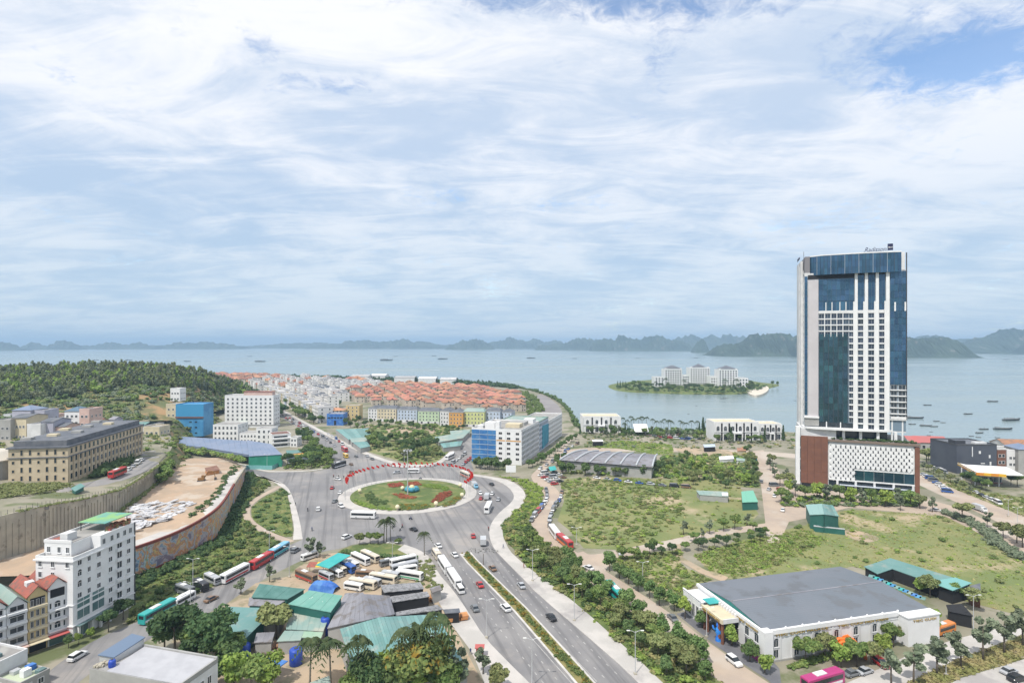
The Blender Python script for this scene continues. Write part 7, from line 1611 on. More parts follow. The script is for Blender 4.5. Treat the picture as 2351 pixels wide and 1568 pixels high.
stuff('shrubs', 'patchy shrubs on the open ground of the sea front', 'shrubs', [(q.x, q.y, 0) for q in [at(x, y) for x, y in zip(NPR.uniform(1340, 1830, 420), NPR.uniform(996, 1030, 420))]], .8, 3.0, TB + TT, ['grey', 'hedge', 'dry', 'olive', 'bush'], .7)
stuff('shore_planting', 'dense planting on the shore behind the sea front square', 'hedge', [(q.x, q.y, 0) for q in [at(x, y) for x, y in zip(NPR.uniform(1426, 1640, 150), NPR.uniform(989, 998, 150))]], 2.0, 5.0, TB, ['dark', 'hedge', 'bush', 'grey'], .9)
stuff('town_greenery', 'garden trees between the white houses of the town', 'greenery', P3(wp, 120), 4, 10, TB, ['dark', 'hedge'], 1.1)
stuff('market_hedge', 'bushes along the front of the long market roof', 'hedge', [(q.x, q.y, z_) for q, z_ in [(at(x, y, z_), z_) for x, y, z_ in [(lerp(335, 470, t), lerp(1020, 1040, t) + NPR.uniform(-3, 6), 9.5) for t in NPR.rand(90)] + [(lerp(470, 562, t), lerp(1040, 1058, t) + NPR.uniform(-3, 4), 7.5) for t in NPR.rand(60)]]], 1.6, 4.0, TB, ['bush', 'olive', 'lime'], .9)
stuff('shrubs', 'dense green shrubs covering the middle field', 'shrubs', P3([at(*q) for q in ((1290, 1112), (1310, 1100), (1480, 1100), (1560, 1125), (1570, 1180), (1500, 1235), (1420, 1256), (1345, 1252), (1310, 1210), (1298, 1150))], 1100), .5, 2.6, TB + TT, ['bush', 'lime', 'olive', 'grass', 'grass'], .45)
stuff('shrubs', 'thin scattered shrubs on the bare right part of the middle field', 'shrubs', P3(F1, 420), .4, 1.8, TB + TT, ['olive', 'grass', 'dry', 'lime'], .7)
stuff('shrubs', 'shrubs along the planting strip beside the boulevard', 'shrubs', P3(F6, 1100), .6, 2.8, TB + TT, ['bush', 'olive', 'lime', 'hedge', 'dry'], .6)
stuff('shrubs', 'flower beds and clipped hedges around the bend of the pavement', 'shrubs', P3(WP(11, 500, 20, 900, 60, 1100, 180, 1130, 330, 1000, 480, 850, 650, 640, 800, 610, 720, 720, 560, 880, 420, 920, 280, 860, 160, 700, 70), 260), 1.0, 2.4, TB, 'lime', .6)
stuff('shrubs', 'scrub on the ground around the ribbed hall', 'shrubs', P3(F5, 420), 1.0, 3.4, TB, ['hedge', 'olive', 'lime'], .8)
stuff('shrubs', 'weeds and bushes below the field hedge', 'shrubs', P3(F2, 480), .6, 2.2, TB + TT, ['bush', 'lime', 'grass', 'olive'], .55)
stuff('field_grass', 'tall tufted grass of the big right field', 'grass', P3(F3, 2600), .4, 1.5, TT, ['grass', 'grass', 'lime', 'dry'], .4)
stuff('field_grass', 'bright grass patch left of the hall roof', 'grass', P3([at(*q) for q in ((1590, 1275), (1700, 1245), (1850, 1215), (1900, 1240), (1800, 1290), (1700, 1325), (1640, 1315))], 1100), .8, 2.0, TT, ['lime', 'grass'], .6)
stuff('shrubs', 'bushes scattered over the big right field', 'shrubs', P3(F3, 150), .5, 2.2, TB, ['bush', 'lime', 'olive'], .7)
stuff('shrubs', 'hedge along the far right edge of the field', 'shrubs', [(x + NPR.normal(0, 1.2), y + NPR.normal(0, 1.2), 0) for x, y in [(q.x, q.y) for q in resample(WP(8, 1560, 90, 1750, 150, 1900, 240, 2050, 380, 2150, 440, 2400, 560), 160)]], 1.6, 3.4, TB, 'grey', .9)
stuff('field_grass', 'grass behind the ribbed hall', 'grass', P3(F4, 700), 1.0, 2.2, TT, 'lime', .7)
stuff('field_grass', 'grass on the far right verge', 'grass', P3(F7, 700), .9, 2.2, TT, 'grass', .7)
stuff('shrubs', 'bushes on the slope below the mural', 'shrubs', P3(slope, 420), .9, 2.6, TB, ['hedge', 'bush', 'olive'], .8)
stuff('shrubs', 'dark bushes at the foot of the mural', 'shrubs', [(q.x + NPR.uniform(1, 7), q.y - NPR.uniform(1, 5), 0) for q in resample(WBs[4:], 260)], 1.3, 3.4, TB, 'dark', .9)
stuff('lawn_grass', 'grass blades of the lawn below the mural', 'grass', P3(slope, 1500), .6, 1.5, TT, 'grass', .5)
stuff('shrubs', 'clipped bushes on the lawn inside the looped footpath', 'shrubs', P3(lawnL, 42), 1.4, 3.0, TB, 'hedge', .6)
stuff('lawn_grass', 'grass of the lawn inside the looped footpath', 'grass', P3(lawnL, 500), .6, 1.4, TT, 'grass', .5)
stuff('shrubs', 'undergrowth of the road fork park', 'shrubs', P3(F9, 460), 1.2, 4.0, TB, ['bush', 'olive', 'hedge'], .7)
stuff('shrubs', 'undergrowth of the grove west of the boulevard', 'shrubs', P3(WP(12, 1000, 1350, 1150, 1150, 1350, 1000, 1500, 1130, 1640, 1250, 1560, 1340), 170), 1.4, 3.6, TB, 'bush', .7)
stuff('hedge', 'weeds growing on the upper terrace before the beige block', 'weeds', [(x, y, terr(x, y) - .1) for x, y in scatter([at(*q, 20.5) for q in ((-40, 1185), (-40, 1118), (150, 1114), (195, 1118), (200, 1128), (90, 1158), (30, 1172))], 620)], .9, 2.4, TB + TT, 'olive', .7)
stuff('hedge', 'hedge of dense bushes along the beige block', 'hedge', [(x, y, terr(x, y)) for x, y in scatter([at(*q, 19.8) for q in ((205, 1098), (262, 1052), (285, 1032), (312, 1038), (300, 1060), (250, 1090))], 170)], 2.0, 4.6, TB, 'hedge', .9)
stuff('hedge', 'bushes between the upper road end and the sandy terrace', 'hedge', [(q.x, q.y, 11.5 + NPR.uniform(0, 5)) for q in [za(9, x, y, 13) for x, y in zip(NPR.uniform(520, 650, 90), NPR.uniform(80, 330, 90))]], 2.0, 4.0, TB, 'bush', .9)
stuff('hedge', 'creeping plants at the foot of the retaining wall', 'hedge', [(q.x + NPR.uniform(0, 2), q.y - NPR.uniform(.5, 3), 10.3) for q in resample([a for a, b in UW][4:], 90)], 1.0, 2.6, TB, 'olive', .8)
stuff('hedge', 'weeds along the top of the retaining wall', 'hedge', [(q.x, q.y + NPR.uniform(.8, 3), q.z - .2) for q in resample([b for a, b in UW], 130)], .8, 1.8, TB, 'olive', .7)
stuff('hedge', 'bushes on the terrace edge above the mural', 'hedge', [(q.x - NPR.uniform(5, 9), q.y + NPR.uniform(2, 5), q.z - .2) for q in resample(WBs[18:], 60)], 1.0, 2.4, TB, 'hedge', .8)
stuff('hedge', 'planted strip on the boulevard median', 'hedge', [(q.x + NPR.normal(0, .5), q.y + NPR.normal(0, .5), .25) for q in resample(md, 420)], .5, 1.3, TB + TT, 'flower', .7)
stuff('hedge', 'clipped dark hedge around the green island', 'hedge', [(q.x, q.y, .1) for q in resample(WP(6, 760, 425, 1000, 462, 1400, 478), 110)], 1.2, 1.8, TB, 'hedge', .9)
stuff('field_grass', 'dry grass of the lower right verge', 'grass', P3(F8, 900), .7, 1.8, TT, 'dry', .6)
stuff('hedge', 'low hedge at the foot of the long hall wall', 'hedge', [(q.x, q.y, 0) for q in resample(WP(8, 200, 1440, 480, 1360, 760, 1260, 1000, 1190, 1250, 1110), 120)], 1.0, 2.2, TB, 'bush', .8)
stuff('hedge', 'planting on the podium roof of the tower', 'hedge', [tuple(T.A + T.u * x + T.n * y + Vector((0, 0, 27.9))) for x, y in zip(NPR.uniform(15, 53, 120), NPR.uniform(1.6, 5.5, 120))], .8, 1.8, TB, 'dark', .9)
stuff('hedge', 'low planting in front of the tower podium', 'hedge', [(q.x, q.y, 0) for q in [za(4, x, y) for x, y in zip(NPR.uniform(130, 1400, 260), NPR.uniform(1500, 1590, 260))]], 1.0, 3.0, TB, ['bush', 'lime', 'grey', 'hedge'], .8)
stuff('shrubs', 'scrub along the inland side of the sea front road', 'shrubs', [(q.x, q.y, 0) for q in [at(x, y) for x, y in zip(NPR.uniform(1520, 1735, 260), NPR.uniform(1044, 1080, 260))]], 1.0, 3.4, TB, ['bush', 'olive', 'hedge', 'dry'], .7)
stuff('hedge', 'planting in front of the sea pavilions', 'hedge', [(q.x, q.y, 0) for q in [za(3, x, y) for x, y in zip(NPR.uniform(640, 2300, 240), NPR.uniform(880, 960, 240))]], 1.0, 2.6, TB, 'hedge', .8)
stuff('hedge', 'yard weeds at the edge of the bus park', 'weeds', [(q.x, q.y, 0) for q in [za(6, x, y) for x, y in zip(NPR.uniform(1400, 1560, 70), NPR.uniform(500, 740, 70))]], .8, 1.8, TB, 'olive', .8)
# ================================================================ VEHICLES
def paintc(name, c): return mat('paint_' + name, c, rough=0.3, spec=0.6)
PC = {'white': paintc('white', (0.70, 0.70, 0.70)), 'silver': paintc('silver', (0.40, 0.41, 0.43)), 'grey': paintc('grey', (0.16, 0.17, 0.18)), 'black': paintc('black', (0.02, 0.02, 0.024)), 'red': paintc('red', (0.42, 0.03, 0.03)),
      'blue': paintc('blue', (0.03, 0.10, 0.35)), 'teal': paintc('teal', (0.02, 0.34, 0.32)), 'brown': paintc('brown', (0.20, 0.12, 0.07)), 'yellow': paintc('yellow', (0.65, 0.42, 0.04)), 'lightblue': paintc('lightblue', (0.20, 0.45, 0.62)), 'purple': paintc('purple', (0.40, 0.03, 0.16)), 'cream': paintc('cream', (0.58, 0.52, 0.42)), 'orange': paintc('orange', (0.62, 0.20, 0.03)), 'green': paintc('green', (0.10, 0.36, 0.22))}
M_tyre = mat('tyre', (0.015, 0.015, 0.016), rough=0.9); M_cglz = mat('car_glass', (0.02, 0.025, 0.03), rough=0.08, spec=0.7); M_lamp = mat('lamp_lens', (0.7, 0.7, 0.66), rough=0.2); M_tail = mat('tail_lens', (0.4, 0.02, 0.02), rough=0.3)
def loft(mb, secs):
    n = len(secs[0]); V = [p_ for s in secs for p_ in s]; Q = []
    for k in range(len(secs) - 1):
        for i in range(n): Q.append((k * n + i, k * n + (i + 1) % n, (k + 1) * n + (i + 1) % n, (k + 1) * n + i))
    Q += [tuple(range(n - 1, -1, -1)), tuple(range((len(secs) - 1) * n, len(secs) * n))]
    mb.raw(V, Q)
def ring_(x, w, z0, z1, c=.12): return [(x, -w + c, z0), (x, w - c, z0), (x, w, z0 + c), (x, w, z1 - c), (x, w - c * 1.5, z1), (x, -w + c * 1.5, z1), (x, -w, z1 - c), (x, -w, z0 + c)]
def wheel_mesh(r, w):
    mb = MB().use(M_tyre); mb.tube([(0, -w / 2, 0), (0, w / 2, 0)], r, 12); mb.use(M_alu); mb.tube([(0, -w / 2 - .01, 0), (0, w / 2 + .01, 0)], r * .55, 8); return mb.mesh('wheel')
WM = {'car': wheel_mesh(.32, .22), 'bus': wheel_mesh(.5, .3)}
def car_proto(kind):
    base = PC['white']
    if kind == 'sedan': L, w, hb, prof = 4.5, .89, .92, [(-1.65, .95), (-.95, 1.45), (.45, 1.45), (1.25, .97)]; body = [(-2.25, .8, .35, .75), (-2.1, .86, .28, .9), (-1.4, .89, .22, .96), (1.0, .89, .22, .94), (1.75, .87, .24, .84), (2.2, .8, .3, .68)]
    elif kind == 'suv': L, w, hb, prof = 4.6, .94, 1.08, [(-2.1, 1.1), (-1.85, 1.72), (.35, 1.75), (1.15, 1.12)]; body = [(-2.3, .88, .38, 1.0), (-2.15, .94, .3, 1.1), (-1.0, .94, .26, 1.1), (1.0, .94, .26, 1.1), (1.9, .92, .28, 1.0), (2.28, .85, .34, .8)]
    else: L, w, hb, prof = 5.4, .98, 1.15, [(-2.6, 1.2), (-2.5, 2.15), (1.5, 2.2), (2.35, 1.2)]; body = [(-2.7, .94, .4, 1.15), (-2.55, .98, .3, 1.22), (0, .98, .28, 1.22), (1.8, .98, .28, 1.2), (2.5, .95, .3, 1.05), (2.7, .88, .36, .8)]
    mb = MB().use(base); loft(mb, [ring_(x, a, z0, z1) for x, a, z0, z1 in body])
    (x0, z0), (x1, z1), (x2, z2), (x3, z3) = prof; ww = w * .80
    loft(mb, [[(x1 - .02, -ww, z1 - .07), (x1 - .02, ww, z1 - .07), (x1 + .1, ww * .92, z1 + .03), (x1 + .1, -ww * .92, z1 + .03)], [(x2, -ww, z2 - .07), (x2, ww, z2 - .07), (x2 - .1, ww * .92, z2 + .03), (x2 - .1, -ww * .92, z2 + .03)]])
    bm = mb.mesh('body'); g = MB().use(M_cglz)
    g.raw([(x0, -w * .93, z0 - .06), (x0, w * .93, z0 - .06), (x1, ww * .99, z1 - .05), (x1, -ww * .99, z1 - .05), (x3, -w * .93, z3 - .06), (x3, w * .93, z3 - .06), (x2, ww * .99, z2 - .05), (x2, -ww * .99, z2 - .05)], [(0, 3, 2, 1), (4, 5, 6, 7), (1, 2, 6, 5), (0, 4, 7, 3), (3, 7, 6, 2)])
    fx_ = L / 2 * .62
    return dict(body=bm, glass=g.mesh('windows'), wheel=WM['car'], wpos=[(s * fx_, t * (w - .1), .32) for s in (1, -1) for t in (1, -1)], L=L, lamp=[(body[-1][0] - .08, t * w * .66, body[-1][3] - .2) for t in (1, -1)])
def bus_proto(L, H_, w=1.24):
    mb = MB().use(PC['white']); c = .2
    xs = [(-L / 2, w - .08, .45, H_ - .15), (-L / 2 + .15, w, .35, H_), (L / 2 - .5, w, .35, H_), (L / 2 - .1, w - .04, .38, H_ - .2), (L / 2, w - .12, .45, H_ * .55)]
    loft(mb, [ring_(x, a, z0, z1, .16) for x, a, z0, z1 in xs]); bm = mb.mesh('body')
    g = MB().use(M_cglz)
    for s in (-1, 1): g.box(-L / 2 + .5, L / 2 - .7, min(s * w, s * (w + .02)), max(s * w, s * (w + .02)), H_ * .50, H_ * .80)
    gm = g.mesh('window_band')
    f = MB().use(M_cglz); f.raw([(L / 2 + .03, -w * .82, H_ * .42), (L / 2 + .03, w * .82, H_ * .42), (L / 2 - .08, w * .80, H_ * .88), (L / 2 - .08, -w * .80, H_ * .88)], [(0, 1, 2, 3)]); f.raw([(-L / 2 - .012, -w * .7, H_ * .55), (-L / 2 - .012, w * .7, H_ * .55), (-L / 2 - .012, w * .7, H_ * .85), (-L / 2 - .012, -w * .7, H_ * .85)], [(3, 2, 1, 0)])
    a = MB().use(M_white); a.box(-L * .22, L * .05, -w * .6, w * .6, H_ + .002, H_ + .2)
    st = MB().use(PC['red'])
    for s in (-1, 1): st.box(-L / 2 + .2, L / 2 - .9, min(s * (w + .001), s * (w + .025)), max(s * (w + .001), s * (w + .025)), H_ * .22, H_ * .40)
    return dict(body=bm, glass=gm, front=f.mesh('windscreen'), ac=a.mesh('roof_unit'), stripe=st.mesh('stripe'), wheel=WM['bus'], wpos=[(x, t * (w - .15), .5) for x in (L * .30, -L * .26) for t in (1, -1)], L=L)
def truck_proto():
    mb = MB().use(PC['white']); loft(mb, [ring_(x, 1.05, z0, z1, .12) for x, z0, z1 in ((1.6, .45, 2.3), (2.6, .45, 2.3), (3.2, .5, 1.4))]); bm = mb.mesh('body')
    g = MB().use(M_cglz); g.raw([(3.12, -.85, 1.5), (3.12, .85, 1.5), (2.72, .85, 2.2), (2.72, -.85, 2.2)], [(0, 1, 2, 3)]); a = MB().use(M_alu); a.box(-3.3, 1.5, -1.15, 1.15, .75, 2.9)
    return dict(body=bm, glass=g.mesh('windscreen'), ac=a.mesh('cargo_box'), wheel=WM['bus'], wpos=[(x, t * .95, .5) for x in (2.2, -2.0) for t in (1, -1)], L=6.5)
VP = {'sedan': car_proto('sedan'), 'suv': car_proto('suv'), 'van': car_proto('van'), 'bus': bus_proto(11.5, 3.3), 'minibus': bus_proto(7.6, 2.8, 1.08), 'truck': truck_proto()}
LM = MB().use(M_lamp).box(-.05, .1, -.16, .16, -.07, .07).mesh('headlight')
def slot0(o, m):
    o.material_slots[0].link = 'OBJECT'; o.material_slots[0].material = m
def vehicle(kind, colour, q, ang, label, group=None, stripe=None, z=.06):
    P_ = VP[kind]; nm = {'sedan': 'car', 'suv': 'car', 'van': 'van', 'bus': 'coach', 'minibus': 'minibus', 'truck': 'truck'}[kind]
    t = thing(nm, label, nm, (q.x, q.y, q.z + z), ang, group)
    b = put('body', P_['body'], t); slot0(b, PC[colour]); put('windscreen' if kind == 'truck' else 'window_band' if 'bus' in kind else 'windows', P_['glass'], t)
    for w in P_['wpos']: put('wheel', P_['wheel'], t, w)
    if 'front' in P_: put('windscreen', P_['front'], t)
    if 'ac' in P_: put('cargo_box' if kind == 'truck' else 'roof_unit', P_['ac'], t)
    if stripe and 'stripe' in P_: slot0(put('stripe', P_['stripe'], t), PC[stripe])
    for l in P_.get('lamp', ()): put('headlight', LM, b, l)
    return t
def veh(kind, colour, k, x, y, dx, dy, label, stripe=None, group=None, z=0.0, scale=1.0):
    a, b = za(k, x, y, z), za(k, x + dx, y + dy, z); d = b - a; vehicle(kind, colour, a, math.atan2(d.y, d.x), label, group, stripe).scale = (scale,) * 3
for a in (
    ('bus', 'white', 15, 450, 968, 100, 3, 'white coach with dark windows passing just in front of the roundabout', None), ('suv', 'white', 15, 145, 815, 60, 40, 'white car at the left rim of the roundabout'), ('sedan', 'white', 15, 130, 625, 20, -30, 'white car driving left of the roundabout flags'),
    ('sedan', 'grey', 15, 60, 745, 30, -20, 'grey car left of the roundabout kerb'), ('sedan', 'red', 15, 20, 560, 20, -30, 'red car left of the roundabout'), ('sedan', 'white', 15, 95, 440, 30, 5, 'white car on the open asphalt west of the roundabout'), ('sedan', 'brown', 15, 295, 345, 30, 5, 'dark brown car behind the left flags'),
    ('bus', 'black', 15, 115, 262, 100, -30, 'black and white coach leaving at the west corner', 'white'), ('suv', 'silver', 15, 910, 350, -60, 5, 'silver car behind the flag ring, left of the mast'), ('minibus', 'white', 15, 1140, 345, -60, 0, 'white minibus behind the flag ring, right of the mast'), ('bus', 'cream', 15, 1860, 400, -80, -36, 'cream coach with red stripe at the north east mouth', 'red'),
    ('truck', 'lightblue', 15, 1985, 545, 40, 34, 'light blue truck right of the roundabout'), ('sedan', 'black', 15, 2215, 510, -40, -20, 'black car on the outer bend right of the roundabout'), ('sedan', 'white', 15, 2060, 630, 10, 20, 'small white car between the blue truck and red car'), ('sedan', 'red', 15, 2070, 705, 10, -20, 'red car at the right rim of the roundabout'),
    ('truck', 'grey', 15, 2155, 700, 20, -40, 'dark truck in front of the white articulated coach'), ('sedan', 'white', 15, 2225, 640, 20, -30, 'white car ahead of the dark truck'), ('sedan', 'silver', 15, 2310, 720, 20, -40, 'silver car right of the white coach on the bend'), ('bus', 'white', 15, 2170, 860, 60, -130, 'white coach seen end on right of the roundabout'),
    ('minibus', 'yellow', 15, 205, 130, -60, -40, 'yellow bus at the mouth of the boulevard'), ('bus', 'red', 15, 190, 45, -60, -40, 'red coach behind the yellow bus on the boulevard'), ('sedan', 'grey', 15, 350, 125, -40, -20, 'grey car beside the yellow bus'), ('sedan', 'silver', 15, 500, 120, -50, -20, 'silver car parked along the north pavement'), ('sedan', 'grey', 15, 570, 160, -50, -20, 'grey car parked along the north pavement nearest the flags'), ('sedan', 'brown', 15, 280, 235, -40, -20, 'small brown car in the middle of the west mouth'),
    ('suv', 'white', 6, 545, 55, 10, -60, 'white car with roof bars heading away on the left asphalt'), ('suv', 'white', 6, 795, 300, 50, -20, 'white four wheel drive on the empty asphalt above the green island'), ('sedan', 'black', 6, 1378, 232, -40, -15, 'black car behind the palms crossing toward the left'), ('sedan', 'red', 6, 1902, 290, -5, -20, 'dark red car nearest the median tip'), ('truck', 'white', 6, 1990, 350, 0, -40, 'small white box truck at the right of the median tip'),
    ('sedan', 'white', 6, 1595, 375, -60, -50, 'white car in front of the parked coach row, upper one'), ('sedan', 'white', 6, 1738, 455, -60, -60, 'white car between parked coaches and median'), ('sedan', 'brown', 6, 2072, 575, -30, -30, 'brown red car right of the median'), ('sedan', 'red', 6, 1960, 718, -40, -60, 'bright red car on the left carriageway'),
    ('sedan', 'grey', 6, 1916, 925, -40, -60, 'dark grey car in the left lane near the lamp post'), ('suv', 'white', 6, 2185, 925, -50, -50, 'white car next to the median in the foreground'), ('minibus', 'cream', 6, 1580, 465, -60, -90, 'cream van at the head of the parked coach row'), ('bus', 'white', 6, 1650, 570, -70, -110, 'first long white coach parked along the boulevard kerb'), ('bus', 'white', 6, 1735, 690, -70, -110, 'second long white coach parked along the boulevard kerb'), ('van', 'white', 6, 1785, 765, -50, -70, 'white van at the near end of the parked coach row'),
    ('suv', 'grey', 6, 347, 418, 40, -24, 'dark grey car at the top of the lower left street'), ('bus', 'lightblue', 6, 195, 440, 90, -55, 'blue and teal coach at the top of the parked street row', 'teal'), ('bus', 'red', 6, 50, 530, 90, -55, 'dark red coach behind the blue teal one', 'red'), ('bus', 'white', 5, 2060, 645, 90, -48, 'white coach with red lower stripe in the street row', 'red'),
    ('minibus', 'silver', 5, 1860, 690, 60, 30, 'silver grey minibus parked nose in off the street'), ('minibus', 'black', 5, 1760, 745, 60, 36, 'black minibus parked nose in, beside the silver one'), ('minibus', 'grey', 5, 1620, 785, 60, 20, 'dark grey minibus nearest the lamp post on the street'), ('minibus', 'white', 5, 1610, 870, 90, -50, 'white minibus behind the teal coach'), ('bus', 'teal', 5, 1385, 985, 90, -50, 'teal and white coach at the kerb near the white hotel', 'white'),
    ('sedan', 'brown', 5, 1850, 845, 60, -30, 'brown car driving up the lower left street'), ('suv', 'white', 5, 680, 1350, 60, -36, 'white car parked in front of the narrow townhouses'),
    ('sedan', 'silver', 7, 80, 725, -40, -50, 'silver car on the right carriageway by the tall lamp'), ('sedan', 'black', 7, 342, 1005, -50, -50, 'black car on the right carriageway in the foreground'), ('sedan', 'white', 7, 668, 570, -50, -20, 'white car at the service road junction'), ('bus', 'teal', 7, 900, 810, -60, -60, 'teal bus parked under trees on the service road'), ('sedan', 'grey', 7, 1405, 1010, -40, -40, 'grey car parked at the hall forecourt kerb'), ('suv', 'white', 7, 1945, 1395, 60, 46, 'white car on the service road in front of the hall'), ('suv', 'silver', 7, 948, 440, 20, 40, 'silver car on the side road by the shrub field'),
    ('bus', 'red', 7, 462, 360, -60, -50, 'red coach parked at the bend of the service road', 'orange'), ('bus', 'white', 7, 372, 275, -40, -55, 'white coach parked behind the red one at the bend'),
    ('bus', 'purple', 8, 480, 1600, 100, -30, 'magenta coach with pale roof at the bottom edge before the hall', 'white'), ('suv', 'black', 8, 2180, 1545, 60, -16, 'black car in the lower right corner'), ('sedan', 'silver', 8, 2110, 1480, 60, -16, 'silver car parked beyond the black one in the lower right'), ('sedan', 'grey', 8, 735, 1500, 60, -16, 'dark car parked behind the magenta coach'), ('sedan', 'silver', 8, 850, 1480, 60, -20, 'silver car under the thin trees'), ('suv', 'red', 8, 985, 1410, 40, 30, 'red car parked nose to the hall'),
    ('sedan', 'red', 8, 1370, 1200, 50, -12, 'red car at the corner of the hall wing'), ('minibus', 'orange', 8, 1540, 1130, 50, -16, 'orange red van beyond the hall wing'), ('sedan', 'white', 8, 1475, 62, 60, 5, 'white car parked on the field edge road'), ('sedan', 'white', 8, 130, 60, 20, -50, 'white car on the dirt road beside the lone green shed'), ('sedan', 'white', 4, 60, 1500, 15, -60, 'white car on the dirt road left of the tower trees'), ('suv', 'grey', 3, 2290, 1370, 6, -60, 'grey car parked along the dirt road'), ('minibus', 'teal', 3, 2235, 1170, 6, -60, 'small teal bus on the dirt road near the sea front'), ('bus', 'red', 1, 1080, 1310, 100, -42, 'red coach standing on the upper road', 'red', None, gat(*zp(1, 1080, 1310)).z + .3),
    ('truck', 'white', 8, 1855, 60, 60, 20, 'truck with white cab on the far right road'), ('minibus', 'white', 15, 1665, 115, 70, -32, 'white bus parked along the north east road'), ('bus', 'white', 15, 1640, 150, 80, -40, 'long white coach entering from the north east road')):
    veh(*a[:8], **dict(zip(('stripe', 'group', 'z'), a[8:])))
# coaches of the bus park
for i, a in enumerate((('bus', 'white', 915, 512, 60, 28, 'white coach, left of two in the top row of the bus park'), ('bus', 'cream', 1000, 490, 60, 28, 'cream coach, right of two in the top row of the bus park'), ('bus', 'blue', 790, 580, 60, 30, 'blue coach next to the teal canopy'), ('minibus', 'white', 845, 552, 60, 30, 'white minibus between the blue coach and the top row'), ('minibus', 'cream', 735, 598, 60, 30, 'cream minibus left of the blue coach'), ('minibus', 'white', 700, 626, 60, 30, 'white minibus in front of the cream one'),
        ('minibus', 'silver', 615, 655, 60, 26, 'silver minibus with red stripe at the left of the bus park'), ('bus', 'brown', 440, 665, 60, 24, 'brown and white coach at the street side of the bus park'), ('minibus', 'brown', 955, 640, 60, 4, 'brown minibus alone in the middle of the bus park'), ('minibus', 'grey', 1160, 535, 60, -14, 'grey minibus at the top right of the bus park'), ('bus', 'white', 1290, 528, 60, -14, 'upper white coach with red stripe at the right of the bus park'), ('bus', 'silver', 1300, 580, 60, -14, 'silver coach in the right column of the bus park'), ('minibus', 'white', 1330, 598, 60, -10, 'white minibus below the silver coach'), ('bus', 'white', 1345, 655, 60, 10, 'white coach with green stripe at the lower right of the bus park'),
        ('minibus', 'silver', 1180, 650, 60, 10, 'silver minibus in the diagonal row, farthest'), ('bus', 'cream', 1115, 685, 60, 10, 'cream coach in the diagonal row of the bus park'), ('minibus', 'silver', 1020, 708, 60, 14, 'silver minibus in the middle of the diagonal row'), ('bus', 'cream', 935, 732, 60, 10, 'cream coach at the near end of the diagonal row'), ('minibus', 'white', 855, 752, 60, 10, 'white minibus beside the grey shed'), ('minibus', 'white', 470, 480, 60, -20, 'white minibus under the feathery tree'))):
    veh(a[0], a[1], 6, a[2], a[3], a[4], a[5], a[6], stripe='red' if i in (6, 10, 7) else 'green' if i == 13 else None, scale=.86)
tp = thing('tarpaulin_load', 'blue tarpaulin covered load between bus park and green shed', 'tarpaulin', za(6, 600, 745))
mb = MB().use(M_tarp); V, Q = [], []; ax = (za(6, 715, 755) - za(6, 500, 725)); ln = ax.length; ax.normalize(); pr = Vector((-ax.y, ax.x, 0))
for i in range(13):
    for j in range(7):
        s, t = (i / 12 - .5) * ln, (j / 6 - .5) * 4.4; hh = 2.6 * max(0, 1 - abs(2 * j / 6 - 1) ** 3) * (1 - .5 * abs(2 * i / 12 - 1) ** 4) + RND.uniform(-.2, .25); q = ax * s + pr * t; V.append((q.x, q.y, max(0, hh)))
for i in range(12):
    for j in range(6): Q.append((i * 7 + j, (i + 1) * 7 + j, (i + 1) * 7 + j + 1, i * 7 + j + 1))
mb.raw(V, Q).build('sheet', tp)
stl = thing('stall', 'red and yellow stall roof beside the teal canopy', 'stall', za(6, 505, 600))
for i, m in enumerate((M_red, mat('stall_yellow', (0.6, 0.45, 0.05)))): MB().use(m).slab([(-2 + i * 3, -1.5, 2.6), (1 + i * 3, -1.5, 2.6), (1 + i * 3, 1.5, 3.2), (-2 + i * 3, 1.5, 3.2)], .1).build('roof', stl)
for x in (-1.8, 3.8):
    for y in (-1.3, 1.3): MB().use(M_steel).tube([(x, y, 0), (x, y, 2.6)], .07, 4).build('post', stl)
# parked rows
COLS = ['white', 'white', 'silver', 'grey', 'black', 'white', 'red', 'silver', 'blue', 'white', 'brown', 'grey']
def park_row(k, flat, n, fmt, group, along=True, z=0.0):
    pts = resample([za(k, flat[i], flat[i + 1], z) for i in range(0, len(flat), 2)], n)
    for i, q in enumerate(pts):
        d = pts[min(i + 1, n - 1)] - pts[max(i - 1, 0)]; a = math.atan2(d.y, d.x) + (0 if along else math.pi / 2) + RND.uniform(-.06, .06); c = RND.choice(COLS)
        vehicle(RND.choice(['sedan', 'suv', 'sedan', 'van']), c, q, a, fmt % (c, ORL[i]), group)
park_row(11, (1170, 215, 1185, 290, 1165, 370, 1100, 460, 1030, 540, 975, 620), 9, '%s car, %s from the far end, parked along the service road hedge', 'cars along the hedge')
park_row(11, (1380, 250, 1360, 330, 1300, 420, 1240, 520, 1215, 620, 1215, 690), 8, '%s car, %s from the far end, field side of the service road', 'cars on the field side')
park_row(3, (270, 1310, 330, 1350, 390, 1390), 5, '%s car, %s from the left in the front row of the roadside car park', 'roadside car park front', False)
park_row(3, (300, 1290, 370, 1320, 440, 1365), 5, '%s car, %s from the left in the second row of the roadside car park', 'roadside car park second row', False)
park_row(3, (340, 1260, 410, 1290, 470, 1330), 4, '%s car, %s from the left in the back row of the roadside car park', 'roadside car park back', False)
park_row(3, (780, 1335, 900, 1350, 1100, 1375, 1350, 1400, 1600, 1420), 9, '%s vehicle, %s from the left on the track behind the shrub field', 'vehicles behind the shrub field')
park_row(3, (600, 1020, 540, 1050, 470, 1110, 380, 1180, 260, 1250), 9, '%s car, %s from the far end beside the apartment row street', 'cars of the apartment street')
park_row(3, (1250, 915, 1340, 920, 1430, 935, 1530, 945), 12, '%s car, %s from the left in the sea front car park', 'sea front car park', False)
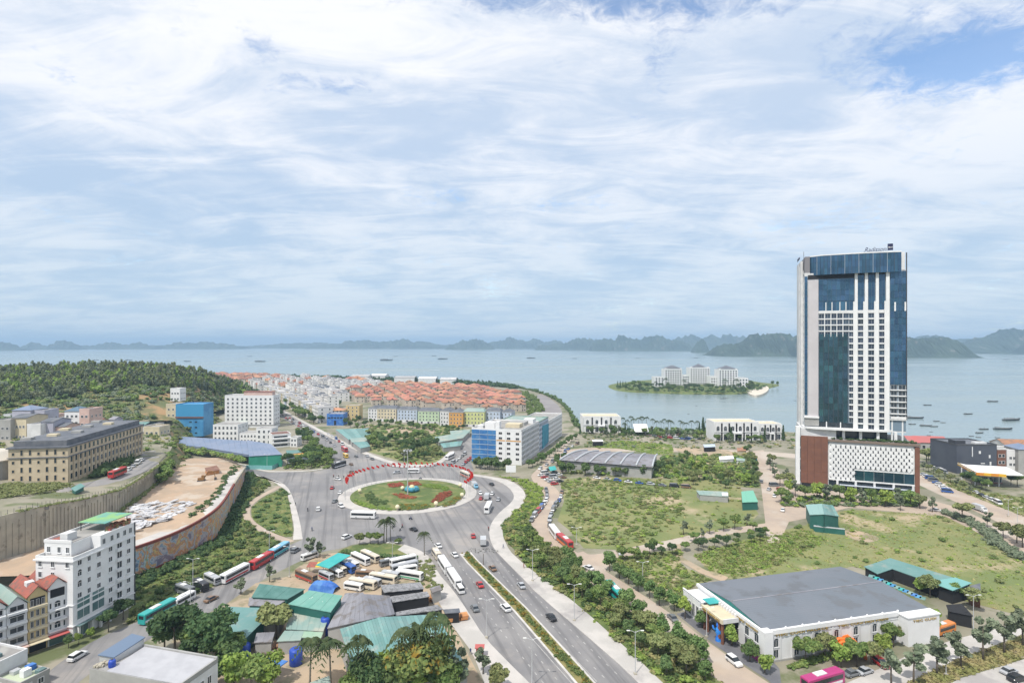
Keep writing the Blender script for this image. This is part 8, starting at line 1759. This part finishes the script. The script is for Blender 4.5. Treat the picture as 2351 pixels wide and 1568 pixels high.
park_row(3, (1260, 945, 1400, 960, 1600, 975, 1720, 975), 10, '%s car, %s from the left along the sea front road', 'sea front kerb cars')
park_row(13, (430, 930, 560, 1010, 680, 1090, 800, 1170, 880, 1260), 9, '%s car, %s from the tower in the row below the median', 'cars below the median', False)
park_row(13, (560, 770, 700, 830, 830, 890), 5, '%s car, %s from the tower in the row above the median', 'cars above the median')
park_row(13, (1440, 1280, 1560, 1340, 1700, 1410, 1850, 1480), 5, '%s car, %s from the left on the far right road', 'cars of the far right road')
park_row(12, (1010, 690, 1120, 760, 1240, 830), 9, '%s car, %s from the far end in the left lane of the boulevard', 'boulevard left lane')
park_row(12, (1060, 690, 1190, 760, 1330, 850, 1500, 940, 1640, 1050), 13, '%s car, %s from the far end along the middle of the boulevard', 'boulevard middle')
park_row(12, (1560, 900, 1660, 960, 1740, 1030), 5, '%s vehicle, %s from the far end by the red trees of the boulevard', 'boulevard right')
park_row(15, (1640, 240, 1720, 190, 1790, 140, 1850, 90), 6, '%s car, %s from the roundabout on the north east road', 'north east road cars')
park_row(15, (1830, 230, 1880, 190, 1930, 150), 4, '%s car, %s from the roundabout parked at the corner of the blue block', 'cars at the blue block')
park_row(1, (1180, 1260, 1250, 1210, 1300, 1170), 4, '%s car, %s from the red coach on the upper road', 'cars of the upper road', z=gat(*zp(1, 1250, 1210)).z + .3)
park_row(4, (10, 1440, 60, 1400, 100, 1440), 3, '%s car, %s from the left on the dirt road beside the tower', 'cars beside the tower')
shed('car_canopy', 'light teal canopy over the roadside car park', 'canopy', [pn(3, 335, 1225, 3.4, 395, 1215, 3.4, 410, 1250, 3, 350, 1262, 3)], M_tealb, wall=False)
# ================================================================ PEOPLE AND MOTORBIKES
def skin_mesh(name, V, E, Rr, m):
    me = bpy.data.meshes.new(name); me.from_pydata(V, E, []); o = bpy.data.objects.new(name, me); COL.objects.link(o)
    o.modifiers.new('s', 'SKIN'); sd = o.modifiers.new('u', 'SUBSURF'); sd.levels = 1
    for i, r in enumerate(Rr): me.skin_vertices[0].data[i].radius = (r, r)
    me.skin_vertices[0].data[0].use_root = True
    r = bpy.data.meshes.new_from_object(o.evaluated_get(bpy.context.evaluated_depsgraph_get())); bpy.data.objects.remove(o); r.materials.clear(); r.materials.append(m); return r
M_cl = [mat('cloth%d' % i, c) for i, c in enumerate(((0.05, 0.07, 0.16), (0.25, 0.06, 0.05), (0.45, 0.44, 0.42), (0.04, 0.04, 0.05)))]
walk = ([(0, 0, .95), (0, 0, 1.2), (0, 0, 1.42), (0, .02, 1.56), (0, .03, 1.68), (.1, 0, .9), (.13, .16, .5), (.12, .05, .08), (.12, .2, .05), (-.1, 0, .9), (-.12, -.08, .5), (-.12, -.3, .12), (-.12, -.18, .05), (.2, 0, 1.4), (.25, -.1, 1.12), (.25, .02, .88), (-.2, 0, 1.4), (-.25, .1, 1.12), (-.24, .24, .92)],
        [(0, 1), (1, 2), (2, 3), (3, 4), (0, 5), (5, 6), (6, 7), (7, 8), (0, 9), (9, 10), (10, 11), (11, 12), (2, 13), (13, 14), (14, 15), (2, 16), (16, 17), (17, 18)], [.15, .14, .16, .06, .11, .1, .075, .05, .04, .1, .075, .05, .04, .07, .05, .04, .07, .05, .04])
ride = ([(0, 0, .85), (0, .06, 1.1), (0, .1, 1.3), (0, .14, 1.42), (0, .16, 1.54), (.12, .1, .85), (.2, .42, .75), (.18, .3, .38), (.18, .42, .34), (-.12, .1, .85), (-.2, .42, .75), (-.18, .3, .38), (-.18, .42, .34), (.2, .1, 1.28), (.28, .28, 1.1), (.26, .52, 1.05), (-.2, .1, 1.28), (-.28, .28, 1.1), (-.26, .52, 1.05)], walk[1], walk[2])
PM = [skin_mesh('person', walk[0], walk[1], walk[2], m) for m in M_cl]; RM = [skin_mesh('person', ride[0], ride[1], ride[2], m) for m in M_cl]
bk = MB().use(PC['black']); loft(bk, [[(x * 1, y, z) for x, z in ((-w_, z0), (w_, z0), (w_ * .7, z1), (-w_ * .7, z1))] for y, w_, z0, z1 in ((-.85, .08, .6, .72), (-.4, .17, .4, .8), (0, .15, .38, .8), (.3, .1, .32, .5), (.6, .1, .35, .9), (.78, .05, .5, 1.0))]); bk.tube([(-.35, .58, 1.05), (0, .66, 1.02), (.35, .58, 1.05)], .025, 5)
BKM = bk.mesh('frame'); BW = MB().use(M_tyre).tube([(-.05, 0, 0), (.05, 0, 0)], .28, 12).mesh('wheel')
for i, (k, x, y, dx, dy, lab) in enumerate(((15, 1100, 985, 30, 3, 'in front of the roundabout kerb'), (15, 40, 398, 20, -20, 'leftmost of three west of the flags'), (15, 106, 392, 20, -20, 'middle of three west of the flags'), (15, 180, 412, 20, -20, 'rightmost of three west of the flags'), (6, 490, 232, 5, -30, 'on the empty asphalt left of the white car'), (6, 1280, 205, 20, -20, 'farther of two behind the palms'), (6, 1262, 232, 20, -20, 'nearer of two behind the palms'), (6, 452, 60, 10, -30, 'beside the left pavement'), (15, 1235, 430, 30, 0, 'behind the flag ring'), (11, 398, 740, 0, -30, 'at the kerb of the right bend'), (6, 1205, 205, 20, -10, 'just right of the palm crowns'))):
    a, b = za(k, x, y), za(k, x + dx, y + dy); d = b - a; an = math.atan2(d.y, d.x) - math.pi / 2
    t = thing('motorbike', 'dark motorbike ' + lab, 'motorbike', (a.x, a.y, .03), an, 'motorbikes on the asphalt'); put('frame', BKM, t)
    for yy in (-.62, .68): put('wheel', BW, t, (0, yy, .28))
    tag(put('person', RM[i % 4], None, (a.x, a.y, .06), an), 'rider in %s clothes on the motorbike %s' % (['navy', 'red', 'pale', 'black'][i % 4], lab), 'person')
for i, (k, x, y, lab) in enumerate(((11, 595, 985, 'on the pale pavement beside the bend'), (11, 870, 1250, 'on the pavement beside the planting strip'), (9, 2145, 530, 'on the left pavement by the looped lawn'), (9, 2180, 640, 'on the left pavement, lower of two'), (6, 1880, 1320, 'beside the red booth'), (5, 1470, 1010, 'crossing behind the teal coach'))):
    q = za(k, x, y); tag(put('person', PM[i % 4], None, (q.x, q.y, .17), RND.uniform(0, 6.28)), 'person in %s clothes standing %s' % (['navy', 'red', 'pale', 'black'][i % 4], lab), 'person')
# ================================================================ STREET FURNITURE
def lamp(k, x, y, h, label, heads=2, ang=0.0, group='street lamps'):
    t = thing('street_lamp', label, 'street lamp', za(k, x, y), ang, group)
    MB().use(M_alu).tube([(0, 0, 0), (0, 0, h)], [.13, .07], 7).build('pole', t)
    MB().use(M_conc).box(-.35, .35, -.35, .35, 0, .5).build('base', t)
    for s in ((-1, 1) if heads == 2 else (1,)):
        a = MB().use(M_alu).tube([(0, 0, h - .3), (s * .8, 0, h + .1), (s * 1.7, 0, h + .2)], .05, 5).build('arm', t); MB().use(M_lamp).box(s * 1.7 - .4, s * 1.7 + .4, -.16, .16, h + .12, h + .26).build('lamp_head', a)
for a in ((6, 2020, 1172, 10.5, 'tall lamp on the left pavement of the boulevard'), (7, 545, 1022, 10.5, 'twin headed lamp on the right pavement, middle of three'), (7, 1080, 1492, 10.5, 'twin headed lamp on the right pavement, nearest of three'), (7, 180, 672, 10.5, 'twin headed lamp on the right pavement, farthest of three'), (7, 175, 1590, 11, 'lamp on the left carriageway edge at the bottom'), (6, 292, 642, 10.5, 'lamp on the corner of the lower left street and bus park'), (5, 1690, 765, 10.5, 'lamp beside the dark minibuses'), (5, 1668, 1000, 10.5, 'lamp opposite the teal coach'), (7, 1145, 690, 7, 'slim lamp beside the service road trees'), (7, 565, 360, 7, 'slim lamp behind the red coach'), (7, 1705, 1165, 8, 'slim lamp on the hall forecourt'), (8, 1800, 1115, 10, 'lamp right of the hall wing'), (6, 1195, 480, 6, 'short lamp at the green island'), (12, 765, 1340, 9, 'lamp before the green market wall'), (15, 1015, 245, 8, 'lamp at the north pavement left of the mast'), (9, 1860, 1240, 9, 'lamp between the blue and red coaches'), (8, 2105, 110, 8, 'lamp on the far right road, left one'), (8, 2185, 190, 8, 'lamp on the far right road, right one'), (8, 1560, 1500, 4, 'short lamp on the dry verge')): lamp(*a)
mt = thing('light_mast', 'tall floodlight mast in the middle of the roundabout', 'light mast', (RC.x + .5, RC.y - 6, 1.0))
MB().use(M_alu).tube([(0, 0, -.2), (0, 0, 24)], [.32, .14], 9).build('pole', mt); MB().use(M_steel).tube([(1.6 * math.cos(a), 1.6 * math.sin(a), 23.3) for a in np.linspace(0, 6.283, 17)], .1, 5).build('ring', mt)
for i in range(8): a = 6.283 * i / 8; MB().use(M_alu).box(1.5, 2.3, -.3, .3, 22.9, 23.5).build('floodlight', mt, rz=a); MB().use(M_steel).tube([(0, 0, 23.4), (1.6 * math.cos(a), 1.6 * math.sin(a), 23.3)], .05, 4).build('spoke', mt)
FP = MB().use(M_alu).tube([(0, 0, 0), (0, 0, 10.4)], [.07, .045], 6).mesh('pole')
M_flag = mat('flag_red', (0.62, 0.03, 0.02), (0.5, 0.025, 0.02), 1.0, rough=.7, trans=.3)
def flag_mesh(s):
    r = random.Random(s); V, Q = [], []
    for i in range(7):
        for j in range(4): V.append((.05 + i * .28, .2 * math.sin(i * 1.1 + s) * (i / 6), 10.3 - j * .40 - .1 * i * (1 + .5 * math.sin(s))))
    for i in range(6):
        for j in range(3): Q.append((i * 4 + j, (i + 1) * 4 + j, (i + 1) * 4 + j + 1, i * 4 + j + 1))
    return MB().use(M_flag).raw(V, Q).mesh('flag')
FM = [flag_mesh(s) for s in range(5)]
nfl = 40
for i in range(nfl):
    a = rad(lerp(-22, 204, i / (nfl - 1))); t = thing('flagpole', 'red flag on a pole, %s from the right around the roundabout rim' % ORL[i], 'flagpole', (RC.x + 32.6 * math.cos(a), RC.y + 32.6 * math.sin(a), .18), rad(-8) + RND.uniform(-.7, .7), 'red flags of the roundabout'); put('pole', FP, t); put('flag', RND.choice(FM), t)
# roundabout planting
def rb_z(x, y): return float(np.interp(math.hypot(x - RC.x, y - RC.y), [0, 10, 20, 29.5], [1.25, 1.2, .9, .5]))
for lab, m, poly, n, s in (('brown red flower bed at the back of the roundabout lawn', 'red', (780, 500, 980, 480, 1010, 530, 900, 550, 800, 545), 130, .9), ('wide red brown flower bed at the right of the roundabout lawn', 'red', (1390, 740, 1500, 630, 1650, 590, 1680, 640, 1540, 720, 1440, 760), 240, .9), ('orange brown flower bed at the front of the roundabout lawn', 'flower', (900, 780, 1330, 770, 1380, 800, 1250, 840, 930, 850), 240, .8), ('dark red flower bed around the centre sculpture', 'red', (850, 645, 960, 640, 1180, 690, 1170, 712, 960, 706), 150, .8), ('orange flower bed at the right rim of the roundabout lawn', 'flower', (1560, 760, 1760, 650, 1810, 690, 1700, 770, 1500, 815), 160, .8), ('dark clipped hedge arc at the left of the roundabout lawn', 'hedge', (480, 640, 560, 600, 640, 700, 790, 740, 760, 780, 620, 790, 500, 730), 150, 1.0), ('red flower bed left behind the flags', 'red', (1060, 480, 1200, 470, 1250, 520, 1060, 540), 100, .9), ('lime hedge arc at the back right of the roundabout lawn', 'lime', (1260, 510, 1450, 500, 1640, 550, 1600, 600, 1400, 560, 1270, 545), 170, .9), ('lime hedge arc along the left front of the roundabout lawn', 'lime', (330, 700, 430, 740, 620, 800, 860, 830, 840, 855, 560, 830, 380, 770), 150, .8)):
    stuff('flower_bed', lab, 'flower bed', [(x, y, rb_z(x, y)) for x, y in scatter(WP(15, *poly, z=.7), n)], .5 * s, 1.3 * s, TB, m, .7)
sc_ = thing('centre_sculpture', 'round blue and teal flower sculpture at the centre of the roundabout', 'sculpture', (RC.x + 1.5, RC.y + 1.0, 1.2))
M_sb = mat('sculpture_blue', (0.05, 0.20, 0.34), (0.08, 0.32, 0.36), .8)
for k in range(9): a = 6.283 * k / 9; MB().use(M_sb).lathe([(.2, 0), (1.3, .5), (1.5, 1.4), (.8, 2.4), (.1, 2.6)], 9, (2.6 * math.cos(a), 2.2 * math.sin(a))).build('petal', sc_, True)
MB().use(mat('sculpture_cream', (0.6, 0.52, 0.3))).lathe([(.3, 0), (1.6, .8), (1.7, 2.2), (.9, 3.3), (.1, 3.6)], 12).build('core', sc_, True)
M_ball = mat('cream_ball', (0.68, 0.62, 0.42))
for i, (x, y, lab) in enumerate(((400, 625, 'left rear'), (920, 850, 'front'), (1450, 800, 'right front'), (1810, 680, 'right'), (1785, 545, 'right rear'), (990, 605, 'centre'))):
    q = za(15, x, y, .6); t = thing('ball_ornament', 'cream ball ornament on the roundabout lawn, %s one' % lab, 'ornament', (q.x, q.y, rb_z(q.x, q.y))); MB().use(M_conc).lathe([(.5, -.1), (.5, .5)], 10).build('foot', t); MB().use(M_ball).lathe([(.15, .5), (.9, .9), (1.1, 1.6), (.85, 2.3), (.2, 2.65)], 14).build('ball', t, True)
# booths, banners and barriers
rbth = thing('red_booth', 'small red booth on the pavement by the young tree', 'booth', za(6, 1960, 1330)); MB().use(PC['red']).box(-.9, .9, -.7, .7, 0, 2.4).build('cabin', rbth); MB().use(M_redsheet).box(-1.2, 1.2, -1, 1, 2.41, 2.6).build('roof', rbth); MB().use(M_glass).box(-.6, .6, -.75, -.702, 1.1, 1.9).build('window', rbth)
ot = thing('orange_tent', 'bright orange inflatable tent beside the long hall wall', 'tent', za(8, 670, 1300)); M_or = mat('orange_fabric', (0.75, 0.17, 0.02), rough=.5)
for k in range(5):
    y = -3 + k * 1.5; MB().use(M_or).tube([(-3.6, y, 0), (-3.2, y, 2.2), (-1.6, y, 3.6), (1.6, y, 3.6), (3.2, y, 2.2), (3.6, y, 0)], .45, 8).build('arch', ot, True)
MB().use(M_or).slab([(-3.3, -3, 2.4), (3.3, -3, 2.4), (3.3, 3, 3.2), (-3.3, 3, 3.2)], .2).build('roof', ot)
bi = thing('blue_inflatable', 'blue inflatable figure like column on the dark forecourt', 'inflatable', za(7, 1810, 1195)); M_bi = mat('blue_inflatable_skin', (0.02, 0.16, 0.62), (0.05, 0.3, 0.7), .8, rough=.4)
MB().use(M_bi).lathe([(.9, 0), (.8, .8), (.5, 1.5), (.9, 2.4), (.7, 3.4), (.45, 3.7), (.65, 4.2), (.5, 4.8), (.1, 5)], 12).build('column', bi, True)
for s in (-1, 1): MB().use(M_bi).tube([(s * .7, 0, 2.9), (s * 1.4, 0, 3.4), (s * 1.6, 0, 4.2)], [.3, .26, .2], 7).build('arm', bi, True)
um = thing('parasol', 'white parasol beside the long hall wall', 'parasol', za(8, 815, 1205)); MB().use(M_alu).tube([(0, 0, 0), (0, 0, 2.8)], .06, 6).build('pole', um); MB().use(M_white2).lathe([(1.6, 2.5), (1.5, 2.6), (.1, 3.3)], 10).build('canopy', um)
bl = thing('billboard', 'white square billboard on the bend behind the right pavement', 'billboard', za(10, 1015, 1190)); MB().use(M_alu).tube([(0, 0, 0), (0, 0, 4)], .15, 6).build('post', bl); MB().use(M_white2).box(-3, 3, -.2, .2, 3.6, 7.6).build('board', bl)
gy = thing('lattice_tree', 'dark tree-like lattice on a post at the median tip', 'tree', za(11, 330, 1200)); MB().use(M_bark).tube([(0, 0, 0), (0, 0, 4)], [.16, .1], 6).build('trunk', gy)  # stand-in for a dark lattice gantry, built from tree parts
V, Q = leaves([(x, 0, 5.2 + .3 * math.sin(x), 1.5, 1.4, .6) for x in (-4, -2, 0, 2.2, 4.4)], 34, .22, 5); put('crown', np_mesh('crown', V, Q, [leafmat('lattice_dark', (0.10, 0.10, 0.09), (0.16, 0.16, 0.14))]), gy)
pts = resample([za(15, 745, 235), za(15, 850, 262), za(15, 1000, 275), za(15, 1250, 270), za(15, 1420, 255), za(15, 1500, 225)], 40)
for i in range(39):
    a, b = pts[i], pts[i + 1]; d = b - a; t = thing('barrier', 'red and white panel barrier, %s from the left along the north pavement' % ORL[i], 'barrier', (a.x, a.y, .16), math.atan2(d.y, d.x), 'barriers of the north pavement')
    MB().use(M_white2 if i % 3 else PC['red']).box(.05, d.length - .1, -.06, .06, .25, 1.25).build('panel', t)
    for x in (.1, d.length - .2): MB().use(M_steel).box(x, x + .08, -.25, .25, 0, .25).build('foot', t)
# ================================================================ BOATS
def boat(k, x, y, lpx, label, kind=0, ang=None):
    q = za(k, x, y, SEA); L = lpx / ZON[k][2] * .61224 * q.y / F; ang = RND.uniform(-.35, .35) if ang is None else ang
    t = thing('boat', label, 'boat', q, ang, 'boats in the bay'); w = max(1.2, L * .11); h = L * .07
    mb = MB().use(mat('hull_dark', (0.06, 0.075, 0.085), (0.09, 0.10, 0.10), .4)); loft(mb, [[(-L / 2 + .02 * L * j, -w * s, z) for s, z in ((1, h), (-1, h), (-.6, -.3), (.6, -.3))] for j, s_ in ((0, 1),)] + [[(xx * L, -w * s * f, z + hh) for s, z in ((1, h), (-1, h), (-.6, -.3), (.6, -.3))] for xx, f, hh in ((-.2, 1, -.0), (.2, 1, 0), (.4, .6, h * .3), (.5, .08, h * .7))]); mb.build('hull', t)
    MB().use(mat('cabin_grey', (0.22, 0.24, 0.25))).box(-L * .42, -L * (.2 if kind != 1 else -.1), -w * .7, w * .7, h, h + L * (.07 if kind != 1 else .06)).build('cabin', t)
    MB().use(mat('deck_brown', (0.14, 0.13, 0.12))).box(-L * .15 if kind != 1 else L * .12, L * .3, -w * .8, w * .8, h * .95, h * 1.25).build('hold', t)
    if kind == 2: MB().use(M_steel).tube([(0, 0, h), (0, 0, h + L * .22)], .12, 5).build('mast', t)
for i, a in enumerate(((4, 1345, 780, 150, 'long grey boat touching the right edge of the tower'), (4, 1325, 835, 60, 'small dark boat below the long grey one near the tower'), (4, 1450, 850, 100, 'blue grey boat second below the long grey one'), (4, 1525, 857, 70, 'boat moored against the blue grey boat'), (4, 1550, 808, 60, 'dark boat right of the long grey one'), (4, 1610, 820, 40, 'tiny boat beside the dark one'), (4, 1465, 660, 66, 'lone boat right of the tower at mid height'), (4, 1840, 742, 86, 'dark boat in the middle of the right water'), (4, 2065, 628, 96, 'farthest of the dark boats on the right water'), (4, 2240, 800, 190, 'large cargo boat near the right edge', 1), (4, 2160, 882, 160, 'long low boat before the right shore'), (4, 1985, 882, 90, 'boat with a tall mast before the right shore', 2), (4, 1945, 915, 80, 'boat below the masted one'), (4, 1870, 945, 40, 'tiny boat left of the shore cluster'), (4, 1935, 955, 40, 'tiny boat in the shore cluster'), (4, 1860, 975, 36, 'tiny boat nearest the shore'), (4, 2110, 958, 40, 'tiny boat off the dark building'), (4, 1500, 905, 26, 'tiny dark skiff above the red roofs'), (4, 1480, 938, 30, 'small dark skiff nearest the red roofs'), (4, 2185, 242, 40, 'far small boat under the right hills'), (4, 2325, 242, 30, 'far tiny boat at the right edge'), (4, 250, 618, 24, 'tiny boat left of the tower'),
        (3, 1935, 600, 40, 'white speedboat off the resort beach', 0), (3, 1965, 597, 30, 'second white speedboat off the resort beach'), (3, 1695, 665, 20, 'tiny buoy like boat in the channel, upper'), (3, 1622, 742, 20, 'tiny buoy like boat in the channel, lower'), (3, 175, 230, 80, 'flat barge on the left of the centre bay', 1), (3, 575, 232, 44, 'small boat in the centre bay'), (3, 915, 184, 36, 'far small boat under the karst'), (3, 1155, 230, 40, 'small boat right of centre in the bay'), (3, 1690, 228, 44, 'small boat above the resort'), (2, 1200, 250, 120, 'long flat barge in the bay above the town', 1), (2, 1715, 238, 90, 'flat barge right of the long one', 1), (2, 1285, 212, 40, 'far small boat above the long barge'), (2, 1635, 208, 40, 'far small boat above the right barge'), (2, 40, 262, 100, 'low barge above the red shore roofs', 1), (1, 445, 284, 70, 'boat above the wooded hill, leftmost'), (1, 882, 248, 50, 'boat above the wooded hill, second'), (1, 1185, 246, 56, 'boat above the wooded hill, third'), (1, 1722, 258, 60, 'boat above the wooded hill, fourth'), (1, 2295, 212, 40, 'far boat at the right of the hill'))):
    boat(a[0], a[1], a[2], a[3], a[4], a[5] if len(a) > 5 else 0, RND.uniform(-.25, .25))
